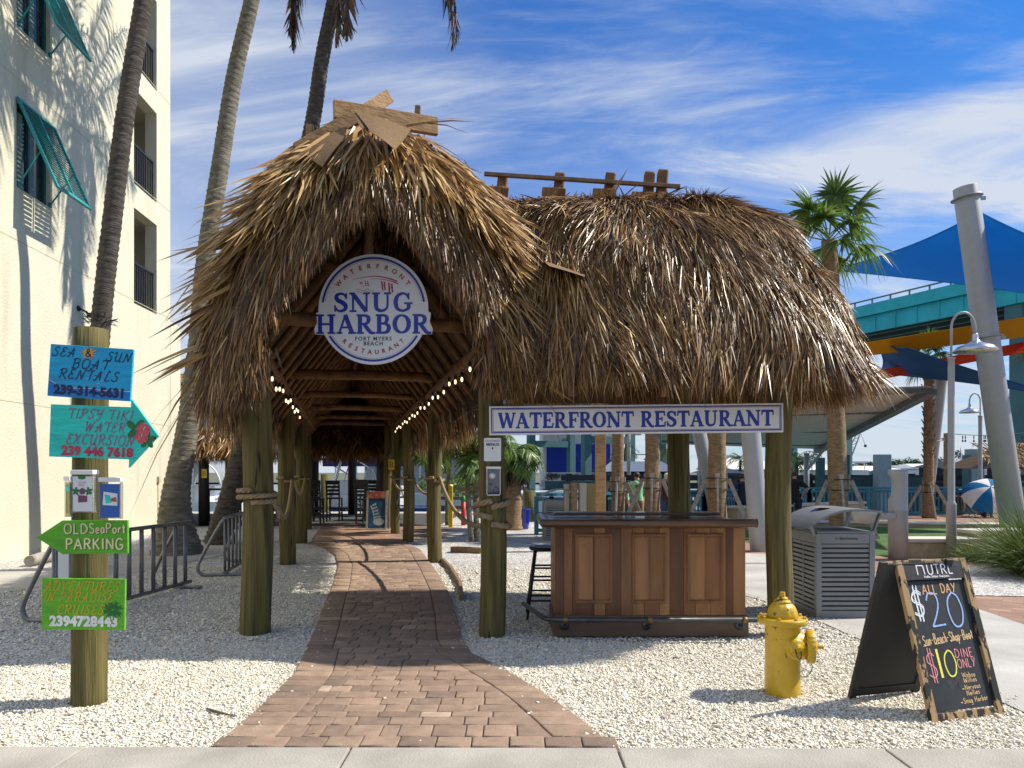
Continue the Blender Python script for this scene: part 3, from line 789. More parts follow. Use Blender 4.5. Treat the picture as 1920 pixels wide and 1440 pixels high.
# security light on the wall
b = MB(); b.lathe([(.0, 0), (.06, 0), (.06, .03), (0, .03)], fm(2.55, 5.05, .0), 14)
b.tube([FP(2.55, 5.05, .03), FP(2.62, 4.98, .16)], .02, 8); b.box((0, 0, 0), (.12, .09, .1), frame(FP(2.66, 4.93, .2), FD, (0, 0, 1)))
b.box((0, 0, 0), (.1, .2, .05), frame(FP(2.75, 4.5, .03), FD, (0, 0, 1)))
obj('flood_light', b, MT['black'], bld)

# log lying against the wall foot
b = MB(); p0 = G(55, 1052, .1); p1 = G(108, 1038, .12)
b.tube([p0, p0.lerp(p1, .4), p1], [.09, .1, .085], 12, jit=.08)
b.tube([p1 + Vector((-.1, .3, 0)), p1 + Vector((.7, .9, .03))], [.08, .07], 10, jit=.08)
obj('log', b, MT['brace'], label='pale driftwood log lying at the foot of the stucco wall', cat='log')

# ---------------------------------------------------------------- palms
def blades(P0, dirs, nrm, L, Wd, droop, rnd, nseg=3, taper=(1, .95, .62, .06)):
    """strips: start, direction, face normal, length, width, droop -> verts, quads, rnd"""
    n = len(P0)
    side = np.cross(dirs, nrm); side /= (np.linalg.norm(side, axis=1, keepdims=True) + 1e-9)
    rows = []
    for k in range(nseg + 1):
        t = k / nseg
        c = P0 + dirs * (L * t)[:, None]
        c[:, 2] -= droop * L * t * t
        w = (Wd * taper[min(k, len(taper) - 1)] * .5)[:, None]
        rows.append(c - side * w); rows.append(c + side * w)
    V = np.stack(rows, 1).reshape(-1, 3)
    m = 2 * (nseg + 1)
    q = np.array([(2*k, 2*k+1, 2*k+3, 2*k+2) for k in range(nseg)])
    Fq = (q[None] + m * np.arange(n)[:, None, None]).reshape(-1, 4)
    return V, Fq, np.repeat(rnd, m)
def unit(a): return a / (np.linalg.norm(a, axis=-1, keepdims=True) + 1e-9)
def merge(parts):
    Vs, Fs, rs = [], [], []; o = 0
    for v, f, r in parts:
        Vs.append(v); Fs.append(f + o); rs.append(r); o += len(v)
    return np.vstack(Vs), np.vstack(Fs), np.concatenate(rs)
def frond(p0, az, el, L, sag, leaf, n=46, dead=False, twist=0.0):
    """coconut frond: rachis points and leaflets"""
    p = np.array(p0, float); t = np.linspace(0, 1, n)
    h = np.array((math.cos(az), math.sin(az), 0)); up = np.array((0, 0, 1.0))
    e = el - sag * t ** 1.3
    step = L / (n - 1)
    pts = [p]
    for i in range(1, n): pts.append(pts[-1] + (h * math.cos(e[i]) + up * math.sin(e[i])) * step)
    pts = np.array(pts)
    tang = unit(np.gradient(pts, axis=0)); side = unit(np.cross(tang, up)); nn = np.cross(side, tang)
    parts = []
    for s in (-1, 1):
        k = np.arange(3, n)
        prof = np.sin(np.clip((t[k]) * 1.02, 0, 1) * PI) ** .55 * leaf * rng.uniform(.8, 1.15, len(k)) + .05
        d = unit(side[k] * s * rng.uniform(.75, 1.05, (len(k), 1)) + tang[k] * rng.uniform(.45, .9, (len(k), 1)) + nn[k] * rng.uniform(-.5, .12, (len(k), 1)) + rng.normal(0, .10, (len(k), 3)))
        if dead: d = unit(d * .45 + np.array((0, 0, -1.0)) * rng.uniform(.7, 1.2, (len(k), 1)) + rng.normal(0, .16, (len(k), 3)))
        no = unit(nn[k] + rng.normal(0, .3, (len(k), 3)))
        no = unit(no - d * np.sum(no * d, 1, keepdims=True))
        parts.append(blades(pts[k], d, no, prof, np.full(len(k), .050 if not dead else .055) * rng.uniform(.7, 1.3, len(k)), np.full(len(k), .45 if not dead else .1), np.clip(rng.normal(.5, .22, len(k)), 0, 1)))
    # rachis as a thin pair of strips
    d = unit(pts[1:] - pts[:-1])
    for ax in (side, nn):
        parts.append(blades(pts[:-1], d, ax[:-1], np.full(n - 1, step), np.linspace(.05, .012, n - 1), np.zeros(n - 1), np.full(n - 1, .75), 1, (1, 1)))
    return merge(parts)
def trunk_mb(pts, r0, r1, ring=.11, n=14, flare=0.0):
    P = smooth_pts(pts, 8)
    # resample by ring height, with a small ridge at each leaf scar
    L = [0]
    for a, c in zip(P[:-1], P[1:]): L.append(L[-1] + (c - a).length)
    T = L[-1]; m = int(T / ring) * 3
    out = []; rr = []
    Pn = np.array([tuple(p) for p in P])
    for k in range(m + 1):
        u = T * k / m
        q = Vector([float(np.interp(u, L, Pn[:, i])) for i in range(3)])
        base = r0 + (r1 - r0) * (u / T) + flare * math.exp(-u / .75)
        rr.append(base * (1.035 if k % 3 == 0 else (.965 if k % 3 == 1 else .99)) * random.uniform(.985, 1.015)); out.append(q)
    b = MB(); b.tube(out, rr, n, jit=.025)
    return b
def coconut_palm(label, pts, r0, r1, fronds, dead=(), flare=0.12, low=False, el0=-.25, sg=1.7):
    root = thing('coconut_palm', label, 'palm tree', pts[0], 'tall coconut palms beside the hut')
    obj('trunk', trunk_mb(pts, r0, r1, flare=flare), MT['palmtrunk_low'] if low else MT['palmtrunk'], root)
    top = Vector(pts[-1])
    parts = []
    for k in range(fronds):
        az = 2.4 * k + random.uniform(-.2, .2); el = random.uniform(el0, 1.25)
        parts.append(frond(top + Vector((0, 0, random.uniform(-.1, .2))), az, el, random.uniform(3.0, 3.9), random.uniform(sg - .7, sg), .62))
    V, Fq, r = merge(parts)
    npobj('crown', V, Fq, MT['palmleaf'], root, r)
    for (az, el, L, sag, off) in dead:
        V, Fq, r = frond(top + Vector(off), az, el, L, sag, .62, n=70, dead=True)
        npobj('dead_frond', V, Fq, MT['deadleaf'], root, r)
    return root
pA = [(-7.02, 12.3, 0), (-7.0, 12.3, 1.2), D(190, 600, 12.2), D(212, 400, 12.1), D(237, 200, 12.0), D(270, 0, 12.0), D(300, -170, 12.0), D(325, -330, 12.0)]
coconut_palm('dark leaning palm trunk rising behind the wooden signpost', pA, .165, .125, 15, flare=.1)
pB = [(-6.55, 14.6, 0), D(330, 930, 14.6), D(352, 800, 14.6), D(372, 640, 14.6), D(385, 490, 14.5), D(410, 330, 14.4), D(440, 140, 14.4), D(472, 0, 14.3), D(500, -150, 14.3), D(520, -290, 14.3)]
coconut_palm('grey palm trunk between the stucco building and the thatch, thick mossy base', pB, .215, .12, 10, flare=.30, low=True, el0=.2)
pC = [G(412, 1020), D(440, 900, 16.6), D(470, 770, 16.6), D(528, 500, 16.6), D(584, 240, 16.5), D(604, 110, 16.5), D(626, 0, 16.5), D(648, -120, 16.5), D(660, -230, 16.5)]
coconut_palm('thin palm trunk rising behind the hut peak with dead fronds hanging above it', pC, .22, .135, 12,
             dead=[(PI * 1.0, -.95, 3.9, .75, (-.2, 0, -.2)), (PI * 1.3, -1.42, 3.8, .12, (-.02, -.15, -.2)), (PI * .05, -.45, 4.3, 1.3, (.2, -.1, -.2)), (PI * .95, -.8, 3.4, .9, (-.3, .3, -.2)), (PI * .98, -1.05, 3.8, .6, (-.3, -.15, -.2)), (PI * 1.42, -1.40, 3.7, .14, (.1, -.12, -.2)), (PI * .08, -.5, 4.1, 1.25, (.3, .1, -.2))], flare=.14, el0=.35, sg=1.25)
def fanleaf(c, az, el, pet, rad, n=30, droop=.25, spread=2.35):
    """sabal leaf: petiole and a fan of narrow segments"""
    h = np.array((math.cos(az) * math.cos(el), math.sin(az) * math.cos(el), math.sin(el)))
    c = np.array(c, float); hub = c + h * pet
    s = unit(np.cross(h, (0, 0, 1.0))); u = np.cross(s, h)
    a = np.linspace(-spread, spread, n) + rng.normal(0, .02, n)
    dirs = unit(h * np.cos(a)[:, None] + s * np.sin(a)[:, None] + u * (.10 * np.cos(a * 9))[:, None] - u * (.22 * np.abs(np.sin(a)))[:, None])
    Ls = rad * (1 - .25 * (np.abs(a) / spread) ** 2) * rng.uniform(.88, 1.06, n)
    no = unit(np.tile(u, (n, 1)) + s * (np.sin(a * 9) * .5)[:, None]); no = unit(no - dirs * np.sum(no * dirs, 1, keepdims=True))
    base = np.clip(rng.normal(.45, .12) + rng.normal(0, .14, n), 0, 1)
    p1 = blades(np.tile(hub, (n, 1)), dirs, no, Ls, np.full(n, .062 * rad / .7), np.full(n, droop) * rng.uniform(.5, 1.6, n), base, 4, (.25, .95, .8, .42, .03))
    k = 2
    p2 = blades(np.array([c, c]), np.array([h, h]), np.array([s, u]), np.full(k, pet), np.full(k, .035), np.zeros(k), np.full(k, .75), 1, (1, .7))
    return merge([p1, p2])
def sabal(label, base, H, r, crown_r, leaves, group, lean=(0, 0), low=False, scale_leaf=1.0, braces=True, boots=False, band=1.5, skirt=-.5, name='cabbage_palm'):
    base = Vector(base)
    root = thing(name, label, 'palm tree', base, group)
    top = base + Vector((lean[0], lean[1], H))
    b = MB(); P = smooth_pts([base, base + Vector((lean[0]*.3, lean[1]*.3, H*.35)), base + Vector((lean[0]*.6, lean[1]*.6, H*.7)), top], 7)
    b.tube(P, [r * (1.18 - .25 * k / len(P) + .25 * math.exp(-k / 1.2)) * random.uniform(.97, 1.03) for k in range(len(P))], 14, jit=.05)
    obj('trunk', b, MT['sabaltrunk'], root)
    if boots:
        b = MB()
        for k in range(60):
            a = k * 2.4; z = H * (.35 + .62 * k / 60)
            c = base + Vector((lean[0] * z / H, lean[1] * z / H, z)); dr = Vector((math.cos(a), math.sin(a), 0))
            b.beam(c + dr * r * .8, c + dr * (r + .07) + Vector((0, 0, .20)), .08, .03)
        obj('boots', b, MT['sabaltrunk'], root)
    parts = []
    for k in range(leaves):
        f = k / leaves
        el = 1.45 - (1.45 - skirt) * f ** .85; az = k * 2.39996 + random.uniform(-.25, .25)
        parts.append(fanleaf(top + Vector((0, 0, -.15 + .25 * (1 - f))), az, el + random.uniform(-.15, .15), crown_r * random.uniform(.42, .62), crown_r * random.uniform(.48, .62) * scale_leaf, droop=.18 + .5 * f))
    V, Fq, rr = merge(parts)
    npobj('crown', V, Fq, MT['palmleaf'], root, rr)
    if braces:
        b = MB(); zb = band
        for z in (zb, zb - .25):
            b.tube([base + Vector((math.cos(a) * (r + .055), math.sin(a) * (r + .055), z)) for a in np.linspace(0, 2*PI, 17)[:-1]], .014, 6, closed=True)
        obj('strap', b, MT['black'], root)
        for k in range(4):
            a = PI / 4 + k * PI / 2 + .55
            dr = Vector((math.cos(a), math.sin(a), 0))
            b = MB(); b.beam(base + dr * (r + .02) + Vector((0, 0, zb - .30)), base + dr * (r + .02) + Vector((0, 0, zb + .12)), .12, .045, up=dr)
            b.beam(base + dr * (r + .07) + Vector((0, 0, zb - .02)), base + dr * (r + .66) + Vector((0, 0, .0)), .045, .095)
            obj('brace', b, MT['brace'], root)
    return root
# ---------------------------------------------------------------- the thatched entrance hut
TO = Vector((-1.37, 7.35, 0)); TV = Vector((-.22, .9755, 0)).normalized(); TU = Vector((TV.y, -TV.x, 0))
def TP(u, v, z): return TO + TU * u + TV * v + Vector((0, 0, z))
hut = thing('thatched_hut', 'large thatched tiki hut on thick timber posts over the brick path and bar', 'hut', (0, 8, 0))
TLEN = 16.2
# posts
POSTS = [(G(482, 1186), .146, 2.95, 0), (G(923, 1191), .127, 3.0, 0), (G(538, 1058), .135, 3.0, 1), (G(815, 1054), .125, 3.0, 1),
         (G(566, 1018), .135, 3.0, 1), (G(766, 1016), .125, 3.0, 1), (G(742, 1001), .115, 3.0, 1),
         (Vector((2.62, 7.32, 0)), .122, 3.0, 0), (Vector((2.06, 9.2, 0)), .135, 3.0, 0), (Vector((-5.75, 20.9, 0)), .13, 3.0, 1), (Vector((-3.55, 21.4, 0)), .12, 3.0, 1)]
for p, r, h, lean in POSTS:
    b = MB(); n = 14
    pts = [p + Vector((0, 0, -.15 + (h + .15) * k / n)) + Vector((.016 * math.sin(k * .5 + p.x * 3), .016 * math.cos(k * .4 + p.y * 2), 0)) for k in range(n + 1)]
    b.tube(pts, [r * (1.03 - .05 * k / n) * random.uniform(.99, 1.01) for k in range(n + 1)], 22, jit=.008)
    obj('post', b, MT['pole'], hut)
def log(a, c, r, name, mat='log', sag=0.0, n=10, taper=.9):
    a, c = Vector(a), Vector(c); b = MB()
    k = max(4, int((c - a).length / .35))
    pts = [a.lerp(c, i / k) + Vector((random.uniform(-.008, .008), random.uniform(-.008, .008), random.uniform(-.008, .008) - sag * 4 * (i / k) * (1 - i / k))) for i in range(k + 1)]
    b.tube(pts, [r * (1 + (taper - 1) * i / k) * random.uniform(.96, 1.04) for i in range(k + 1)], n, jit=.03)
    return obj(name, b, MT[mat], hut)
PZ = 2.83
for v0 in (-.35, 4.9, 9.6):                      # wall plates in lengths, lapped
    v1 = v0 + 5.0
    log(TP(1.06, v0, PZ), TP(1.06, min(v1, TLEN), PZ), .075, 'plate')
    log(TP(-1.12, v0 + .1, PZ), TP(-1.12, min(v1, TLEN), PZ), .075, 'plate')
for d, z, r in ((7.55, 3.09, .07), (10.7, 2.96, .075), (13.4, 2.96, .06), (16.1, 2.96, .07), (18.8, 2.96, .06), (21.2, 2.96, .07)):
    v = (d - TO.y) / TV.y
    log(TP(-1.2, v, z), TP(1.15, v, z), r, 'tie_beam', sag=-.03)
for d in (7.75, 12.1):                          # collar ties near the peak
    v = (d - TO.y) / TV.y
    log(TP(-.62, v, 3.72), TP(.62, v, 3.72), .05, 'collar_tie')
log(TP(0, -.3, 4.20), TP(0, TLEN, 4.20), .06, 'ridge_pole')
v = -.25
while v < TLEN - .1:
    for sd in (-1, 1):
        log(TP(sd * 1.34, v, 2.52), TP(sd * .05, v + random.uniform(-.03, .03), 4.22), .043, 'rafter', n=8)
    v += .68
for z in (2.75, 3.05, 3.35, 3.65, 3.95):        # battens
    uu = 1.38 * (4.32 - z) / 1.80
    for sd in (-1, 1):
        log(TP(sd * uu, -.3, z + .06), TP(sd * uu, TLEN, z + .06), .022, 'batten', n=6)
# wing framing: plates, tie, hip rafters
log((-.15, 7.3, 2.76), (2.9, 7.34, 2.76), .085, 'plate')
log((-.15, 9.2, 2.92), (2.8, 9.2, 2.92), .085, 'plate')
log((2.7, 7.1, 2.92), (2.7, 9.3, 2.92), .07, 'tie_beam')
for x in np.arange(.2, 2.6, .6):
    log((x, 6.85, 2.62), (x, 8.33, 4.02), .042, 'rafter', n=8); log((x, 9.85, 2.62), (x, 8.37, 4.02), .042, 'rafter', n=8)
log((3.2, 7.05, 2.75), (2.3, 8.35, 4.0), .045, 'rafter', n=8); log((3.2, 9.65, 2.75), (2.3, 8.35, 4.0), .045, 'rafter', n=8)
log((-.2, 8.35, 4.0), (2.3, 8.35, 4.0), .06, 'ridge_pole')

# outer cross-section of the passage roof (half): (u, z)
PROF = np.array([(0, 4.86), (.30, 4.76), (.64, 4.54), (.99, 4.10), (1.22, 3.60), (1.34, 3.18), (1.42, 2.78), (1.45, 2.52), (1.43, 2.38)])
PL = np.concatenate([[0], np.cumsum(np.linalg.norm(np.diff(PROF, axis=0), axis=1))]); PL /= PL[-1]
def prof(s):
    """s in -1..1 from the left eave over the ridge to the right eave -> u, z"""
    a = np.abs(s)
    return np.sign(s) * np.interp(a, PL, PROF[:, 0]) + np.where(s > 0, .15 * np.sin(np.clip(a * 1.55, 0, 1) * PI), .04 * np.sin(np.clip(a * 1.5, 0, 1) * PI)), np.interp(a, PL, PROF[:, 1])
def prof_t(s):
    e = .03; a = np.clip(np.abs(s), 0, 1 - e)
    u0, z0 = prof(a); u1, z1 = prof(np.minimum(a + e, 1))
    t = np.stack([u1 - u0, z1 - z0], -1); t /= np.linalg.norm(t, axis=-1, keepdims=True)
    return np.sign(s) * t[..., 0], t[..., 1]
ARCH = np.array([(0, 4.04), (.22, 3.80), (.50, 3.44), (.76, 3.10), (.93, 2.80), (1.02, 2.56), (1.04, 2.42)])
AL = np.concatenate([[0], np.cumsum(np.linalg.norm(np.diff(ARCH, axis=0), axis=1))]); AL /= AL[-1]
def arch(s):
    a = np.abs(s); return np.sign(s) * np.interp(a, AL, ARCH[:, 0]), np.interp(a, AL, ARCH[:, 1])
tu = np.array(TU); tv = np.array(TV); to = np.array(TO); zz = np.array((0, 0, 1.0))
def tp(u, v, z): return to + np.multiply.outer(u, tu) + np.multiply.outer(v, tv) + np.multiply.outer(z, zz)

# solid core of the passage roof (dark inside) with the thatched underside
core = MB()
op = [(u * .93, z - .10) for u, z in PROF]
op[-1] = (op[-1][0], 2.44)
outer = [(-u, z) for u, z in reversed(op)] + op[1:]
inner = [(1.30, 2.62), (0, 4.36), (-1.30, 2.62)]
poly = outer + inner
n = len(poly); V0, V1 = -.28, TLEN
core.add([TP(u, V0, z) for u, z in poly] + [TP(u, V1, z) for u, z in poly], [(i, (i+1) % n, (i+1) % n + n, i + n) for i in range(n) if i < len(outer) - 1 or i == n - 1 or i == len(outer) - 1], 0)
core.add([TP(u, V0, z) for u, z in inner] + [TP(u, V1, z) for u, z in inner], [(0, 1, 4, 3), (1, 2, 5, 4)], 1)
half = len(outer) // 2
for V_ in (V0, V1):                               # end caps in two halves
    core.add([TP(u, V_, z) for u, z in outer[:half + 1] + [inner[1], inner[2]]], [tuple(range(half + 3))], 0)
    core.add([TP(u, V_, z) for u, z in outer[half:] + [inner[0], inner[1]]], [tuple(range(len(outer) - half + 2))], 0)
core.add([TP(-1.0, TLEN - .06, 3.0), TP(1.0, TLEN - .06, 3.0), TP(0, TLEN - .06, 4.38)], [(0, 1, 2)], 0)
# fringe backing at the gable: from the outer edge forward and down to the arch
S = np.linspace(-1, 1, 41); rows = []
RV = ((0, -.28, .98), (.35, -.46, 1), (.7, -.58, 1), (.92, -.62, 1))
for r_, vv, kk in RV:
    uo, zo = prof(S * .985); ua, za = arch(S)
    rows.append(tp((uo * .93) * (1 - r_) + ua * r_, np.full(41, vv), (zo - .1) * (1 - r_) + za * r_))
Vg = np.concatenate(rows)
core.add([tuple(p) for p in Vg], [(j*41 + i, j*41 + i + 1, (j+1)*41 + i + 1, (j+1)*41 + i) for j in range(len(RV) - 1) for i in range(40)], 0)
uo, zo = arch(S); uo2 = uo * 1.12
back = np.concatenate([rows[-1], tp(uo2, np.full(41, -.25), zo + .12)])
core.add([tuple(p) for p in back], [(i + 1, i, i + 41, i + 42) for i in range(40)], 1)
# wing core: a rounded hipped height field
WCX, WCY, WHX, WHY, WZ0, WZH = 1.95, 8.35, 1.75, 1.80, 2.64, 1.86
def wq_(x, y):
    dx = np.maximum(0, (x - WCX) / WHX); dy = np.abs(y - WCY) / WHY
    return (dx ** 2.4 + dy ** 2.4 + 1e-9) ** (1 / 2.4)
def wz(q): return WZ0 + WZH * (1 - np.clip(q, 0, 1) ** 2.5)
NA, NQ = 64, 14
# parameter: walk around the plan (front edge left to right, round the hip, back edge), q from ridge to eave
def plan(a):
    """a in 0..1 -> direction: ridge point and eave point"""
    a = np.asarray(a, float); L1, L2 = 3.3, 4.0
    Ltot = 2 * L1 + L2; t = a * Ltot
    th = np.clip((t - L1) / L2, 0, 1) * PI - PI / 2
    rx = np.where(t < L1, WCX - L1 + t, np.where(t > L1 + L2, WCX - (t - L1 - L2), WCX))
    c, s = np.cos(th), np.sin(th)
    k = 1 / ((np.abs(c) ** 2.4 + np.abs(s) ** 2.4) ** (1 / 2.4))
    ex = np.where((t >= L1) & (t <= L1 + L2), WCX + WHX * np.maximum(c, 0) * k, rx)
    fx = np.clip((rx + .4) / 1.6, 0, 1); fx = .70 + .30 * fx * fx * (3 - 2 * fx)
    ey = np.where(t < L1, WCY - WHY * fx, np.where(t > L1 + L2, WCY + WHY, WCY + WHY * s * k))
    return rx, np.full_like(rx, WCY), ex, ey
A = np.linspace(0, 1, NA); rx, ry, ex, ey = plan(A)
gtop = []; gbot = []
for q in np.linspace(0, 1, NQ):
    qq = np.where(rx < -.1, min(q * .95, .42), q * .95)
    x = rx + (ex - rx) * qq; y = ry + (ey - ry) * qq
    gtop.append(np.stack([x, y, wz(qq) - .10], -1)); gbot.append(np.stack([x, y, np.minimum(wz(qq) - .34, 4.3 - 1.8 * qq)], -1))
gt = np.concatenate(gtop); gb = np.concatenate(gbot)
fs = [(j*NA + i, j*NA + i + 1, (j+1)*NA + i + 1, (j+1)*NA + i) for j in range(NQ - 1) for i in range(NA - 1)]
core.add([tuple(p) for p in gt], fs, 0)
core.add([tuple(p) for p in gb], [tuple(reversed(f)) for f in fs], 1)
e = (NQ - 1) * NA
core.add([tuple(p) for p in np.concatenate([gt[e:], gb[e:]])], [(i, i + 1, i + 1 + NA, i + NA) for i in range(NA - 1)], 0)
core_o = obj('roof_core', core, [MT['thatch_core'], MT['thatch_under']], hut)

def thatch_blades(P, down, nrm, Lr, per, wid, lift, spread, droop, tone=(.5, .22), skew=.22, cap=None):
    """palm-thatch fronds: from each point 'per' blades fan out along 'down'"""
    n = len(P)
    P = np.repeat(P, per, 0); down = np.repeat(down, per, 0); nrm = np.repeat(nrm, per, 0)
    N = n * per
    side = unit(np.cross(down, nrm))
    fr = np.repeat(rng.normal(0, skew, n), per)                         # whole frond skewed
    a = rng.normal(0, spread, N) + fr
    lf = np.repeat(rng.uniform(lift[0], lift[1], n), per) + rng.normal(0, .07, N)
    d = unit(down * np.cos(a)[:, None] + side * np.sin(a)[:, None] + nrm * lf[:, None])
    tw = rng.normal(0, .6, N)
    no = unit(nrm * np.cos(tw)[:, None] + side * np.sin(tw)[:, None]); no = unit(no - d * np.sum(no * d, 1, keepdims=True))
    P = P + side * rng.normal(0, .045, N)[:, None] + nrm * rng.uniform(-.05, .05, N)[:, None] + down * rng.uniform(-.05, .05, N)[:, None]
    L = rng.uniform(Lr[0], Lr[1], N)
    if cap is not None: L = np.minimum(L, np.repeat(cap, per) * rng.uniform(.8, 1.12, N))
    Wd = rng.uniform(wid[0], wid[1], N)
    rnd = np.clip(np.repeat(rng.normal(tone[0], tone[1] * .85, n), per) + rng.normal(0, tone[1] * .6, N), 0, 1)
    return blades(P, d, no, L, Wd, rng.uniform(droop * .3, droop * 1.5, N), rnd, 3, (.8, 1.0, .72, .05))
parts = []
# 1 wing slopes (most on the front and hip that the street sees)
n = 12500
a = np.concatenate([rng.uniform(0, .66, int(n * .84)), rng.uniform(.66, 1, n - int(n * .84))]); q = rng.uniform(0.0, 1, n) ** .85
rx, ry, ex, ey = plan(a)
def lump(s, t):                     # matted swells of the thatch surface
    return (np.sin(s * 4.1 + 1.3 * np.sin(t * 3.1)) * np.sin(t * 5.3 + s * .9) * .045 + np.sin(s * 7.7 - t * 6.1) * .022 + np.sin(s * 2.1 + t * 8.3) * .022)
def wing_pts(a, q):
    rx, ry, ex, ey = plan(a); x = rx + (ex - rx) * q; y = ry + (ey - ry) * q
    l = lump(a * 10.6, q * 2.6) * np.clip(q * 2.2 - .25, 0, 1)
    o = unit(np.stack([ex - rx, ey - ry, np.zeros_like(x)], -1)) * (q ** 1.5)[:, None] + np.array((0, 0, 1.0)) * (1 - q ** 1.5)[:, None]
    return np.stack([x, y, wz(q)], -1) + o * l[:, None]
kp = ~((plan(a)[0] < -.1) & (q > .52)) & ~((plan(a)[0] < .35) & (q > .97)); a, q = a[kp], q[kp]; n = len(a)
Pw = wing_pts(a, q); P2 = wing_pts(a, np.minimum(q + .03, 1.03)); P2[:, 2] -= np.where(q > .96, .06, 0)
dn = unit(P2 - Pw)
Pa = wing_pts(np.clip(a + .004, 0, 1), np.maximum(q, .02)); tang = unit(Pa - wing_pts(np.clip(a - .004, 0, 1), np.maximum(q, .02)))
nr = unit(np.cross(tang, -dn)); nr *= np.sign(nr[:, 2:3] + 1e-6 + .3)
sw = .38 * np.sin(a * 17 + q * 4.5) + .30 * np.sin(a * 41 - q * 8) - .10; dn = unit(dn + tang * sw[:, None] * .8)
parts.append(thatch_blades(Pw, dn, nr, (.20, .46), 8, (.006, .015), (.02, .24), .12, .26, (.5, .27), .12, .22 + q * 1.2))
# ridge cap strands lying along the ridge
n = 380
x = rng.uniform(-1.0, 1.75, n); y = WCY + rng.normal(-.18, .25, n)
P = np.stack([x, y, wz(np.abs(y - WCY) / WHY) + .02], -1)
d = unit(np.stack([rng.normal(.2, .6, n), rng.normal(-.5, .5, n), rng.normal(-.15, .12, n)], -1)); nn = np.tile((0, -.3, 1.0), (n, 1))
parts.append(thatch_blades(P, d, unit(nn), (.25, .5), 5, (.010, .022), (-.06, .06), .25, .20, (.55, .2)))
# 2 wing eave, hanging (three rows)
n = 2700
a = rng.uniform(0, .74, n); q = rng.uniform(.90, 1.0, n); kp = plan(a)[0] > -.02; a, q = a[kp], q[kp]; n = len(a); Pw = wing_pts(a, q)
rx, ry, ex, ey = plan(a); outd = unit(np.stack([ex - rx, ey - ry, np.zeros(n)], -1))
Pw[:, 2] -= rng.uniform(0, .08, n); Pw -= outd * rng.uniform(-.04, .16, n)[:, None]
parts.append(thatch_blades(Pw, unit(outd * .25 + (0, 0, -1)), outd, (.17, .38), 10, (.006, .014), (-.05, .20), .16, .04, (.45, .22)))
# 3 passage roof, right slope above and behind the wing, left slope
n = 3000
v = rng.uniform(-.2, TLEN, n) ** 1.0 if False else -.2 + (TLEN + .2) * rng.uniform(0, 1, n) ** 1.5 ; s = rng.uniform(.0, 1, n) * np.where(rng.random(n) < .5, -1, 1)
u, z = prof(s); t0, t1 = prof_t(s)
P = tp(u, v, z); dn = unit(np.outer(t0, tu) + np.outer(t1, zz)); nr = unit(np.outer(-t1 * np.sign(s), tu) + np.outer(np.abs(t0), zz))
kp = ~((s > .62) & (v < 3.0)); P, dn, nr = P[kp], dn[kp], nr[kp]
parts.append(thatch_blades(P, dn, nr, (.30, .62), 6, (.014, .030), (.03, .18), .20, .12))
n = 1500                                            # passage eaves
v = rng.uniform(-.3, TLEN, n); sd = np.where(rng.random(n) < .5, -1, 1)
P = tp(sd * rng.uniform(1.3, 1.55, n), v, rng.uniform(2.38, 2.6, n)); od = np.outer(sd, tu); kp = ~((sd > 0) & (v < 2.1)); P, od = P[kp], od[kp]
parts.append(thatch_blades(P, unit(od * .15 + (0, 0, -1)), od, (.22, .48), 7, (.010, .022), (-.05, .18), .15, .04, (.42, .2)))
# 4 the gable: long fronds falling over the verge towards the street
n = 3700
s = rng.uniform(-1, 1, n); s = np.sign(s) * np.abs(s) ** .9; r_ = rng.uniform(0, .86, n) ** 1.05
uo, zo = prof(s); ua, za = arch(s)
bul = np.sin(np.clip(r_ * 1.25, 0, 1) * PI / 2)
P = tp(uo * (1 - r_) + ua * r_, -.30 - .42 * bul, zo * (1 - r_) + za * r_)
t0, t1 = prof_t(s); k = np.clip(np.abs(s) * 2.2, 0, 1)
fwd = .75 * (1 - r_) ** 2 * np.clip(1 - np.abs(s) * .6, 0, 1)
dn = unit(np.outer(t0 * k * (.62 - .2 * r_) + np.sign(s) * .08, tu) + np.outer(t1 * k - 1.0 * (1 - k) - .55, zz) - np.outer(fwd * .55 + .06, tv))
nr = unit(np.outer(np.sign(s) * np.abs(s) * .55, tu) - np.outer(np.full(n, .9), tv) + np.outer((1 - r_) * .55, zz))
parts.append(thatch_blades(P, dn, nr, (.42, .86), 9, (.007, .019), (.0, .16), .11, .13, (.47, .23), .13, np.minimum(np.maximum(.16, (1 - r_) * np.hypot(uo - ua, zo - za) * 1.0 + .05), np.maximum(.10, P[:, 2] - np.where(s > 0, 2.33, 2.06)))))
n = 420                                            # bleached top layer at the peak
s = rng.normal(0, .26, n); r_ = rng.uniform(0, .25, n)
uo, zo = prof(s); ua, za = arch(s)
P = tp(uo * (1 - r_) + ua * r_, -.34 - .42 * r_ * 1.5, zo * (1 - r_) + za * r_ + .03)
dn = unit(np.outer(np.sign(s) * (.2 + np.abs(s) * 1.2), tu) + np.outer(-.9 * np.ones(n), zz) - np.outer(np.full(n, .38), tv))
nr = unit(np.outer(s, tu) - np.outer(np.full(n, .85), tv) + .5 * zz)
parts.append(thatch_blades(P, dn, nr, (.40, .72), 7, (.022, .042), (.05, .28), .2, .12, (.76, .15)))
n = 900                                            # left and right legs of the gable hang to the eave
s = rng.uniform(.84, 1.0, n) * np.where(rng.random(n) < .5, -1, 1); r_ = rng.uniform(0, 1, n)
uo, zo = prof(s); ua, za = arch(s)
P = tp(uo * (1 - r_) + ua * r_, -.30 - .40 * np.sin(r_ * PI / 2), np.where(s > 0, np.maximum(zo * (1 - r_) + za * r_ + .02, 2.58), np.maximum(zo * (1 - r_) + za * r_ - .02, 2.36)))
dn = unit(np.outer(np.sign(s) * .12, tu) + np.outer(-np.ones(n), zz))
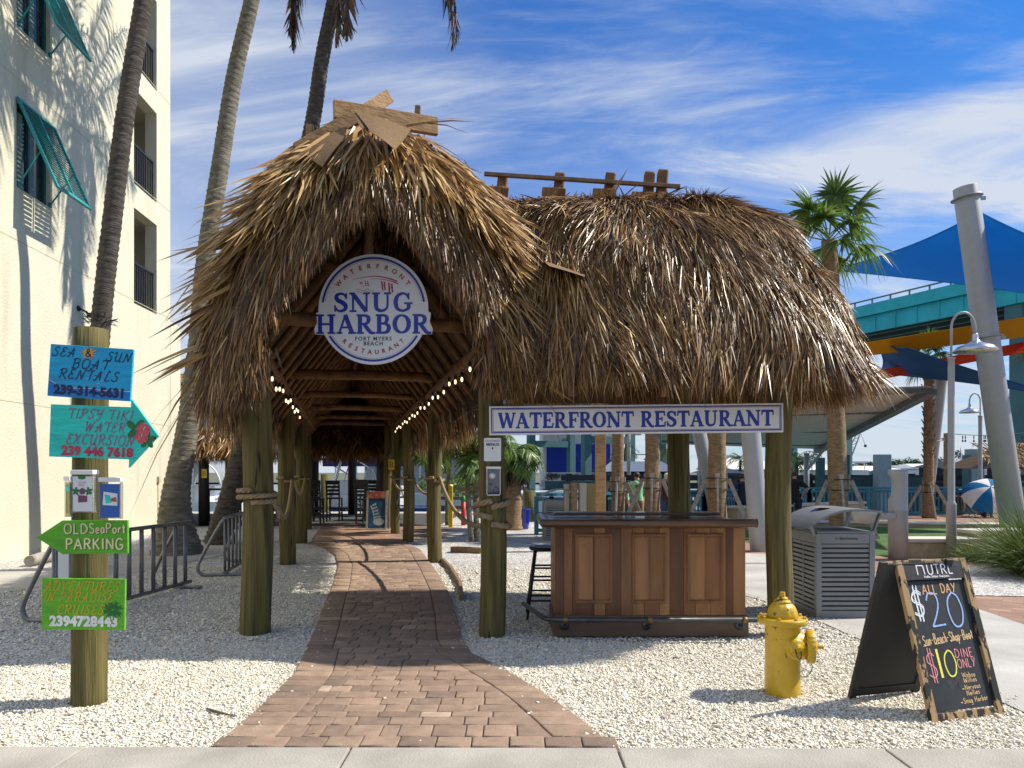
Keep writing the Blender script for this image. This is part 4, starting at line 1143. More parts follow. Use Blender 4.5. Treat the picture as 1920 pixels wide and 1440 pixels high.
nr = unit(np.outer(np.sign(s) * (1 - r_), tu) - np.outer(np.full(n, .8), tv))
parts.append(thatch_blades(P, dn, nr, (.14, .32), 9, (.008, .020), (-.05, .20), .16, .04, (.44, .22)))
n = 14                                             # loose long strands sticking out
s = rng.uniform(-1, 1, n); uo, zo = prof(s); t0, t1 = prof_t(s)
P = tp(uo, np.full(n, -.35), zo + .02)
dn = unit(np.outer(t0 + np.sign(s) * .5, tu) + np.outer(t1 + .35, zz) - np.outer(rng.uniform(-.1, .4, n), tv))
parts.append(thatch_blades(P, dn, unit(np.outer(np.sign(s), tu) + zz), (.5, 1.0), 2, (.012, .024), (.0, .3), .2, .45, (.45, .2)))
n = 420                                            # long fronds dressing the valley between gable and wing
t = rng.uniform(0, 1, n); A0, A1 = np.array((-.62, 8.0, 4.62)), np.array((.02, 6.98, 2.95))
P = A0 + np.outer(t, A1 - A0) + rng.normal(0, .13, (n, 3)) * (1, .6, .7)
dn = unit(np.array((.42, -.42, -1.0)) + rng.normal(0, .14, (n, 3))); nr = np.tile(unit(np.array([[.05, -.85, .5]])), (n, 1))
parts.append(thatch_blades(P, dn, nr, (.30, .66), 9, (.007, .018), (.0, .18), .13, .14, (.5, .24), .12, np.maximum(.12, P[:, 2] - 2.4)))
V, Fq, rr = merge(parts)
npobj('thatch', V, Fq, MT['thatch'], hut, rr)

# boards and felt over the peak; ridge battens on the wing
b = MB()
b.beam(D(625, 205, 6.95), D(820, 238, 7.35), .06, .17)
obj('ridge_board', b, MT['lumber'], hut, bevel=.006)
b = MB(); b.beam(D(628, 226, 7.08), D(760, 246, 7.2), .05, .11); obj('ridge_board', b, MT['lumber'], hut, bevel=.006)
b = MB(); b.beam(D(557, 282, 6.75), D(672, 216, 6.9), .05, .13); obj('ridge_board', b, MT['lumber'], hut, bevel=.006)
b = MB(); b.beam(D(668, 220, 7.25), D(730, 180, 7.5), .05, .13); obj('ridge_board', b, MT['lumber'], hut, bevel=.006)
b = MB(); b.beam(D(783, 214, 7.4), D(784, 199, 7.4), .055, .05, up=(0, 1, 0)); obj('ridge_peg', b, MT['oldwood'], hut, bevel=.004)
b = MB(); b.beam(D(580, 262, 6.95), D(581, 234, 6.95), .06, .05, up=(0, 1, 0)); obj('ridge_peg', b, MT['lumber'], hut, bevel=.004)
def flap(pts, th=.012, n=8, bow=.05):
    """a curled sheet from four corners (tl, tr, br, bl)"""
    b = MB(); tl, tr, br, bl = pts; g = []
    for j in range(n + 1):
        for i in range(n + 1):
            p = tl.lerp(tr, i / n).lerp(bl.lerp(br, i / n), j / n)
            g.append(p + Vector((0, -bow * math.sin(PI * i / n) * .6 - bow * (j / n) ** 2, 0)))
    k = n + 1
    b.add(g, [(j*k + i, (j+1)*k + i, (j+1)*k + i + 1, j*k + i + 1) for j in range(n) for i in range(n)], smooth=True)
    g2 = [p + Vector((0, th, 0)) for p in g]
    b.add(g2, [(j*k + i, j*k + i + 1, (j+1)*k + i + 1, (j+1)*k + i) for j in range(n) for i in range(n)], smooth=True)
    return b
obj('felt_flap', flap((D(570, 288, 6.6), D(652, 230, 6.75), D(646, 262, 6.6), D(606, 316, 6.42)), bow=.03), MT['felt'], hut)
obj('felt_flap', flap((D(666, 208, 6.72), D(770, 242, 6.85), D(742, 286, 6.45), D(700, 255, 6.52)), bow=.06), MT['felt'], hut)
obj('felt_flap', flap((D(662, 210, 6.72), D(690, 222, 6.75), D(692, 250, 6.6), D(676, 240, 6.6)), bow=.03), MT['felt'], hut)
obj('felt_flap', flap((D(1018, 488, 7.18), D(1096, 508, 7.18), D(1096, 520, 6.78), D(1030, 500, 6.80)), bow=.02), MT['felt'], hut)
b = MB(); b.beam(D(908, 326, 8.3), D(1275, 350, 8.3), .05, .04); obj('ridge_rail', b, MT['oldwood'], hut, bevel=.004)
for px, pt, pb, sl in ((938, 330, 356, 0), (1045, 322, 358, .0), (1140, 322, 360, .03), (1213, 320, 366, .05), (1238, 316, 366, .08)):
    b = MB(); p = D(px, pb, 8.45)
    b.beam(D(px, pb + 20, 8.36), D(px + 5, pt + 4, 8.40), .115, .10, up=(0, 1, 0)); obj('ridge_peg', b, MT['log'], hut, bevel=.018)
    b = MB(); b.beam(D(px - 22, pb + 2, 8.85), D(px + 8, pb + 4, 8.2), .10, .11); obj('ridge_peg', b, MT['log'], hut, bevel=.015)

# ---------------------------------------------------------------- ropes and string lights
def rope_mb(pts, Rr=.026, mb=None):
    b = mb or MB(); P = smooth_pts(pts, 10)
    L = [0]
    for p, q in zip(P[:-1], P[1:]): L.append(L[-1] + (q - p).length)
    T = L[-1]; n = max(12, int(T / (Rr * .9))); Pn = np.array([tuple(p) for p in P])
    C = np.stack([np.interp(np.linspace(0, T, n), L, Pn[:, i]) for i in range(3)], -1)
    tg = unit(np.gradient(C, axis=0)); ref = np.where(np.abs(tg[:, 2:3]) > .9, np.array([[1.0, 0, 0]]), np.array([[0, 0, 1.0]]))
    sd = unit(np.cross(tg, ref)); up = np.cross(sd, tg)
    for k in range(3):
        ph = np.linspace(0, T / (Rr * 6.5) * 2 * PI, n) + k * 2 * PI / 3
        Q = C + (sd * np.cos(ph)[:, None] + up * np.sin(ph)[:, None]) * Rr * .52
        b.tube([Vector(q) for q in Q], Rr * .56, 6)
    return b
def wrap(p, r, z, turns=1, tilt=0.0, Rr=.026, mb=None, pitch=.062):
    n = 14 * turns
    pts = [p + Vector((math.cos(2*PI*k/14 - PI/2) * (r + Rr), math.sin(2*PI*k/14 - PI/2) * (r + Rr), z + pitch * k / 14 + tilt * math.cos(2*PI*k/14 - PI/2))) for k in range(n + 1)]
    return rope_mb(pts, Rr, mb)
def sagline(a, c, sag, n=8):
    a, c = Vector(a), Vector(c)
    return [a.lerp(c, k / n) - Vector((0, 0, sag * 4 * (k / n) * (1 - k / n))) for k in range(n + 1)]
PL1, PC = POSTS[0][0], POSTS[1][0]; PL2, PR2, PL3, PR3, PR4 = POSTS[2][0], POSTS[3][0], POSTS[4][0], POSTS[5][0], POSTS[6][0]
b = MB()
wrap(PL1, .148, 1.30, 2, .0, mb=b)
rope_mb([PL1 + Vector((.17, -.02, 1.30)), PL1 + Vector((.20, .05, 1.18)), PL1 + Vector((.15, .1, 1.10))], mb=b)
rope_mb(sagline(PL1 + Vector((.17, .04, 1.38)), PL2 + Vector((.12, -.12, 1.46)), .42), mb=b)
wrap(PL2, .137, 1.44, 1, mb=b, Rr=.024); rope_mb(sagline(PL2 + Vector((.1, .1, 1.46)), PL3 + Vector((.1, -.12, 1.46)), .30), mb=b, Rr=.024); wrap(PL3, .137, 1.44, 1, mb=b, Rr=.024)
obj('rope', b, MT['rope'], label='thick twisted rope wrapped round the left posts of the hut passage', cat='rope', group='rope handrails of the hut')
b = MB()
wrap(PC, .130, 1.26, 1, .03, mb=b, Rr=.03); wrap(PC, .130, 1.10, 1, -.04, mb=b, Rr=.03)
rope_mb(sagline(PC + Vector((-.10, .12, 1.06)), PR2 + Vector((.1, -.1, 1.50)), .22), mb=b, Rr=.028)
wrap(PR2, .127, 1.44, 1, mb=b, Rr=.026); rope_mb(sagline(PR2 + Vector((-.1, .1, 1.2)), PR3 + Vector((.12, -.05, 1.44)), .10), mb=b, Rr=.026); wrap(PR3, .127, 1.42, 1, mb=b, Rr=.026)
rope_mb(sagline(PR3 + Vector((-.1, .1, 1.2)), PR4 + Vector((-.05, -.12, 1.42)), .12), mb=b, Rr=.026); wrap(PR4, .117, 1.42, 1, mb=b, Rr=.026)
obj('rope', b, MT['rope'], label='thick twisted rope sagging from the centre post along the right posts', cat='rope', group='rope handrails of the hut')
bulb_me = None
def string_light(label, pts, step, drop=.09):
    global bulb_me
    root = thing('string_light', label, 'string lights', pts[0], 'string lights under the thatch')
    P = smooth_pts(pts, 6)
    b = MB(); b.tube(P, .006, 6); obj('cord', b, MT['cord'], root)
    L = [0]
    for p, q in zip(P[:-1], P[1:]): L.append(L[-1] + (q - p).length)
    Pn = np.array([tuple(p) for p in P]); u = step * .5
    while u < L[-1]:
        c = Vector([float(np.interp(u, L, Pn[:, i])) for i in range(3)])
        if bulb_me is None:
            sb = MB(); sb.lathe([(.006, .0), (.016, -.01), (.017, -.055), (.012, -.06)], n=10)
            so_ = obj('socket', sb, MT['cord'], root, local=True); so_.location = c - Vector(pts[0])
            bb = MB(); bb.lathe([(.008, -.058), (.012, -.072), (.0145, -.088), (.011, -.104), (.003, -.112), (0, -.113)], n=10)
            bo = obj('bulb', bb, MT['bulb'], so_, local=True)
            bulb_me = (so_, bo)
        else:
            so_ = bulb_me[0].copy(); COL.objects.link(so_); so_.parent = root; so_.location = c - Vector(pts[0])
            bo = bulb_me[1].copy(); COL.objects.link(bo); bo.parent = so_
        u += step * random.uniform(.85, 1.15)
string_light('string of small lit bulbs along the right eave beam of the passage', [TP(1.0, v, 2.78 - (.07 if i % 2 else 0)) for i, v in enumerate(np.arange(-.1, 13.5, .9))], .58)
string_light('string of small lit bulbs along the left eave beam of the passage', [TP(-1.04, v, 2.74 - (.10 if i % 2 else 0)) for i, v in enumerate(np.arange(.8, 6.5, .8))], .50)
# ---------------------------------------------------------------- lettering
def sans(b, s, size, M_, z=.002, mi=0, bold=0.0, align='CENTER', shear=0.0, sx=1.0, spacing=1.0):
    """built-in sans lettering as flat faces in the sign's plane"""
    cu = bpy.data.curves.new('lettering', 'FONT'); cu.body = s; cu.size = size; cu.align_x = align; cu.align_y = 'CENTER'
    cu.offset = bold; cu.shear = shear; cu.space_character = spacing; cu.resolution_u = 3
    o = bpy.data.objects.new('lettering', cu); COL.objects.link(o)
    dg = bpy.context.evaluated_depsgraph_get(); e = o.evaluated_get(dg); me = e.to_mesh()
    b.add([(v.co.x * sx, v.co.y, z) for v in me.vertices], [tuple(p.vertices) for p in me.polygons], mi, False, M_)
    e.to_mesh_clear(); bpy.data.objects.remove(o); bpy.data.curves.remove(cu)
    return b
# slab-serif capitals: strokes as (points, width); unit height 1
def ell(cx, cy, rx, ry, n=28): return [(cx + rx * math.cos(2*PI*k/n), cy + ry * math.sin(2*PI*k/n)) for k in range(n + 1)]
def ellw(thin, thick, n=28): return [thin + (thick - thin) * abs(math.cos(2*PI*k/n)) ** 1.2 for k in range(n + 1)]
SER = {
 'W': (1.22, [([(.10,.96),(.36,.03)],.19), ([(.36,.03),(.62,.93)],.10), ([(.60,.96),(.88,.03)],.19), ([(.88,.03),(1.12,.96)],.10), ([(-.03,.955),(.27,.955)],.09), ([(.47,.955),(.72,.955)],.09), ([(1.0,.955),(1.25,.955)],.09)]),
 'A': (.98, [([(.14,.04),(.46,.98)],.10), ([(.44,.98),(.80,.04)],.20), ([(.24,.33),(.66,.33)],.09), ([(.0,.045),(.30,.045)],.09), ([(.60,.045),(1.0,.045)],.09)]),
 'T': (.90, [([(.45,.04),(.45,.96)],.20), ([(.03,.93),(.87,.93)],.14), ([(.07,.98),(.045,.68)],.085), ([(.83,.98),(.855,.68)],.085), ([(.24,.045),(.66,.045)],.09)]),
 'E': (.84, [([(.22,.03),(.22,.97)],.20), ([(.04,.94),(.72,.94)],.12), ([(.22,.5),(.54,.5)],.10), ([(.04,.06),(.74,.06)],.12), ([(.71,.99),(.735,.70)],.085), ([(.735,.01),(.79,.33)],.085), ([(.55,.36),(.55,.64)],.075)]),
 'F': (.78, [([(.22,.03),(.22,.97)],.20), ([(.04,.94),(.72,.94)],.12), ([(.22,.5),(.54,.5)],.10), ([(.71,.99),(.735,.68)],.085), ([(.55,.36),(.55,.64)],.075), ([(.04,.045),(.46,.045)],.09)]),
 'R': (.98, [([(.22,.03),(.22,.97)],.20), ([(.04,.955),(.3,.955)],.09), ([(.04,.045),(.42,.045)],.09), ([(.22,.94),(.48,.935),(.63,.86),(.66,.73),(.61,.58),(.46,.51),(.22,.50)],[.10,.12,.17,.19,.16,.11,.10]), ([(.42,.52),(.60,.27),(.78,.06),(1.0,.045)],[.17,.19,.16,.09])]),
 'O': (.98, [(ell(.47,.5,.36,.44), ellw(.09,.21))]),
 'N': (1.04, [([(.17,.04),(.17,.96)],.10), ([(.14,.96),(.82,.03)],.20), ([(.84,.02),(.84,.96)],.10), ([(.0,.045),(.34,.045)],.09), ([(-.03,.955),(.24,.955)],.09), ([(.68,.955),(1.0,.955)],.09)]),
 'S': (.76, [([(.62,.76),(.54,.89),(.38,.945),(.20,.88),(.15,.74),(.24,.60),(.46,.48),(.60,.35),(.60,.18),(.44,.065),(.24,.07),(.12,.22)],[.09,.10,.11,.15,.18,.20,.20,.20,.18,.13,.10,.09]), ([(.64,.97),(.645,.66)],.08), ([(.095,.02),(.085,.36)],.08)]),
 'U': (1.02, [([(.22,.96),(.22,.36),(.28,.15),(.48,.06),(.70,.14),(.79,.36),(.79,.96)],[.20,.20,.18,.14,.11,.10,.10]), ([(.03,.955),(.42,.955)],.09), ([(.61,.955),(.97,.955)],.09)]),
 'G': (1.0, [([(.74,.72),(.66,.88),(.47,.945),(.24,.84),(.13,.6),(.13,.4),(.22,.16),(.46,.055),(.66,.12),(.76,.22),(.76,.44)],[.09,.10,.11,.16,.20,.20,.16,.11,.13,.17,.18]), ([(.54,.44),(.96,.44)],.09), ([(.76,.98),(.765,.64)],.08)]),
 'H': (1.06, [([(.22,.04),(.22,.96)],.19), ([(.80,.04),(.80,.96)],.19), ([(.22,.5),(.8,.5)],.10), ([(.02,.955),(.42,.955)],.09), ([(.02,.045),(.42,.045)],.09), ([(.60,.955),(1.0,.955)],.09), ([(.60,.045),(1.0,.045)],.09)]),
 'B': (.90, [([(.22,.03),(.22,.97)],.20), ([(.04,.955),(.3,.955)],.09), ([(.04,.045),(.3,.045)],.09), ([(.22,.94),(.48,.935),(.60,.86),(.62,.74),(.57,.60),(.44,.53),(.22,.53)],[.10,.12,.16,.18,.15,.10,.09]), ([(.22,.53),(.50,.52),(.68,.42),(.71,.28),(.65,.13),(.5,.06),(.22,.06)],[.09,.11,.17,.20,.17,.12,.10])]),
 ' ': (.42, []),
}
def serif(b, s, h, M_, x0=None, width=None, z=.002, mi=0, wk=1.0, gap=.05):
    adv = [SER[c][0] + gap for c in s]; tot = sum(adv) - gap
    k = h if width is None else width / tot
    x = -tot * k / 2 if x0 is None else x0
    zi = 0
    for c, a in zip(s, adv):
        for pts, w in SER[c][1]:
            n0 = len(pts)
            if n0 > 2 and n0 < 20:
                P = [(p.x, p.y) for p in smooth_pts([Vector((q[0], q[1], 0)) for q in pts], 4)]
                ww = w if not isinstance(w, list) else [float(np.interp(i / (len(P) - 1) * (n0 - 1), range(n0), w)) for i in range(len(P))]
            else: P, ww = pts, w
            ww = [q * h * wk for q in ww] if isinstance(ww, list) else ww * h * wk
            b.ribbon([(x + p[0] * k, (p[1] - .5) * h) for p in P], ww, M_, z + 1.2e-4 * (zi % 7), mi); zi += 1
        x += a * k
    return b
# one-line hand lettering; lists of strokes in a unit box (height 1), '~' first = smooth
HL = {
 'A': (.8, [[(0,0),(.38,1)],[(.38,1),(.72,0)],[(.15,.36),(.6,.36)]]), 'B': (.72, [[(.08,0),(.08,1)],'~',[(.08,1),(.45,.96),(.52,.76),(.4,.58),(.08,.53)],'~',[(.08,.53),(.5,.5),(.62,.28),(.5,.05),(.08,0)]]),
 'C': (.75, ['~',[(.66,.82),(.48,.98),(.22,.9),(.06,.55),(.12,.18),(.36,.0),(.66,.16)]]), 'D': (.78, [[(.08,0),(.08,1)],'~',[(.08,1),(.42,.93),(.66,.6),(.62,.28),(.4,.04),(.08,0)]]),
 'E': (.62, [[(.08,0),(.08,1)],[(.08,1),(.55,1)],[(.08,.52),(.45,.52)],[(.08,0),(.56,0)]]), 'G': (.8, ['~',[(.68,.84),(.48,.99),(.2,.9),(.06,.5),(.16,.1),(.44,.0),(.68,.15),(.68,.42)],[(.42,.42),(.7,.42)]]),
 'H': (.74, [[(.08,0),(.08,1)],[(.64,0),(.64,1)],[(.08,.5),(.64,.5)]]), 'I': (.3, [[(.14,0),(.14,1)]]), 'K': (.7, [[(.08,0),(.08,1)],[(.6,1),(.1,.45)],[(.22,.58),(.64,0)]]),
 'L': (.6, [[(.08,1),(.08,0)],[(.08,0),(.54,0)]]), 'N': (.78, [[(.08,0),(.08,1)],[(.08,1),(.66,0)],[(.66,0),(.66,1)]]), 'O': (.82, ['~',[(.4,1),(.14,.84),(.05,.5),(.14,.15),(.4,0),(.66,.15),(.74,.5),(.66,.85),(.4,1)]]),
 'P': (.68, [[(.08,0),(.08,1)],'~',[(.08,1),(.45,.97),(.6,.76),(.45,.54),(.08,.48)]]), 'R': (.72, [[(.08,0),(.08,1)],'~',[(.08,1),(.45,.97),(.58,.76),(.44,.55),(.08,.5)],[(.3,.52),(.64,0)]]),
 'S': (.66, ['~',[(.56,.84),(.38,.99),(.14,.9),(.1,.68),(.3,.54),(.52,.4),(.56,.16),(.36,.0),(.08,.12)]]), 'T': (.66, [[(.32,0),(.32,1)],[(.0,1),(.64,1)]]), 'U': (.76, ['~',[(.08,1),(.08,.35),(.18,.06),(.38,.0),(.58,.08),(.66,.35),(.66,1)]]),
 'V': (.72, [[(.02,1),(.35,0)],[(.35,0),(.68,1)]]), 'W': (1.0, [[(.02,1),(.25,0)],[(.25,0),(.48,.8)],[(.48,.8),(.72,0)],[(.72,0),(.95,1)]]), 'X': (.7, [[(.04,1),(.64,0)],[(.64,1),(.02,0)]]), 'Y': (.7, [[(.04,1),(.34,.5)],[(.66,1),(.22,-.02)]]), 'M': (.9, [[(.06,0),(.12,1)],[(.12,1),(.42,.2)],[(.42,.2),(.72,1)],[(.72,1),(.8,0)]]),
 'a': (.52, ['~',[(.42,.5),(.2,.55),(.05,.28),(.16,.02),(.34,.1),(.42,.45)],[(.42,.52),(.44,0)]]), 'b': (.52, [[(.07,1),(.07,0)],'~',[(.07,.35),(.25,.55),(.44,.32),(.3,.02),(.07,.06)]]), 'c': (.46, ['~',[(.4,.46),(.2,.54),(.05,.26),(.2,.0),(.4,.1)]]),
 'e': (.48, ['~',[(.06,.28),(.4,.32),(.3,.54),(.1,.45),(.06,.18),(.22,.0),(.42,.1)]]), 'h': (.5, [[(.07,1),(.07,0)],'~',[(.07,.35),(.25,.54),(.4,.4),(.42,0)]]), 'i': (.22, [[(.1,.52),(.1,0)],[(.1,.72),(.11,.78)]]), 'l': (.22, [[(.1,1),(.1,0)]]),
 'n': (.5, [[(.07,.54),(.07,0)],'~',[(.07,.35),(.25,.54),(.4,.4),(.42,0)]]), 'o': (.52, ['~',[(.25,.55),(.06,.38),(.1,.08),(.27,.0),(.44,.18),(.42,.45),(.25,.55)]]), 'p': (.52, [[(.07,.54),(.07,-.38)],'~',[(.07,.35),(.25,.55),(.44,.32),(.3,.02),(.07,.08)]]),
 'r': (.4, [[(.07,.54),(.07,0)],'~',[(.07,.32),(.2,.52),(.36,.5)]]), 's': (.44, ['~',[(.36,.46),(.18,.54),(.08,.4),(.3,.24),(.34,.08),(.16,.0),(.04,.08)]]), 't': (.4, [[(.18,.85),(.2,0)],[(.02,.58),(.36,.58)]]), 'u': (.5, ['~',[(.06,.54),(.08,.12),(.22,.0),(.38,.14),(.42,.54)],[(.42,.54),(.44,0)]]),
 'v': (.46, [[(.04,.54),(.22,0)],[(.22,0),(.42,.54)]]), 'g': (.5, ['~',[(.4,.5),(.2,.55),(.05,.3),(.16,.04),(.34,.1),(.42,.45)],'~',[(.42,.52),(.42,-.2),(.26,-.38),(.06,-.28)]]), 'm': (.74, [[(.07,.54),(.07,0)],'~',[(.07,.35),(.22,.54),(.34,.4),(.35,0)],'~',[(.35,.35),(.5,.54),(.63,.4),(.64,0)]]),
 '0': (.78, ['~',[(.4,1),(.14,.8),(.06,.45),(.18,.08),(.4,0),(.62,.12),(.74,.5),(.62,.88),(.4,1)]]), '1': (.3, [[(.12,1),(.16,0)]]), '2': (.8, ['~',[(.06,.78),(.2,.98),(.5,.96),(.58,.7),(.42,.38),(.1,.02)],[(.1,.02),(.74,.06)]]), '$': (.72, ['~',[(.6,.78),(.4,.88),(.14,.78),(.12,.6),(.34,.5),(.56,.38),(.56,.2),(.36,.1),(.08,.2)],[(.26,1.06),(.3,-.06)],[(.42,1.04),(.46,-.08)]]),
 '-': (.42, [[(.06,.4),(.34,.42)]]), '>': (.7, [[(.02,.32),(.56,.32)],[(.4,.48),(.58,.32)],[(.58,.32),(.4,.14)]]), ' ': (.36, []), '&': (.8, ['~',[(.72,.0),(.4,.4),(.2,.72),(.3,.98),(.48,.9),(.44,.68),(.14,.4),(.08,.16),(.28,.0),(.52,.12),(.7,.42)]]),
}
SCRIPT = dict(HL)
SCRIPT.update({
 'A': (.86, ['~',[(-.06,.1),(.08,.0),(.26,.3),(.52,1)],[(.52,1),(.6,0)],'~',[(.0,.42),(.14,.5),(.26,.38),(.58,.38)]]), 'E': (.68, ['~',[(.6,.84),(.42,.99),(.2,.9),(.2,.66),(.4,.54),(.16,.48),(.05,.22),(.2,.02),(.46,.04),(.6,.18)]]),
 'S': (.66, ['~',[(.6,.82),(.46,.99),(.22,.92),(.16,.7),(.34,.54),(.5,.36),(.46,.12),(.22,.0),(.0,.1),(.02,.24)]]), 'U': (.84, ['~',[(.0,.82),(.12,.98),(.18,.8),(.12,.3),(.22,.04),(.42,.04),(.6,.3)],[(.68,1),(.58,.02)],'~',[(.58,.02),(.66,-.04),(.74,.06)]]),
 'N': (.9, ['~',[(-.06,.06),(.04,-.02),(.12,.2),(.24,.96)],[(.24,.96),(.56,.02)],'~',[(.56,.02),(.72,.85),(.82,1.0),(.9,.92)]]), 'B': (.74, [[(.16,.98),(.1,0)],'~',[(-.02,.8),(.16,.98),(.5,.98),(.6,.78),(.46,.56),(.16,.52)],'~',[(.16,.52),(.54,.48),(.62,.24),(.44,.02),(-.02,.02)]]),
 'R': (.78, [[(.16,.98),(.1,0)],'~',[(-.02,.8),(.16,.98),(.5,.98),(.62,.78),(.46,.55),(.14,.5)],'~',[(.3,.5),(.5,.2),(.66,.0),(.76,.06)]]), 'T': (.68, ['~',[(-.02,.82),(.06,.98),(.4,.94),(.72,1.0)],[(.42,.95),(.34,0)]]), 'L': (.68, ['~',[(.44,.86),(.4,1.0),(.26,.92),(.2,.5),(.1,.06),(.3,.02),(.6,.06)]]),
 'P': (.74, ['~',[(-.06,.16),(.02,.0),(.16,.2),(.24,.96)],'~',[(.0,.8),(.2,.98),(.54,.98),(.66,.76),(.48,.5),(.22,.46)]]), 'Y': (.8, ['~',[(.0,.82),(.12,.98),(.18,.8),(.16,.5),(.3,.42),(.5,.62)],'~',[(.66,1.0),(.54,.3),(.4,-.1),(.2,-.16),(.2,.0)]]), 'C': (.74, ['~',[(.66,.8),(.54,.98),(.3,.92),(.1,.56),(.12,.18),(.34,.0),(.64,.14)]]),
 'X': (.78, ['~',[(.0,.9),(.14,.98),(.3,.6),(.5,.1),(.7,.04)],[(.68,.98),(.02,.02)]]), 'K': (.76, [[(.18,1),(.1,0)],'~',[(.7,.98),(.46,.7),(.18,.5)],'~',[(.24,.52),(.46,.2),(.7,.0)]]), 'W': (1.05, ['~',[(-.02,.84),(.1,.98),(.14,.5),(.2,.02)],[(.2,.02),(.5,.82)],[(.5,.82),(.56,.02)],'~',[(.56,.02),(.86,.9),(1.0,.98)]]), 'V': (.8, ['~',[(-.02,.84),(.1,.98),(.2,.5),(.28,.02)],'~',[(.28,.02),(.56,.8),(.74,.98),(.8,.9)]]),
 'I': (.36, [[(.22,1),(.14,0)]]), 'D': (.82, [[(.2,.96),(.12,.02)],'~',[(-.04,.86),(.2,.99),(.52,.92),(.7,.6),(.62,.22),(.36,.0),(.02,.04)]]),
})
def hand(b, s, h, M_, cx=0, cy=0, width=None, w=.09, z=.002, mi=0, font=HL, shear=0.0, wob=.0, rise=0.0, caps=True):
    adv = [font[c][0] + .14 for c in s]; tot = sum(adv) - .14
    k = h if width is None else width / tot
    x = cx - tot * k / 2; zi = 0; x_start = x
    for c, a in zip(s, adv):
        sm = False
        dy = random.uniform(-wob, wob) * h; sc = 1 + random.uniform(-wob, wob)
        for st in font[c][1]:
            if st == '~': sm = True; continue
            P = [(p.x, p.y) for p in smooth_pts([Vector((q[0], q[1], 0)) for q in st], 5)] if sm and len(st) > 2 else st
            b.ribbon([(x + (p[0] + shear * p[1]) * k, cy + dy + (p[1] * sc - .5) * h + rise * (x - x_start)) for p in P], w * h, M_, z + 1.3e-4 * (zi % 7), mi, False)
            zi += 2; sm = False
        x += a * k
    return b
def on_arc(b, s, r, size, M_, a0, a1, inward=False, bold=0.0, z=.002, mi=0):
    """sans letters set round a circle, from angle a0 to a1 (degrees, clockwise from the top)"""
    n = len(s)
    for i, c in enumerate(s):
        a = R(a0 + (a1 - a0) * i / (n - 1))
        rot = -a if not inward else PI - a
        m = M_ @ Matrix.Translation((r * math.sin(a), r * math.cos(a), 0)) @ Matrix.Rotation(rot, 4, 'Z')
        sans(b, c, size, m, z, mi, bold)
    return b
def ring(b, r0, r1, M_, a0=0, a1=360, z=.002, mi=0, n=72):
    vs = []; k = max(3, int(n * (a1 - a0) / 360))
    for i in range(k + 1):
        a = R(a0 + (a1 - a0) * i / k); s, c = math.sin(a), math.cos(a)
        vs += [(r0 * s, r0 * c, z), (r1 * s, r1 * c, z)]
    b.add(vs, [(2*i, 2*i+2, 2*i+3, 2*i+1)[::-1] for i in range(k)], mi, False, M_)
    return b

# ---------------------------------------------------------------- round sign under the gable
rs = thing('round_sign', 'round white and blue restaurant sign hanging under the thatched gable', 'sign', D(700, 684, 7.22))
m = frame(D(700, 580, 7.20), (1, -.02, 0), (0, 0, 1)); RR = .532
b = MB(); b.prism([(RR * math.cos(2*PI*k/72), RR * math.sin(2*PI*k/72)) for k in range(72)], .02, m)
for sg in (-1, 1):                                   # ears of the cut-out board behind the wide word
    b.prism([(sg * .48, -.18), (sg * .565, -.175), (sg * .575, -.13), (sg * .545, -.06), (sg * .555, .03), (sg * .515, .04), (sg * .47, .02)][::sg], .0185, m @ Matrix.Translation((0, -.062, -.0006)))
obj('board', b, MT['signwhite'], rs)
b = MB()
ring(b, .484, .505, m, -82, 82); ring(b, .484, .505, m, 121, 239)
serif(b, 'SNUG', .188, m @ Matrix.Translation((0, .068, 0)), width=.775, wk=1.12)
serif(b, 'HARBOR', .188, m @ Matrix.Translation((0, -.142, 0)), width=1.115, wk=1.12, gap=.0)
obj('lettering', b, MT['ink_blue'], rs)
b = MB()
on_arc(b, 'WATERFRONT', .415, .062, m, -53, 53, bold=.0022)
on_arc(b, 'RESTAURANT', .415, .058, m, 222, 138, True, bold=.0022)
ring(b, .472, .475, m, -80, 80); ring(b, .472, .475, m, 123, 237)
arc1 = [(-.20, .288), (-.10, .306), (0, .318), (.08, .312), (.16, .294), (.23, .266)]
P = [(p.x, p.y) for p in smooth_pts([Vector((x, y, 0)) for x, y in arc1], 4)]
b.ribbon(P, [.003 + .013 * i / len(P) for i in range(len(P))], m, .002)
b.ribbon([(p[0] + .012, p[1] - .02 - .004) for p in P[6:]], [.002 + .014 * i / len(P) for i in range(len(P) - 6)], m, .0024)
for x, y0, y1, w in ((-.130, .268, .240, .006), (-.112, .270, .240, .006), (-.078, .275, .225, .008), (-.055, .275, .225, .008), (.082, .272, .185, .015), (.106, .266, .185, .015), (.150, .256, .150, .017), (.178, .246, .160, .017)):
    b.ribbon([(x, y0), (x + .008, y1)], w, m, .0021)
for x0, x1, y in ((-.13, -.112, .255), (-.078, -.055, .25), (.085, .108, .23), (.152, .182, .205)): b.ribbon([(x0, y), (x1 + .004, y)], .007, m, .0026)
b.ribbon([(-.105, .222), (-.03, .232)], .003, m, .002); b.ribbon([(.075, .165), (.125, .195)], .004, m, .0022)
for y in (.186, .164):
    b.ribbon([(-.165 + .17 * t, y + .010 * math.sin(t * 4 * PI)) for t in np.linspace(0, 1, 22)], .0042, m, .002)
obj('red_print', b, MT['ink_red'], rs)
b = MB(); sans(b, 'FORT MYERS', .052, m @ Matrix.Translation((.0, -.285, 0)), bold=.0012, spacing=1.25); sans(b, 'BEACH', .052, m @ Matrix.Translation((0, -.332, 0)), bold=.0012, spacing=1.25)
obj('small_print', b, MT['ink_dark'], rs)

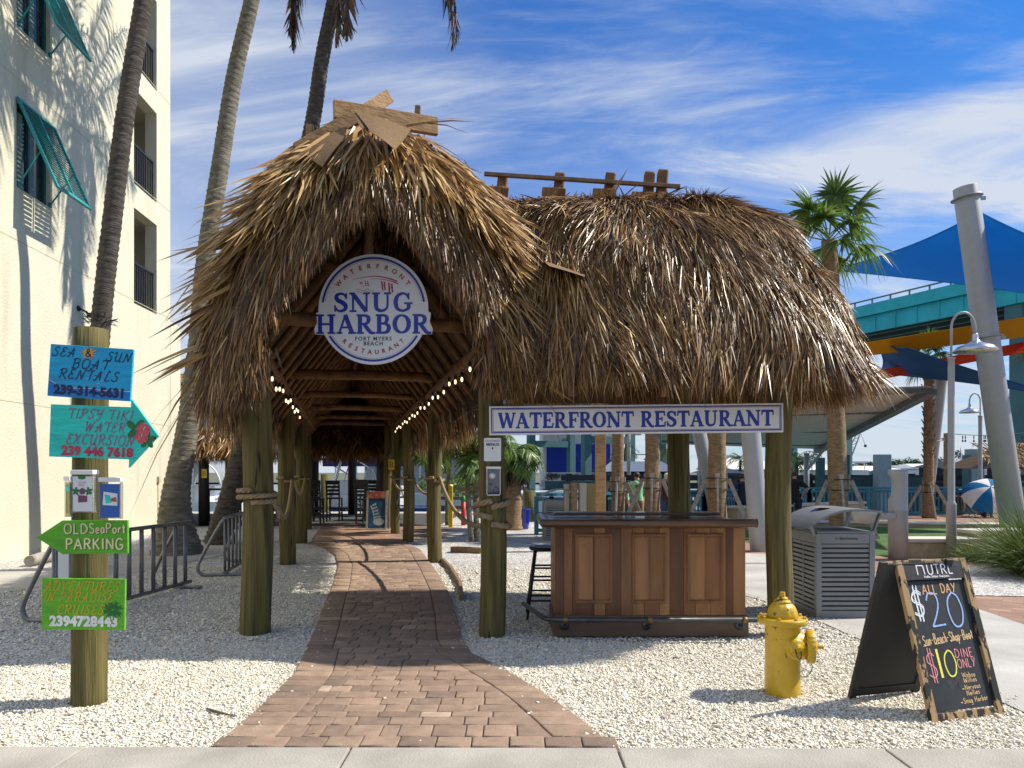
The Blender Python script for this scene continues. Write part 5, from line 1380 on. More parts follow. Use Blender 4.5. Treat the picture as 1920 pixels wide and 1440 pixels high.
# ---------------------------------------------------------------- long banner board between the posts
bs = thing('banner_sign', 'long white board lettered in blue fixed across the two front posts', 'sign', D(1193, 812, 7.14))
w_, h_ = 2.80, .278
m = frame((D(919, 789, 7.16) + D(1467, 783, 7.10)) / 2, D(1467, 783, 7.10) - D(919, 789, 7.16), (0, 0, 1))
b = MB(); b.prism([(-w_/2, -h_/2), (w_/2, -h_/2), (w_/2, h_/2), (-w_/2, h_/2)], .028, m); obj('board', b, MT['signwhite'], bs, bevel=.003)
def border(b, w, h, t, z, M_):
    for x0, x1, y0, y1 in ((-w/2, w/2, h/2 - t, h/2), (-w/2, w/2, -h/2, -h/2 + t), (-w/2, -w/2 + t, -h/2 + t, h/2 - t), (w/2 - t, w/2, -h/2 + t, h/2 - t)):
        b.add([(x0, y0, z), (x1, y0, z), (x1, y1, z), (x0, y1, z)], [(0, 1, 2, 3)], 0, False, M_)
b = MB(); border(b, w_ - .036, h_ - .036, .011, .002, m); serif(b, 'WATERFRONT RESTAURANT', .152, m, width=2.62, wk=1.08, gap=.02)
obj('lettering', b, MT['ink_blue'], bs)
b = MB(); border(b, w_ - .072, h_ - .066, .0045, .002, m); obj('red_line', b, MT['ink_red'], bs)

# ---------------------------------------------------------------- menu plaque and leaflet holder on the centre post
mp_ = thing('menu_sign', 'small white menu plaque with an arrow on the centre post', 'sign', D(923, 865, 7.14))
m = frame(D(923.5, 843, 7.19), (1, 0, 0), (0, .0, 1)); b = MB()
c_ = [(sx * (.082 - .012) + .012 * math.cos(a), sy * (.112 - .012) + .012 * math.sin(a)) for sx, sy, a0 in ((1, 1, 0), (-1, 1, PI/2), (-1, -1, PI), (1, -1, 1.5*PI)) for a in np.linspace(a0, a0 + PI/2, 5)]
b.prism(c_, .008, m); obj('plate', b, MT['signwhite'], mp_)
b = MB(); sans(b, 'MENUS', .036, m @ Matrix.Translation((0, .048, 0)), bold=.0014, spacing=1.1); serif(b, 'SNUG HARBOR', .017, m @ Matrix.Translation((0, .085, 0)), width=.14, wk=.6)
b.ribbon([(0, .026), (0, .012)], .008, m, .002); b.add([(-.012, .014, .0023), (.012, .014, .0023), (0, -.002, .0023)], [(0, 2, 1)], 0, False, m)
obj('lettering', b, MT['ink_dark'], mp_)
lh = thing('leaflet_holder', 'clear leaflet holder with a grey palm leaflet on the centre post', 'leaflet holder', D(925, 930, 7.14))
m = frame(D(925.5, 902, 7.17), (1, 0, 0), (0, 0, 1)); b = MB()
for c, sz in (((0, .128, .0), (.142, .022, .05)), ((0, -.134, 0), (.12, .008, .04)), ((-.064, 0, 0), (.006, .26, .04)), ((.064, 0, 0), (.006, .26, .04)), ((0, 0, -.018), (.13, .26, .004))): b.box(c, sz, m)
obj('holder', b, MT['white'], lh)
b = MB(); b.box((0, -.01, 0), (.118, .236, .012), m); lf = obj('leaflet', b, M('leaflet_grey', (.16, .165, .17), .5, var=.1, scale=6), lh)
b = MB(); b.lathe([(.0, .0075), (.034, .0075)][::-1], m @ Matrix.Translation((-.012, .05, 0)), 24); lfd = b
b2 = MB(); b2.lathe([(.033, .0066), (.0, .0068)], m @ Matrix.Translation((-.012, .05, 0)), 24); obj('emblem', b2, MT['white'], lf)
b = MB()
for x, h, sx in ((-.03, .09, .02), (.022, .06, .016), (.04, .04, .012), (-.005, .03, .014)):
    b.ribbon([(x, -.12), (x + .003, -.12 + h)], .004, m, .0068)
    for k in range(7):
        a = R(-30 + 40 * k); b.ribbon([(x + .003, -.12 + h), (x + .003 + sx * math.cos(a), -.12 + h + sx * .7 * math.sin(a))], .004, m, .0069 + 1e-4 * k)
b.add([(-.056, -.126, .0067), (.056, -.126, .0067), (.056, -.098, .0067), (-.056, -.11, .0067)], [(0, 1, 2, 3)], 0, False, m)
obj('palm_print', b, MT['ink_dark'], lf)

# ---------------------------------------------------------------- wooden signpost at the left with its four boards
SP = G(167, 1318)
b = MB(); n = 16
b.tube([SP + Vector((.012 * k / n, 0, -.1 + 2.69 * k / n)) for k in range(n + 1)], [.112 * random.uniform(.99, 1.01) * (1.02 - .04 * k / n) for k in range(n + 1)], 22, jit=.008)
obj('signpost', b, MT['pole'], label='short round timber signpost with its flat top, carrying four painted boards', cat='post', loc=SP)
b = MB()
for k in range(46):
    a = k * 2.4; c = D(188, 603, 12.2) + Vector((math.cos(a) * .17, math.sin(a) * .17, random.uniform(-.05, .06)))
    b.beam(c, c + Vector((math.cos(a) * .09, math.sin(a) * .09, random.uniform(-.03, .10))), .012, .008)
obj('cable_bundle', b, MT['cord'], label='dark bundle of fairy light cable tied round the palm trunk above the signpost', cat='cable', loc=D(188, 606, 12.2))
def painted(name, col, v=.12): return M(name, col, .55, scale=9, stretch=(.6, 1, 5), var=v, bump=.3, bscale=40, dirt=tuple(c * .5 for c in col), dirt_amt=.6, dscale=3, spots=(tuple(.12 + c * .3 for c in col), 9, .68, .03, (.8, 1, 7)))
MT['sg_blue'] = painted('board_blue', (.004, .40, .68)); MT['sg_deep'] = painted('board_sea', (.004, .22, .60)); MT['sg_turq'] = painted('board_turquoise', (.02, .66, .52)); MT['sg_green'] = painted('board_green', (.10, .42, .010)); MT['sg_lime'] = painted('board_lime', (.115, .44, .012))
MT['p_navy'] = M('sign_navy', (.008, .012, .075), .5); MT['p_pink'] = M('sign_raspberry', (.50, .035, .085), .5); MT['p_mauve'] = M('sign_mauve', (.32, .07, .20), .5); MT['p_cream'] = M('sign_cream', (.74, .66, .36), .5); MT['p_orange'] = M('sign_orange', (.62, .36, .02), .5); MT['p_white'] = M('sign_offwhite', (.74, .74, .70), .5); MT['p_leaf'] = M('sign_leaf', (.015, .16, .035), .5, var=.4, scale=60); MT['p_flower'] = M('sign_flower', (.60, .10, .12), .5, var=.3, scale=60); MT['p_gold'] = M('sign_gold', (.62, .36, .06), .5, var=.35, scale=70); MT['p_shadow'] = M('sign_outline', (.03, .09, .01), .5)
SD = 5.03                                             # distance of the boards' faces
def board(px0, py0, px1, py1, px2, py2):
    """frame from top-left, top-right and bottom-left pixels at the boards' distance -> matrix (centre), width, height"""
    tl, tr, bl = D(px0, py0, SD), D(px1, py1, SD), D(px2, py2, SD)
    x = tr - tl; up = tl - bl; c = tl + x / 2 - up / 2
    return frame(c, x, up), x.length, up.length
# 1 blue rectangle
m, w, h = board(93, 644.5, 248, 655, 90.5, 742)
t = thing('wooden_sign', 'blue painted sign board for boat rentals, topmost on the signpost', 'sign', m.translation, 'painted boards on the signpost')
b = MB(); b.prism([(-w/2, -h/2), (w/2, -h/2), (w/2, h/2), (-w/2, h/2)], .02, m); obj('board', b, MT['sg_blue'], t, bevel=.002)
b = MB(); wl = [(-w/2 + .003, -.065), (-w*.42, -.085), (-w*.36, -.105), (-w*.2, -.112), (0, -.108), (.1, -.116), (.16, -.108), (w/2 - .003, -.112)]
top = [(p[0], p[1]) for p in wl]; b.add([(x, y, .001) for x, y in top] + [(x, -h/2 + .002, .001) for x, y in reversed(top)], [tuple(reversed(range(2 * len(top))))], 0, False, m); obj('painted_sea', b, MT['sg_deep'], t)
b = MB(); b.ribbon([(p.x, p.y) for p in smooth_pts([Vector((x, y, 0)) for x, y in wl], 4)], .0035, m, .0022)
for x, y in ((-.02, -.045), (.03, -.03), (.07, -.055), (.11, .0), (.05, -.075), (-.05, .0)): b.ribbon([(x, y), (x + .018, y + .006)], .002, m, .0022)
obj('surf_line', b, MT['p_white'], t)
b = MB(); f = dict(font=SCRIPT, shear=.22, w=.10)
hand(b, 'SEA', .062, m, -.185, h/2 - .048, **f, z=.0026); hand(b, 'SUN', .062, m, .185, h/2 - .058, **f, z=.0026); hand(b, 'BOAT', .066, m, -.005, .055, width=.245, **f, z=.0026); hand(b, 'RENTALS', .066, m, -.01, -.018, width=.40, **f, z=.0026)
sans(b, '239-314-5631', .083, m @ Matrix.Translation((.005, -h/2 + .045, 0)), .003, bold=.0045, sx=1.03)
hand(b, '&', .05, m, -.018, h/2 - .045, font=HL, w=.14, z=.0052)
obj('lettering', b, MT['p_navy'], t)
b = MB()
for k in range(14):
    a = 2 * PI * k / 14; r2 = .055 + .008 * (k % 2); cx, cy = -.018, h/2 - .046
    b.add([(cx + .03 * math.cos(a - .2), cy + .03 * math.sin(a - .2) * .9, .003 + 1e-5*k), (cx + r2 * math.cos(a), min(cy + r2 * math.sin(a) * .9, h/2 - .002), .003 + 1e-5*k), (cx + .03 * math.cos(a + .2), cy + .03 * math.sin(a + .2) * .9, .003 + 1e-5*k)], [(0, 1, 2)][::1], 0, False, m)
b.add([(-.018 + .034 * math.cos(2*PI*k/18), h/2 - .046 + .032 * math.sin(2*PI*k/18), .0035) for k in range(18)], [tuple(range(18))], 0, False, m)
obj('painted_sun', b, MT['p_gold'], t)
# 2 turquoise arrow
m, w, h = board(93.5, 758, 243.5, 763.5, 95, 856)
t = thing('wooden_sign', 'turquoise arrow board pointing right, second from the top of the signpost', 'sign', m.translation, 'painted boards on the signpost')
b = MB(); b.prism([(-w/2, -h/2), (w/2, -h/2), (w/2, -h/2 - .055), (w/2 + .19, .0 - .01), (w/2, h/2 + .055), (w/2, h/2), (-w/2, h/2)], .02, m @ Matrix.Translation((0, 0, .004))); obj('board', b, MT['sg_turq'], t)
m4 = m @ Matrix.Translation((0, 0, .004))
b = MB(); f = dict(font=SCRIPT, shear=.2, w=.10, z=.0024)
hand(b, 'TIPSY', .065, m4, -.035, h/2 - .055, width=.235, **f); hand(b, 'TIKI', .065, m4, .20, h/2 - .058, width=.165, **f); hand(b, 'WATER', .065, m4, .10, .035, width=.27, **f); hand(b, 'EXCURSION', .068, m4, .07, -.052, width=.46, **f)
obj('lettering', b, MT['p_mauve'], t)
b = MB(); sans(b, '239 446 7618', .085, m4 @ Matrix.Translation((.055, -h/2 + .042, 0)), .003, bold=.0045, sx=1.02); obj('phone_number', b, MT['p_pink'], t)
b = MB()
def petal(b, cx, cy, r, n, M_, z, rot=0, squeeze=.5):
    for k in range(n):
        a = 2*PI*k/n + rot
        c = (cx + r*.55*math.cos(a), cy + r*.55*math.sin(a))
        b.add([(c[0] + r*.5*math.cos(q)*math.cos(a) - r*squeeze*.6*math.sin(q)*math.sin(a), c[1] + r*.5*math.cos(q)*math.sin(a) + r*squeeze*.6*math.sin(q)*math.cos(a), z + 8e-5*k) for q in np.linspace(0, 2*PI, 11)[:-1]], [tuple(range(10))], 0, False, M_)
px_ = w/2 + .075
petal(b, px_ - .035, .03, .075, 4, m4, .0022, .9); petal(b, px_ + .045, -.04, .06, 5, m4, .0022, .3); obj('painted_leaves', b, MT['p_leaf'], t)
b = MB(); petal(b, px_ + .015, .025, .048, 5, m4, .0032, .3, .9); petal(b, px_ + .005, -.022, .045, 5, m4, .0038, .8, .9); obj('painted_flowers', b, MT['p_flower'], t)
b = MB(); b.ribbon([(px_ + .015, .025), (px_ + .03, .052)], .006, m4, .0046); b.ribbon([(px_ + .005, -.022), (px_ + .008, .0)], .006, m4, .0046); obj('stamen', b, MT['p_cream'], t)
# 3 green arrow left
m, w, h = board(117, 976, 239, 975.5, 117, 1039)
t = thing('wooden_sign', 'green arrow board pointing left with cream parking lettering', 'sign', m.translation, 'painted boards on the signpost')
b = MB(); b.prism([(-w/2, -h/2), (w/2, -h/2 + .003), (w/2, h/2), (-w/2, h/2), (-w/2 - .175, -.0)], .02, m); obj('board', b, MT['sg_green'], t)
for mi, (nm, zz_, dx, mt) in enumerate((('letter_outline', .0018, .0035, 'p_shadow'), ('lettering', .0032, 0, 'p_cream'))):
    b = MB(); ww = .17 if mi == 0 else .155
    hand(b, 'OLD', .066, m, -.125 + dx, .058 - dx, w=ww, z=zz_, wob=0); hand(b, 'SeaPort', .066, m, .085 + dx, .06 - dx, width=.245, w=ww * .9, z=zz_); hand(b, 'PARKING', .072, m, .0 + dx, -.045 - dx, width=.39, w=ww, z=zz_)
    obj(nm, b, MT[mt], t)
# 4 green rectangle
m, w, h = board(79.5, 1084, 235, 1086, 77.5, 1180)
t = thing('wooden_sign', 'bright green board for cruises with a painted palm, lowest on the signpost', 'sign', m.translation, 'painted boards on the signpost')
b = MB(); b.prism([(-w/2, -h/2), (w/2, -h/2), (w/2, h/2), (-w/2, h/2)], .02, m); obj('board', b, MT['sg_lime'], t, bevel=.002)
b = MB(); f = dict(font=SCRIPT, shear=.24, w=.10, z=.0024)
hand(b, 'ADVENTURES', .066, m, -.01, h/2 - .05, width=.50, **f); hand(b, 'IN PARADISE', .064, m, -.035, .05, width=.47, **f); hand(b, 'CRUISES', .064, m, -.02, -.035, width=.315, **f)
obj('lettering', b, MT['p_orange'], t)
b = MB(); sans(b, '2394728443', .092, m @ Matrix.Translation((.005, -h/2 + .055, 0)), .003, bold=.005, sx=1.0); obj('phone_number', b, MT['p_white'], t)
b = MB(); cx, cy = .20, -.035
b.ribbon([(cx + .055, cy - .05), (cx, cy)], .005, m, .0021)
for k in range(8):
    a = R(20 + 44 * k)
    for j in range(7):
        t_ = .2 + .8 * j / 6; px2, py2 = cx + .055 * t_ * math.cos(a), cy + .05 * t_ * math.sin(a)
        for s in (-1, 1): b.ribbon([(px2, py2), (px2 + .017 * math.cos(a + s * .9), py2 + .017 * math.sin(a + s * .9))], .0045, m, .0022 + 1e-5 * (k * 7 + j) * 2)
obj('painted_palm', b, MT['p_leaf'], t)
# leaflet boxes on the signpost
MT['clear'] = M('clear_acrylic', (.8, .82, .82), .1, var=.0, trans=.9)
def leafbox(label, px, py, d, wpx, hpx, yaw, kind):
    c = D(px, py, d); w = wpx / F * d; h = hpx / F * d; dp = .055
    m = Matrix.Translation(c) @ Matrix.Rotation(yaw, 4, 'Z') @ Matrix(((1,0,0,0),(0,0,-1,0),(0,1,0,0),(0,0,0,1)))
    t = thing('leaflet_box', label, 'leaflet box', c - Vector((0, 0, h/2)), 'leaflet boxes on the signpost')
    b = MB(); b.box((0, h/2 - .012, 0), (w + .012, .03, dp + .014), m); obj('lid', b, MT['white'], t, bevel=.004)
    b = MB()
    for cc, sz in (((-w/2, -.015, 0), (.004, h - .03, dp)), ((w/2, -.015, 0), (.004, h - .03, dp)), ((0, -h/2, 0), (w + .004, .005, dp))): b.box(cc, sz, m)
    obj('box', b, MT['clear'], t)
    b = MB(); b.box((0, -.018, dp/2 - .012), (w - .012, h - .045, .016), m)
    cols = {'white': (.72, .73, .72), 'blue': (.035, .12, .40), 'yellow': (.50, .45, .10)}
    lf = obj('leaflet', b, M('leaflet_' + kind, cols[kind], .4, var=.05), t)
    z = dp/2 - .0025; b1 = MB(); b2 = MB(); b3 = MB()
    if kind == 'white':
        b1.add([(.028*math.cos(q) - .004, h*.33 + .013*math.sin(q), z) for q in np.linspace(0, 2*PI, 17)[:-1]], [tuple(range(16))], 0, False, m)
        petal(b1, -.045, 0, .028, 5, m, z, .2); petal(b1, .045, 0, .028, 5, m, z, .5)
        petal(b2, .0, .0, .022, 5, m, z + .0006, .4, .9); b2.add([(-.03, -.075, z), (.035, -.07, z), (.035, -.03, z), (-.03, -.025, z)], [(0,1,2,3)], 0, False, m)
        obj('print', b1, MT['p_leaf'], lf); obj('print', b2, M('print_mixed', (.30, .05, .05), .5, scale=90, col2=(.03, .06, .16)), lf)
        for k in range(3): b3.ribbon([(-.03, h*.22 - .012*k), (.03 - .01*k, h*.22 - .012*k)], .003, m, z)
        obj('print', b3, MT['p_mauve'], lf)
    elif kind == 'blue':
        b1.add([(-w*.36, -.045, z), (w*.36, -.05, z), (w*.36, .03, z), (-w*.3, .045, z)], [(0,1,2,3)], 0, False, m); obj('print', b1, MT['white'], lf)
        b2.add([(-w*.2, -.035, z + .0006), (w*.1, -.03, z + .0006), (0, .02, z + .0006), (-w*.25, .025, z + .0006)], [(0,1,2,3)], 0, False, m); obj('print', b2, MT['sg_turq'], lf)
        b3.add([(.0, -.02, z + .001), (w*.33, -.025, z + .001), (w*.3, .01, z + .001), (.01, .0, z + .001)], [(0,1,2,3)], 0, False, m); obj('print', b3, M('print_rust', (.4, .12, .05), .5, var=.4, scale=60), lf)
    else:
        for k in range(3): b1.ribbon([(-w*.3 + w*.3*k, -h*.42), (-w*.3 + w*.3*k + .004, h*.3)], .006, m, z)
        obj('print', b1, MT['p_leaf'], lf); b2.add([(-w*.42, h*.14, z + .0005), (w*.42, h*.12, z + .0005), (w*.42, h*.26, z + .0005), (-w*.42, h*.28, z + .0005)], [(0,1,2,3)], 0, False, m); obj('print', b2, MT['sg_turq'], lf)
    return t
leafbox('clear white-lidded leaflet box with a white flowered leaflet, middle of the signpost', 159, 921, 4.98, 42, 78, R(-6), 'white')
leafbox('clear white-lidded leaflet box with a blue leaflet on the right of the signpost', 208.5, 934, 5.02, 36, 76, R(10), 'blue')
leafbox('narrow leaflet box with yellow leaflets on the left side of the signpost', 134, 931, 5.10, 22, 74, R(-38), 'yellow')
# ---------------------------------------------------------------- outdoor bar counter
bar = thing('bar_counter', 'panelled brown hardwood bar counter with dark overhanging top under the banner', 'bar counter', (1.33, 7.6, 0))
X0, X1, Y0, Y1 = .42, 2.25, 7.20, 7.95
b = MB(); b.box(((X0+X1)/2, (Y0+Y1)/2 + .012, .63), (X1 - X0 - .02, Y1 - Y0 - .02, .86), mi=0); obj('carcass', b, MT['bar3'], bar)
edges = [X0, .50, .585, .79, .90, 1.05, 1.16, 1.275, 1.42, 1.52, 1.655, 1.77, 1.915, 2.06, 2.13, X1]
tones = ['bar3', 'bar', 'bar3', 'bar2', 'bar3', 'bar', 'bar2', 'bar', 'bar2', 'bar3', 'bar', 'bar2', 'bar2', 'bar3', 'bar2']
for i, (a, c) in enumerate(zip(edges[:-1], edges[1:])):
    b = MB(); b.box(((a + c) / 2, Y0 + .006, .64), (c - a - .003, .026, .84)); obj('plank', b, MT[tones[i]], bar, bevel=.002)
for i, (a, c) in enumerate(zip(np.linspace(Y0 + .02, Y1, 6)[:-1], np.linspace(Y0 + .02, Y1, 6)[1:])):
    b = MB(); b.box((X0 + .003, (a + c) / 2, .64), (.022, c - a - .003, .84)); obj('plank', b, MT[('bar', 'bar3', 'bar', 'bar2', 'bar')[i]], bar, bevel=.002)
def moulding(x0, x1, z0, z1, y, w=.032):
    b = MB()
    for k, (ww, yy) in enumerate(((w, y), (w * .5, y - .008))):
        o = (w - ww) / 2
        for (cx, cz, sx, sz) in (((x0+x1)/2, z1 - ww/2 - o, x1 - x0 - 2*o, ww), ((x0+x1)/2, z0 + ww/2 + o, x1 - x0 - 2*o, ww), (x0 + ww/2 + o, (z0+z1)/2, ww, z1 - z0 - 2*ww - 2*o - .001), (x1 - ww/2 - o, (z0+z1)/2, ww, z1 - z0 - 2*ww - 2*o - .001)):
            b.box((cx, yy, cz), (sx, .018, sz))
    return b
for pl, pr in ((1078, 1148), (1184, 1250), (1287, 1355)):
    x0, x1 = (pl - 960) / F * 7.2, (pr - 960) / F * 7.2
    obj('panel_moulding', moulding(x0, x1, .335, 1.01, Y0 - .014), MT['bar'], bar, bevel=.003)
    xm = (x0 + x1) / 2
    b = MB(); b.box(((x0+xm)/2 + .008, Y0 - .010, .672), (xm - x0 - .035, .012, .60)); obj('panel_board', b, MT['bar2'], bar, bevel=.0015)
    b = MB(); b.box(((x1+xm)/2 - .008, Y0 - .010, .672), (x1 - xm - .035, .012, .60)); obj('panel_board', b, MT['bar'], bar, bevel=.0015)
b = MB()
for (c, s) in ((((X0+X1)/2, (Y0+Y1)/2, .105), (X1 - X0 + .05, Y1 - Y0 + .06, .17)), (((X0+X1)/2, (Y0+Y1)/2, .205), (X1 - X0 + .03, Y1 - Y0 + .04, .03))): b.box(c, s)
for x in (X0 + .1, X1 - .1):
    for yv in (Y0 + .08, Y1 - .08): b.box((x, yv, .01), (.10, .08, .03))
obj('plinth', b, MT['barbase'], bar, bevel=.006)
# top: thick slab, rolled arm-rest moulding along the front and left edge
b = MB(); b.box((1.27, 7.55, 1.10), (1.92, 1.0, .055)); obj('top', b, MT['bartop'], bar, bevel=.012)
def roll(pts_):
    b = MB()
    prf = [(.0, -.045), (-.045, -.042), (-.075, -.018), (-.080, .012), (-.055, .034), (-.02, .036), (.03, .022), (.09, .016), (.09, -.02), (.0, -.02)]
    return prf
prf = roll(0); b = MB()
xa, xb, yf, yb = .335, 2.29, 7.02, 8.05
rows_ = []
for (cx, cy, dx, dy) in ((xb, yf, 0, 1), (xa, yf, .74, .74), (xa, yb, 1, 0)):
    s = 1.35 if dx and dy else 1
    rows_.append([(cx + p * dx * s, cy + p * dy * s, 1.125 + z) for p, z in prf])
n = len(prf)
b.add(sum(rows_, []), [(j*n + i, j*n + (i+1) % n, (j+1)*n + (i+1) % n, (j+1)*n + i) for j in range(2) for i in range(n)] + [tuple(range(n)), tuple(reversed(range(2*n, 3*n)))], 0, False)
obj('arm_rest', b, MT['bartop'], bar, bevel=.006)
b = MB(); b.box((1.30, 7.86, 1.165), (1.72, .26, .03)); obj('raised_shelf', b, MT['bartop'], bar, bevel=.01)
b = MB(); b.tube([(2.32, 6.99, .215), (.56, 6.99, .215), (.44, 6.99, .215), (.35, 7.02, .215), (.30, 7.10, .215), (.12, 7.86, .215)], .024, 12)
fr = obj('foot_rail', b, MT['pipe'], bar)
for x in (.50, 1.29, 2.18):
    b = MB(); b.tube([(x, 6.99, .215), (x, 7.03, .15), (x, 7.165, .13)], .014, 8); b.lathe([(.0, 0), (.045, 0), (.045, .012), (.0, .012)], frame((x, 7.158, .13), (1, 0, 0), (0, 0, 1)), 14); obj('bracket', b, MT['pipe'], fr)
    b = MB(); b.tube([(x - .02, 6.99, .215), (x + .02, 6.99, .215)], .029, 12); obj('collar', b, MT['brass'], fr)

# ---------------------------------------------------------------- stool
st = thing('bar_stool', 'black wooden bar stool standing behind the left end of the bar', 'bar stool', (.36, 8.28, 0))
cx, cy = .36, 8.28
b = MB(); b.lathe([(0, .735), (.155, .735), (.172, .75), (.168, .775), (.12, .770), (0, .766)], Matrix.Translation((cx, cy, 0)), 24); obj('seat', b, MT['black'], st)
tops = [(sx * .10, sy * .10) for sx in (-1, 1) for sy in (-1, 1)]; ft = [(sx * .195, sy * .195) for sx in (-1, 1) for sy in (-1, 1)]
for (a, c), (e, f) in zip(tops, ft):
    b = MB(); b.tube([(cx + e, cy + f, 0), (cx + (a+e)/2, cy + (c+f)/2, .37), (cx + a, cy + c, .738)], [.014, .019, .016], 10); obj('leg', b, MT['black'], st)
for z in (.20, .26, .42, .55):
    k = 1 - z / .74; r_ = .10 + .095 * k
    for (s0, s1) in (((-1, -1), (1, -1)), ((-1, 1), (1, 1)), ((-1, -1), (-1, 1)), ((1, -1), (1, 1))):
        zz2 = z if s0[1] == s1[1] else z + .06
        b = MB(); b.tube([(cx + s0[0]*r_, cy + s0[1]*r_, zz2), (cx + s1[0]*r_, cy + s1[1]*r_, zz2)], .011, 8); obj('stretcher', b, MT['black'], st)

# ---------------------------------------------------------------- fire hydrant
HP = G(1467, 1301); hy = thing('fire_hydrant', 'yellow fire hydrant with a chained side cap standing in the white gravel', 'fire hydrant', HP)
T_ = Matrix.Translation(HP)
b = MB(); b.lathe([(.126, -.06), (.124, .05), (.121, .30), (.121, .50), (.124, .515), (.110, .52)], T_, 32); obj('barrel', b, MT['hydrant'], hy)
b = MB(); b.lathe([(.10, .512), (.168, .512), (.173, .518), (.173, .548), (.168, .554), (.10, .556)], T_, 36)
for k in range(8):
    a = 2*PI*k/8 + .3; b.lathe([(0, .554), (.013, .554), (.013, .568), (.008, .572), (0, .572)], T_ @ Matrix.Translation((.150*math.cos(a), .150*math.sin(a), 0)), 6, smooth=False)
obj('flange', b, MT['hydrant'], hy)
b = MB(); fl = lambda a, i: 1 + (.045 * abs(math.cos(a * 6)) ** .7 - .03) * (1 if 1 <= i <= 5 else 0)
b.lathe([(.108, .55), (.106, .575), (.100, .605), (.088, .632), (.070, .650), (.056, .658), (.056, .664)], T_, 72, flute=fl)
b.lathe([(.03, .655), (.060, .658), (.060, .668), (.050, .678), (.034, .682)], T_, 28); b.lathe([(.02, .676), (.038, .678), (.038, .694), (.030, .700), (.0, .701)], T_, 24)
b.lathe([(.019, .696), (.022, .70), (.020, .735), (.0, .737)], T_, 5, smooth=False); obj('bonnet', b, MT['hydrant'], hy)
dirO = Vector((.955, -.30, 0)).normalized()          # big pumper outlet to the right
mo = frame(HP + Vector((0, 0, .355)), dirO.cross(Vector((0, 0, 1))) * -1, (0, 0, 1))
if (mo.to_3x3() @ Vector((0, 0, 1))).dot(dirO) < 0: mo = frame(HP + Vector((0, 0, .355)), dirO.cross(Vector((0, 0, 1))), (0, 0, 1))
b = MB(); b.lathe([(.135, .02), (.126, .07), (.108, .115), (.096, .135), (.094, .165)], mo, 30); obj('outlet', b, MT['hydrant'], hy)
gear = lambda a, i: 1 + .02 * (1 if math.cos(a * 22) > 0 else -1) * (1 if 2 <= i <= 3 else 0)
b = MB(); b.lathe([(.09, .158), (.108, .160), (.115, .168), (.115, .212), (.106, .220), (.05, .224), (.038, .232), (.0, .233)], mo, 88, flute=gear); b.lathe([(.017, .228), (.015, .275), (.0, .277)], mo, 5, smooth=False); obj('outlet_cap', b, MT['hydrant'], hy)
dirN = Vector((.16, -.985, 0)).normalized()          # small hose outlet facing the street
mn = frame(HP + Vector((.028, 0, .365)), Vector((.985, .16, 0)), (0, 0, 1))
b = MB(); b.lathe([(.078, .09), (.072, .118), (.060, .132), (.060, .138)], mn, 26); obj('outlet', b, MT['hydrant'], hy)
b = MB(); b.lathe([(.055, .134), (.058, .140), (.058, .156), (.048, .162), (.024, .164), (.022, .172), (.0, .172)], mn, 28); b.lathe([(.018, .168), (.016, .188), (.0, .189)], mn, 5, smooth=False); hc = obj('outlet_cap', b, MT['hydrant'], hy)
b = MB(); lp = smooth_pts([Vector(p) for p in ((-.028, -.004, .166), (-.012, -.055, .170), (.004, -.075, .170), (.018, -.05, .170), (.016, -.005, .166))], 5)
b.tube([mn @ p for p in lp], .004, 6); obj('chain_ring', b, MT['rust'], hc)
b = MB()
chain = smooth_pts([mo @ Vector(p) for p in ((.0, -.10, .19), (.01, -.16, .20), (.03, -.22, .17), (.04, -.235, .12), (.02, -.19, .09), (.0, -.10, .10))], 8)
Lc = [0]
for p, q in zip(chain[:-1], chain[1:]): Lc.append(Lc[-1] + (q - p).length)
Cn = np.array([tuple(p) for p in chain]); nlk = int(Lc[-1] / .013)
for k in range(nlk):
    u0, u1 = Lc[-1] * k / nlk, Lc[-1] * (k + 1.25) / nlk
    p, q = (Vector([float(np.interp(u, Lc, Cn[:, i])) for i in range(3)]) for u in (u0, u1))
    dd_ = (q - p).normalized(); s_ = dd_.cross(Vector((.3, .8, .1) if k % 2 else (.8, -.2, .3))).normalized() * .0052
    b.tube([p, p.lerp(q, .5) + s_, q, p.lerp(q, .5) - s_], .0019, 5, closed=True)
obj('chain', b, MT['rust'], hy)
b = MB()
for z, w in ((.205, .032), (.165, .042)):             # faint cast marks on the barrel
    for k in range(4):
        a = PI + .25 + .13 * k
        b.box((0, 0, 0), (.010, .018, .003), frame(HP + Vector((.1225 * math.cos(a), .1225 * math.sin(a), z)), (-math.sin(a), math.cos(a), 0), (0, 0, 1)))
obj('cast_mark', b, MT['hydrant'], hy, bevel=.001)

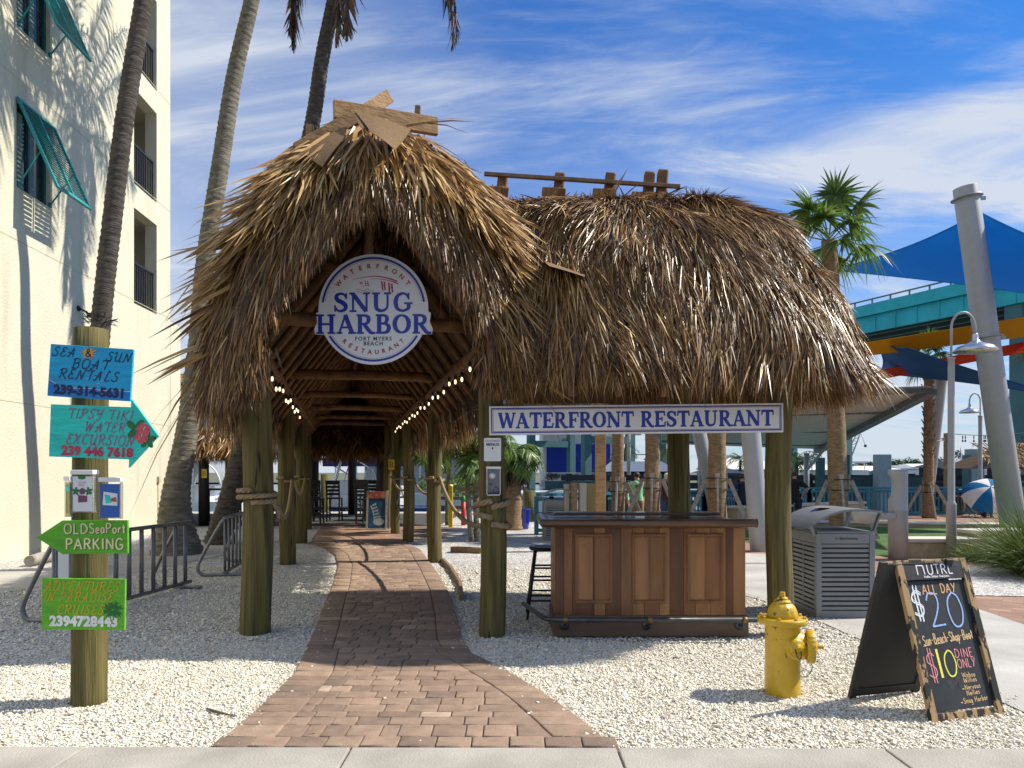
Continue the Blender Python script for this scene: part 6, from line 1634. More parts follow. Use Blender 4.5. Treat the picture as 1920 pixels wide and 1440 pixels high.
# ---------------------------------------------------------------- A-frame chalkboard
def chipped():
    m = bpy.data.materials.new('chipped_frame'); m.use_nodes = True; t = m.node_tree; bs_ = t.nodes['Principled BSDF']; bs_.inputs['Roughness'].default_value = .75
    tc = t.nodes.new('ShaderNodeTexCoord'); mp = t.nodes.new('ShaderNodeMapping'); mp.inputs['Scale'].default_value = (16, 16, 6); t.links.new(tc.outputs['Object'], mp.inputs[0])
    n = t.nodes.new('ShaderNodeTexNoise'); n.inputs['Scale'].default_value = 1; n.inputs['Detail'].default_value = 6; n.inputs['Roughness'].default_value = .6; t.links.new(mp.outputs[0], n.inputs['Vector'])
    rp = t.nodes.new('ShaderNodeValToRGB'); rp.color_ramp.elements[0].position = .50; rp.color_ramp.elements[1].position = .515
    rp.color_ramp.elements[0].color = (.46, .30, .135, 1); rp.color_ramp.elements[1].color = (.018, .016, .014, 1); t.links.new(n.outputs['Fac'], rp.inputs[0])
    n2 = t.nodes.new('ShaderNodeTexNoise'); n2.inputs['Scale'].default_value = 3; n2.inputs['Detail'].default_value = 6; t.links.new(mp.outputs[0], n2.inputs['Vector'])
    mu = t.nodes.new('ShaderNodeMixRGB'); mu.blend_type = 'MULTIPLY'; mu.inputs[0].default_value = .5; t.links.new(rp.outputs[0], mu.inputs[1]); t.links.new(n2.outputs['Fac'], mu.inputs[2]); t.links.new(mu.outputs[0], bs_.inputs['Base Color'])
    return m
MT['chipped'] = chipped()
MT['slate'] = M('chalkboard', (.010, .012, .014), .55, scale=3, col2=(.022, .025, .028), dirt=(.05, .055, .06), dirt_amt=.35, dscale=4)
MT['slate_back'] = M('chalkboard_back', (.016, .016, .016), .65, scale=3, col2=(.03, .03, .029))
ch = {k: M('chalk_' + k, c, .95, var=.25, scale=120) for k, c in dict(white=(.74, .78, .82), blue=(.30, .46, .78), orange=(.70, .40, .20), pink=(.66, .27, .28), yellow=(.78, .72, .12), tan=(.68, .47, .25)).items()}
FBL, FBR = Vector((2.67, 4.745, 0)), Vector((3.25, 4.92, 0)); BBL, BBR = Vector((2.335, 5.27, 0)), Vector((2.95, 5.45, 0))
xd = (FBR - FBL); W_ = xd.length
apex = (FBL + BBL) / 2 + Vector((0, 0, 1.0))
mf = frame(FBL, xd, apex - FBL); H_ = (apex - FBL).length
ab = thing('sandwich_board', 'black A-frame chalkboard with chipped wooden frame and drink prices on gravel', 'chalkboard', (FBL + BBR) / 2)
fw = .054
for xx in (fw/2, W_ - fw/2): b = MB(); b.box((xx, H_/2, -.012), (fw, H_, .03), mf); obj('frame_stile', b, MT['chipped'], ab, bevel=.003)
for yy, hh2 in ((fw/2, fw), (H_ - .012, .024)): b = MB(); b.box((W_/2, yy, -.013), (W_ - 2*fw - .002, hh2, .026), mf); obj('frame_rail', b, MT['chipped'], ab, bevel=.003)
b = MB(); b.box((W_/2, H_ * .928, -.011), (W_ - 2*fw - .002, H_ * .118, .022), mf); hd = obj('header', b, M('header_black', (.012, .012, .014), .6, scale=14, stretch=(1, 1, 1), col2=(.035, .036, .04)), ab, bevel=.002)
b = MB(); b.box((W_/2, H_*.46, -.022), (W_ - 2*fw - .002, H_*.80, .010), mf); obj('slate', b, MT['slate'], ab)
mw = mf @ Matrix.Translation((0, 0, -.0005))
b = MB(); hand(b, 'UTRL', .066, mw, W_*.585, H_*.932, w=.13, width=.22, z=.0022)
# the small-letter n of the wordmark: an arch with a square shoulder
b.ribbon([(W_*.265, H_*.932 - .033), (W_*.265, H_*.932 + .031), (W_*.355, H_*.932 + .028), (W_*.362, H_*.932 - .033)], .0085, mw, .0022)
for dx in (-.014, .016): b.ribbon([(W_*.442 + dx, H_*.932 + .043), (W_*.442 + dx + .011, H_*.932 + .043)], .010, mw, .0024)
sans(b, 'Vodka. Seltzer. Real Juice.', .021, mw @ Matrix.Translation((W_*.52, H_*.886, 0)), .0022, bold=.0006)
obj('wordmark', b, MT['white'], hd)
ms = mf @ Matrix.Translation((0, 0, -.0165))
def chalk(col, *items, name='chalk_writing'):
    b = MB()
    for (s, u, v, h, wd, wt) in items: hand(b, s, h * H_, ms, W_ * u, H_ * v, width=None if wd is None else wd * W_, w=wt, z=.0012 + random.uniform(0, 2e-4), wob=.03, rise=.05 if len(s) > 6 else .0)
    return obj(name, b, ch[col], ab)
chalk('orange', ('ALL', .40, .806, .060, .20, .13), ('DAY', .665, .808, .060, .21, .13))
chalk('white', ('$', .20, .725, .20, .19, .045), ('$', .206, .723, .20, .19, .03))
chalk('blue', ('20', .555, .668, .215, .50, .052)); chalk('white', ('20', .553, .669, .213, .50, .028))
chalk('tan', ('Sun-Beach-Shop-Boat', .50, .49, .060, .70, .11))
b = MB()
for u0, u1, v in ((.14, .24, .455), (.30, .44, .462), (.53, .66, .478), (.72, .83, .49)): b.ribbon([(W_*u0, H_*v), (W_*u1, H_*v + .006)], .005, ms, .0014)
obj('underline', b, ch['tan'], ab)
chalk('pink', ('$', .20, .335, .19, .15, .04), ('DINE', .665, .395, .054, .25, .12), ('ONLY', .67, .333, .054, .25, .12))
chalk('yellow', ('1', .305, .345, .18, .06, .10), ('0', .45, .34, .155, .17, .062))
chalk('tan', ('Waboo', .66, .262, .030, .18, .13), ('Willies', .665, .228, .030, .18, .13), ('>Nervous', .655, .185, .030, .26, .13), ('Nellies', .665, .152, .030, .18, .13), ('>Snag Harbor', .655, .106, .032, .38, .13))
b = MB()
for k in range(5):
    c = (W_ * (.40 + .05 * k), H_ * (.215 + .022 * (k % 3))); b.add([(c[0] + .03 * math.cos(q) * (1 + .3*math.sin(3*q + k)), c[1] + .045 * math.sin(q) * (1 + .2*math.cos(2*q)), .0004 + 1e-4*k) for q in np.linspace(0, 2*PI, 15)[:-1]], [tuple(range(14))], 0, False, ms)
obj('chalk_smudge', b, M('chalk_smudge', (.035, .038, .042), .9, var=.4, scale=30), ab)
mb_ = frame(BBR, BBL - BBR, apex - BBL)                # back leaf, outer face away from the viewer
b = MB(); b.box((W_/2, H_/2, -.011), (W_ - 2*fw, H_ - .04, .008), mb_); obj('back_panel', b, MT['slate_back'], ab)
b = MB()
for (c, s) in (((fw/2, H_/2, -.012), (fw, H_, .028)), ((W_ - fw/2, H_/2, -.012), (fw, H_, .028)), ((W_/2, fw/2 + .03, -.012), (W_ - 2*fw, fw, .024))): b.box(c, s, mb_)
obj('back_frame', b, MT['slate_back'], ab, bevel=.003)
b = MB()
for k in (.12, .5): b.beam(apex + xd * k * 0 + xd.normalized() * (.08 + .36 * (k > .3)) + Vector((0, 0, .0)) - Vector((0, .03, .02)), apex + xd.normalized() * (.08 + .36 * (k > .3)) + Vector((0, .03, -.02)), .05, .006)
obj('hinge', b, MT['steel'], ab)

# ---------------------------------------------------------------- slatted litter bin
def bin_proto(label):
    x0, x1, y0, y1, H0 = 3.31, 3.95, 8.12, 8.92, .93
    t = thing('litter_bin', label, 'litter bin', ((x0+x1)/2, (y0+y1)/2, 0), 'grey slatted bins with curved lids')
    b = MB(); b.box(((x0+x1)/2, (y0+y1)/2, .48), (x1-x0-.06, y1-y0-.06, .80)); obj('liner', b, MT['black'], t)
    b = MB()
    for x in (x0, x1):
        for yv in (y0, y1): b.box((x + (.03 if x == x0 else -.03), yv + (.03 if yv == y0 else -.03), H0/2), (.06, .06, H0))
    for z, h in ((.045, .09), (H0 - .055, .11)):
        b.box(((x0+x1)/2, y0 + .022, z), (x1-x0-.121, .040, h)); b.box(((x0+x1)/2, y1 - .022, z), (x1-x0-.121, .040, h)); b.box((x0 + .022, (y0+y1)/2, z), (.040, y1-y0-.121, h)); b.box((x1 - .022, (y0+y1)/2, z), (.040, y1-y0-.121, h))
    obj('frame', b, MT['bin'], t, bevel=.004)
    nS = 14; zs = np.linspace(.115, H0 - .135, nS)
    for nm, side in (('slat_panel', 0), ('slat_panel', 1), ('slat_panel', 2), ('slat_panel', 3)):
        b = MB()
        for z in zs:
            if side < 2: b.box(((x0+x1)/2, y0 + .018 if side == 0 else y1 - .018, z), (x1-x0-.125, .010, .033))
            else:
                for k in (-1, 1): b.box((x0 + .018 if side == 2 else x1 - .018, (y0+y1)/2 + k*(y1-y0-.12)/4, z), (.010, (y1-y0-.12)/2 - .012, .033))
        if side >= 2: b.box((x0 + .016 if side == 2 else x1 - .016, (y0+y1)/2, .48), (.012, .026, .78))
        obj(nm, b, MT['bin'], t)
    b = MB(); b.box(((x0+x1)/2, (y0+y1)/2, H0 + .012), (x1-x0-.02, y1-y0-.02, .022)); obj('top_plate', b, MT['bin'], t, bevel=.004)
    b = MB(); b.box(((x0+x1)/2, (y0+y1)/2 - .05, H0 + .025), (.30, .30, .004)); obj('opening', b, MT['black'], t)
    lid = []; 
    pr = [(x0 - .10, 1.005), (x0 - .04, 1.055), (x0 + .06, 1.115), (x0 + .20, 1.170), (x0 + .34, 1.195), (x0 + .50, 1.195), (x0 + .66, 1.180), (x1 + .10, 1.150)]
    pr = smooth_pts([Vector((x, 0, z)) for x, z in pr], 4); n = len(pr); b = MB()
    vs = []
    for yy in (y0 - .05, y1 + .05):
        vs += [(p.x, yy, p.z) for p in pr] + [(p.x, yy, p.z - .022) for p in pr]
    fs = []
    for i in range(n - 1):
        fs += [(i, i+1, 2*n+i+1, 2*n+i), (n+i+1, n+i, 3*n+i, 3*n+i+1), (i+1, i, n+i, n+i+1), (2*n+i, 2*n+i+1, 3*n+i+1, 3*n+i)]
    fs += [(0, 2*n, 3*n, n), (n-1, 2*n-1, 4*n-1, 3*n-1)]
    b.add(vs, fs, 0, False); obj('lid', b, MT['bin'], t)
    for (xx, zt, xt) in ((x0 + .03, 1.03, x0 - .05), (x1 - .03, 1.14, x1 + .07)):
        for yy in (y0 + .05, y1 - .05):
            b = MB(); b.beam((xx, yy, H0 - .08), (xt, yy, zt), .055, .02, up=(1, 0, 0)); obj('lid_support', b, MT['bin'], t, bevel=.003)
    return t
bn = bin_proto('grey slatted litter bin with a curved lid behind the yellow hydrant')
lo_ = [c for c in bn.children if c.name.startswith('lid')][0]
b = MB(); b.add([(3.56 + .075*math.cos(q)*(1+.2*math.sin(3*q)), 8.55 + .13*math.sin(q), 1.197) for q in np.linspace(0, 2*PI, 15)[:-1]], [tuple(range(14))]); obj('rust_stain', b, MT['rustspot'], lo_)
b = MB(); sans(b, 'Mixed Recycling', .030, frame((3.66, 8.1205, .876), (1, 0, 0), (0, 0, 1)), .0015, bold=.001); ring(b, .009, .013, frame((3.53, 8.1205, .876), (1, 0, 0), (0, 0, 1)), z=.0015, n=16); obj('lettering', b, MT['ink_dark'], bn)
far_bin = copy_tree(bn); far_bin['label'] = 'far grey slatted litter bin beside the utility cabinets near the blue railing'
for c in list(far_bin.children):
    if c.name.startswith('lettering'): bpy.data.objects.remove(c)
far_bin.location = (1.05, 17.6, 0)

# ---------------------------------------------------------------- bicycle racks
def bike_rack(label, a, c, n=16):
    a, c = Vector(a), Vector(c); d = (c - a).normalized(); L = (c - a).length; s = Vector((d.y, -d.x, 0))
    t = thing('bike_rack', label, 'bike rack', a, 'grey tubular bike racks')
    H1 = .90
    b = MB(); b.tube([a + Vector((0, 0, H1)), c + Vector((0, 0, H1))], .026, 12); b.tube([a + Vector((0, 0, .07)), c + Vector((0, 0, .07))], .026, 12); obj('rail', b, MT['steel'], t)
    for k in range(n):
        u = L * (.02 + .96 * (k // 2 * 2 + (.36 if k % 2 else 0)) / (n - 1.2))
        b = MB(); b.tube([a + d * u + Vector((0, 0, .08)), a + d * u + Vector((0, 0, H1 - .01))], .015, 8); obj('bar', b, MT['steel'], t)
    for p, sg in ((a + d * .12, 1), (c - d * .25, 1)):
        b = MB()
        b.tube(smooth_pts([p + Vector((0, 0, H1 - .02)) - s * .0, p - s * .08 + Vector((0, 0, H1 - .10)), p - s * .36 + Vector((0, 0, .28)), p - s * .40 + Vector((0, 0, .12)), p - s * .34 + Vector((0, 0, .04)), p - s * .2 + Vector((0, 0, .03)), p + s * .30 + Vector((0, 0, .03))], 5), .026, 12)
        obj('foot', b, MT['steel'], t)
    return t
bike_rack('long grey bike rack standing behind the green sign boards', (-4.80, 7.75, 0), (-4.50, 10.45, 0), 22)
bike_rack('second grey bike rack, farther back beside the left front post', (-4.36, 11.3, 0), (-4.72, 13.5, 0), 16)
# small leaning estate board behind the rack: only a white and pink edge shows
b = MB(); b.box((0, 0, 0), (.30, .02, .42), Matrix.Translation(D(134, 1060, 9.0)) @ Matrix.Rotation(.2, 4, 'Z') @ Matrix.Rotation(-.15, 4, 'X'))
t = obj('notice_board', b, MT['signwhite'], label='small white notice board with a pink edge leaning behind the bike rack', cat='board', bevel=.003)
# ---------------------------------------------------------------- people
def person(label, loc, yaw, H=1.72, shirt=(.3, .6, .3), trousers=(.25, .18, .1), hair='dark', arms=((.10, -.02, 0), (.10, -.02, 0)), long_sleeve=False, shorts=False, sit=False, group=None, print_=False, lean=0.0, female=False, cap=False):
    """one continuous body grown from a joint skeleton; shirt, trousers, hair and shoes as clothing parts"""
    s = H / 1.72
    hipz = .92 if not sit else .46
    J = {'pel': (0, 0, hipz), 'wst': (0, 0, hipz + .15), 'chs': (0, .01, hipz + .36), 'nkb': (0, 0, hipz + .53), 'nkt': (0, -.01, hipz + .60), 'hd1': (0, -.025, hipz + .68), 'hd2': (0, -.015, hipz + .77)}
    rad = {'pel': .135, 'wst': .125, 'chs': .145, 'nkb': .072, 'nkt': .056, 'hd1': .082, 'hd2': .078}
    E = [('pel', 'wst'), ('wst', 'chs'), ('chs', 'nkb'), ('nkb', 'nkt'), ('nkt', 'hd1'), ('hd1', 'hd2')]
    for k, sd in enumerate((-1, 1)):
        q = 'l' if sd < 0 else 'r'
        sh = Vector((sd * .175, 0, hipz + .47)); el = arms[k]
        pose = el if isinstance(el, dict) else None
        if pose: e, w = Vector(pose['e']), Vector(pose['w']); e.x *= sd; w.x *= sd; e.z += hipz - .92; w.z += hipz - .92
        else: e = Vector((sd * (.235 + el[0] * .3), .02, hipz + .20)); w = Vector((sd * (.235 + el[0] * .6), -.05 + el[1], hipz - .03))
        hd = w + (w - e).normalized() * .075
        J['s' + q], J['e' + q], J['w' + q], J['h' + q] = sh, e, w, hd
        rad.update({'s' + q: .062, 'e' + q: .042, 'w' + q: .030, 'h' + q: .036})
        E += [('chs', 's' + q), ('s' + q, 'e' + q), ('e' + q, 'w' + q), ('w' + q, 'h' + q)]
        # fingers and thumb, short chains rooted in the palm
        side = Vector((0, 1, 0)) if abs((w - e).normalized().y) < .9 else Vector((1, 0, 0)); fd = (w - e).normalized()
        for f, (o, ln) in enumerate(((-.028, .062), (-.010, .075), (.010, .072), (.027, .056))):
            a = hd + side * o + fd * .025; bq = a + fd * ln * .55 + Vector((-sd * .008, 0, 0)); cq = bq + fd * ln * .45 + Vector((-sd * .018, 0, 0))
            for nm, p in (('a', a), ('b', bq), ('c', cq)): J[f'f{q}{f}{nm}'] = p; rad[f'f{q}{f}{nm}'] = .0095 if nm != 'c' else .007
            E += [('h' + q, f'f{q}{f}a'), (f'f{q}{f}a', f'f{q}{f}b'), (f'f{q}{f}b', f'f{q}{f}c')]
        ta = w + fd * .03 - side * .035; tb = ta + fd * .045 - side * .022
        J['t' + q], J['u' + q] = ta, tb; rad['t' + q], rad['u' + q] = .012, .009; E += [('w' + q, 't' + q), ('t' + q, 'u' + q)]
        if not sit: K = ((sd * .095, 0, hipz - .06), (sd * .105, -.015, .50), (sd * .11, .03, .10), (sd * .125, -.11, .035))
        else: K = ((sd * .095, -.02, hipz), (sd * .13, -.42, hipz + .02), (sd * .13, -.44, .10), (sd * .135, -.57, .035))
        for nm, p, r in (('p', K[0], .098), ('k', K[1], .060), ('a', K[2], .042), ('t', K[3], .038)): J[nm + q] = p; rad[nm + q] = r
        E += [('pel', 'p' + q), ('p' + q, 'k' + q), ('k' + q, 'a' + q), ('a' + q, 't' + q)]
    names = list(J); idx = {n: i for i, n in enumerate(names)}
    me = bpy.data.meshes.new('skeleton'); me.from_pydata([tuple(Vector(J[n]) * s) for n in names], [(idx[a], idx[c]) for a, c in E], [])
    o = bpy.data.objects.new('skeleton', me); COL.objects.link(o)
    md = o.modifiers.new('Skin', 'SKIN'); o.modifiers.new('Sub', 'SUBSURF').levels = 2
    sv = me.skin_vertices[0].data
    for n in names:
        r = rad[n] * s; fl = 1.0
        if n in ('pel', 'wst', 'chs'): sv[idx[n]].radius = (r * 1.12, r * .80)
        elif n in ('hd1', 'hd2'): sv[idx[n]].radius = (r * .95, r * 1.12)
        else: sv[idx[n]].radius = (r, r)
    sv[idx['pel']].use_root = True
    dg = bpy.context.evaluated_depsgraph_get(); ev = o.evaluated_get(dg); m2 = bpy.data.meshes.new_from_object(ev)
    bpy.data.objects.remove(o)
    V = np.empty(len(m2.vertices) * 3, np.float32); m2.vertices.foreach_get('co', V); V = V.reshape(-1, 3).astype(float)
    Nn = np.array([tuple(v.normal) for v in m2.vertices]); Fs = [tuple(p.vertices) for p in m2.polygons]
    # chin, nose and brow pulled from the head surface (face looks to -y)
    hc = np.array(J['hd1']) * s; rel = (V - hc) / s
    head = rel[:, 2] > -.09
    w_ = np.exp(-((rel[:, 0] / .016) ** 2 + ((rel[:, 2] - .0) / .024) ** 2)) * (rel[:, 1] < -.05) * head; V[:, 1] -= .026 * s * w_
    w_ = np.exp(-((rel[:, 0] / .03) ** 2 + ((rel[:, 2] + .066) / .022) ** 2)) * (rel[:, 1] < -.03) * head; V[:, 1] -= .014 * s * w_
    w_ = np.exp(-(((np.abs(rel[:, 0]) - .03) / .013) ** 2 + ((rel[:, 2] - .022) / .012) ** 2)) * (rel[:, 1] < -.05) * head; V[:, 1] += .008 * s * w_
    w_ = np.exp(-((rel[:, 1] / .022) ** 2 + ((rel[:, 2] - .005) / .03) ** 2)) * head * (np.abs(rel[:, 0]) > .06); V[:, 0] += np.sign(rel[:, 0]) * .016 * s * w_
    ca, sa = math.cos(yaw), math.sin(yaw)
    root = thing('person', label, 'person', loc, group)
    def xf(P):
        Q = P.copy(); Q[:, 1] = P[:, 1] - lean * P[:, 2]
        return np.stack([Q[:, 0]*ca - Q[:, 1]*sa, Q[:, 0]*sa + Q[:, 1]*ca, Q[:, 2]], -1) + np.array(loc)
    def piece(name, pred, off, mat, parent):
        cen = np.array([V[list(f)].mean(0) for f in Fs]) / s
        keep = [f for f, c in zip(Fs, cen) if pred(c)]
        if not keep: return None
        us = sorted({i for f in keep for i in f}); mp = {u: i for i, u in enumerate(us)}
        b = MB(); P = xf(V[us] + Nn[us] * off * s)
        b.add([tuple(p) for p in P], [tuple(mp[i] for i in f) for f in keep], 0, True)
        return obj(name, b, mat, parent)
    b = MB(); b.add([tuple(p) for p in xf(V)], Fs, 0, True); body = obj('body', b, MT['skin'], root)
    bpy.data.meshes.remove(m2)
    slv = .0 if long_sleeve else 1
    cl = M('cloth_shirt', shirt, .85, var=.12, scale=9, bump=.3, bscale=14); ct = M('cloth_trousers', trousers, .85, var=.15, scale=9, bump=.3, bscale=14)
    armx = .215
    def in_shirt(c):
        z = c[2]
        if z > hipz + .545: return False
        if abs(c[0]) > armx or (sit is False and False): return long_sleeve and z > hipz - .06 or z > hipz + .27
        return z > hipz - .02
    sh_o = piece('shirt', in_shirt, .014, cl, root)
    lowz = .46 if shorts and not sit else .07
    piece('trousers', lambda c: c[2] < hipz + .01 and c[2] > lowz and abs(c[0]) < .23 and (abs(c[0]) < .20 or c[2] < hipz - .1), .011, ct, root)
    piece('shoes', lambda c: c[2] < .085, .010, MT['black'], root)
    hz = J['hd1'][2]
    piece('hair', lambda c: c[2] > hz - (.10 if female else .035) and (c[1] > -.025 + (.0 if c[2] < hz + .05 else -.06) or c[2] > hz + .085) and c[2] > hz - .12 and abs(c[0]) < .2, .013, MT['hair_' + hair], root)
    if print_:
        b = MB(); zc_ = (hipz + .36) * s; yb_ = (.155 + .004) * s
        P = np.array([(.075 * math.cos(q) * (1 + .15 * math.sin(3*q)), yb_ + .012, zc_ + .065 * math.sin(q)) for q in np.linspace(0, 2*PI, 17)[:-1]])
        b.add([tuple(p) for p in xf(P)], [tuple(range(16))]); obj('print', b, M('shirt_print', (.03, .03, .03), .7, col2=(.45, .16, .05), scale=40), sh_o)
    return root

# ---------------------------------------------------------------- right side: palms, poles, sails, canopy
SG = 'cabbage palms propped with timber braces'
sabal('tall cabbage palm with fan crown rising behind the right end of the thatch', (7.85, 17.9, 0), 7.15, .19, 1.6, 18, SG, lean=(-.25, 0), skirt=-.35, band=1.42)
sabal('propped cabbage palm just left of the silver leaning pole, seen under the banner', (5.0, 18.2, 0), 4.6, .20, 1.3, 14, SG, skirt=-.2, band=1.45)
sabal('propped cabbage palm trunk beside the man in the green shirt, on his right', (3.5, 18.6, 0), 4.5, .165, 1.2, 14, SG, skirt=-.2, band=1.45)
sabal('propped cabbage palm trunk beside the square timber post, left of the green-shirted man', (2.75, 19.4, 0), 4.4, .15, 1.2, 14, SG, skirt=-.2, band=1.35)
sabal('distant propped cabbage palm with shaggy leaf boots behind the slim leaning pole', D(1741, 957, 25.8) * 1 - Vector((0, 0, D(1741, 957, 25.8).z)), 5.6, .15, .95, 18, SG, lean=(.0, 0), boots=True, skirt=-.9, band=1.15)
sabal('cabbage palm at the far right edge whose fan leaves reach into the frame', (16.6, 22.6, 0), 5.2, .22, 1.25, 16, 'cabbage palms', skirt=-.9, braces=False)
# palms near the blue pot
r = sabal('bushy young palm behind the centre post with drooping fronds and dead skirt', (.02, 20.6, 0), 2.05, .22, .1, 1, None, braces=False, name='young_palm')
for c in list(r.children):
    if c.name.startswith('crown'): bpy.data.objects.remove(c)
parts = []
for k in range(22): parts.append(frond((.02, 20.6, 2.05), 2.4 * k, random.uniform(.1, 1.2), random.uniform(.8, 1.25), random.uniform(1.5, 2.3), .42, 30))
V, Fq, rr = merge(parts); npobj('crown', V, Fq, MT['palmleaf'], r, rr)
parts = [frond((.02, 20.6, 1.95), 2.4 * k, -.6, random.uniform(.6, .9), .9, .35, 22, dead=True) for k in range(8)]
V, Fq, rr = merge(parts); npobj('dead_skirt', V, Fq, MT['deadleaf'], r, rr)
def slim_palm(label, base, stems, grp):
    root = thing('slim_palm', label, 'palm tree', base, grp)
    parts = []
    for (dx, dy, H, ln) in stems:
        p0 = Vector(base) + Vector((dx, dy, 0)); top = p0 + Vector((ln, .1, H))
        b = MB(); P = smooth_pts([p0, p0.lerp(top, .35) + Vector((-.03, 0, 0)), p0.lerp(top, .7) + Vector((-.02, 0, 0)), top], 8)
        b.tube(P, [.07 - .02 * k / len(P) + (.004 if k % 2 else 0) for k in range(len(P))], 10, jit=.03); obj('trunk', b, MT['palmtrunk_low'], root)
        for k in range(11): parts.append(frond(top, 2.4 * k + dx, random.uniform(.1, 1.25), random.uniform(.9, 1.3), random.uniform(1.3, 2.0), .36, 28))
    V, Fq, rr = merge(parts); npobj('crown', V, Fq, MT['palmleaf'], root, rr)
slim_palm('two-stemmed slender palm standing in gravel left of the centre post', (-.92, 17.1, 0), ((0, 0, 2.0, -.12), (.12, .05, 2.3, .0)), 'slender palms beyond the passage')
slim_palm('single slender curved palm seen between the right passage posts', (-1.95, 19.5, 0), ((0, 0, 2.2, -.35),), 'slender palms beyond the passage')
slim_palm('slender palm farther back behind the second right passage post', (-1.95, 22.5, 0), ((0, 0, 2.4, .1),), 'slender palms beyond the passage')

def pole(name, label, cat, a, c, r0, r1, rings=(), mat='alum', group=None, cut=True):
    a, c = Vector(a), Vector(c); t = thing(name, label, cat, (a.x, a.y, 0), group); d = (c - a)
    b = MB(); b.tube([a - d * .02, a.lerp(c, .5), c], [r0, (r0 + r1) / 2, r1], 36); obj('shaft', b, MT[mat], t, bevel=.004)
    for k in rings:
        p = a.lerp(c, k); b = MB(); dn_ = d.normalized(); b.tube([p - dn_ * .012, p + dn_ * .012], (r0 + (r1 - r0) * k) * 1.28, 36)
        b.box((0, 0, 0), (.16, .03, .10), Matrix.Translation(p + Vector((r0 * 1.35, 0, .0)))); obj('collar', b, MT[mat], t)
    return t
PG = 'silver leaning sail poles'
pole('sail_pole', 'thick silver leaning pole at the right holding the big blue sail', 'sail pole', (13.45, 20.0, 0), D(1810, 352, 20.0), .315, .30, (.97, .565), group=PG)
pole('sail_pole', 'slim silver pole leaning right beside the distant shaggy cabbage palm', 'sail pole', G(1734, 966), D(1766, 700, 26), .22, .19, (.55,), group=PG)
pole('sail_pole', 'silver leaning pole between the propped palm and the right hut post', 'sail pole', G(1425, 1034), D(1404, 760, 15.0), .19, .19, (), group=PG)
pole('sail_pole', 'silver pole slanting down behind the propped palm under the banner', 'sail pole', D(1349, 960, 21.6) - Vector((0, 0, D(1349, 960, 21.6).z)), D(1300, 760, 21.6), .20, .20, (), group=PG)

def sail(name, label, corners, mat, sagk=.10, n=14, group=None, edge=.07):
    """a tensioned cloth between 3 or 4 corners with hollow edges, given a real hem"""
    t = thing(name, label, 'shade sail', corners[0], group)
    A, B_, C_, D_ = corners; cen = (A + B_ + C_ + D_) / 4; g = []
    for j in range(n + 1):
        for i in range(n + 1):
            u, v = i / n, j / n
            p = A.lerp(B_, u).lerp(D_.lerp(C_, u), v)
            e = (4*u*(1-u)*(1 - 2*min(v, 1-v)) + 4*v*(1-v)*(1 - 2*min(u, 1-u)))
            p = p.lerp(cen, sagk * e) + Vector((0, 0, -.25 * sagk * 16*u*(1-u)*v*(1-v)))
            g.append(p)
    k = n + 1; b = MB(); fs = [(j*k+i, j*k+i+1, (j+1)*k+i+1, (j+1)*k+i) for j in range(n) for i in range(n)]
    b.add(g, fs, 0, True); b.add([p - Vector((0, .01, .012)) for p in g], [tuple(reversed(f)) for f in fs], 0, True); obj('cloth', b, mat, t)
    b = MB(); rim = [g[i] for i in range(n)] + [g[j*k+n] for j in range(n)] + [g[n*k+i] for i in range(n, 0, -1)] + [g[j*k] for j in range(n, 0, -1)]
    b.tube([p - Vector((0, .005, .006)) for p in rim], .022, 6, closed=True); obj('hem', b, mat, t)
    return t
SLG = 'shade sails over the play area'
sail('shade_sail', 'large bright blue shade sail stretched behind the thick silver pole', (D(1562, 506, 24), D(1838, 398, 20.2), D(2120, 500, 16), D(1990, 560, 27)), MT['sailblue'], .10, group=SLG)
sail('shade_sail', 'folded yellow shade sail band running under the bridge', (D(1590, 648, 22), D(2060, 572, 20), D(2080, 612, 20.6), D(1590, 670, 22.6)), MT['yellowsail'], .04, group=SLG)
sail('shade_sail', 'dark blue narrow shade sail sweeping down below the yellow one', (D(1640, 640, 23), D(1700, 652, 20), D(1990, 742, 20.5), D(1650, 700, 27)), MT['sailnavy'], .13, group=SLG)
sail('shade_sail', 'thin red shade sail band crossing behind the thick silver pole', (D(1600, 704, 25), D(1960, 634, 23), D(1960, 652, 23.6), D(1620, 716, 25.6)), MT['redsail'], .03, group=SLG)
cn = thing('canopy', 'grey sloping metal canopy roof beyond the right hut post', 'canopy', (8, 26, 0))
b = MB(); q = [D(1250, 790, 24), D(1478, 742, 24), D(1746, 728, 24), D(1528, 842, 36), D(1515, 832, 36), D(1290, 830, 36)]
TLc, TRc, BRc, BLc = D(1240, 748, 24), D(1746, 729, 24), D(1532, 842, 34), D(1240, 832, 34)
nrm_ = (TRc - TLc).cross(BLc - TLc).normalized()
if nrm_.z < 0: nrm_ = -nrm_
b.add([TLc, TRc, BRc, BLc] + [p + nrm_ * .10 for p in (TLc, TRc, BRc, BLc)], [(0, 1, 2, 3), (7, 6, 5, 4), (0, 4, 5, 1), (1, 5, 6, 2), (2, 6, 7, 3), (3, 7, 4, 0)]); obj('roof', b, MT['canopy'], cn)
b = MB(); b.beam(TRc - nrm_ * .10, BRc - nrm_ * .10, .35, .20, up=nrm_); b.beam(TLc - nrm_ * .06, TRc - nrm_ * .06, .12, .14, up=nrm_)
obj('edge_beam', b, MT['canopy_edge'], cn)
for k in (.30, .62, .9):
    b = MB(); b.beam(TLc.lerp(BLc, k) - nrm_ * .045, TRc.lerp(BRc, k) - nrm_ * .045, .07, .08, up=nrm_); obj('purlin', b, MT['canopy_edge'], cn)
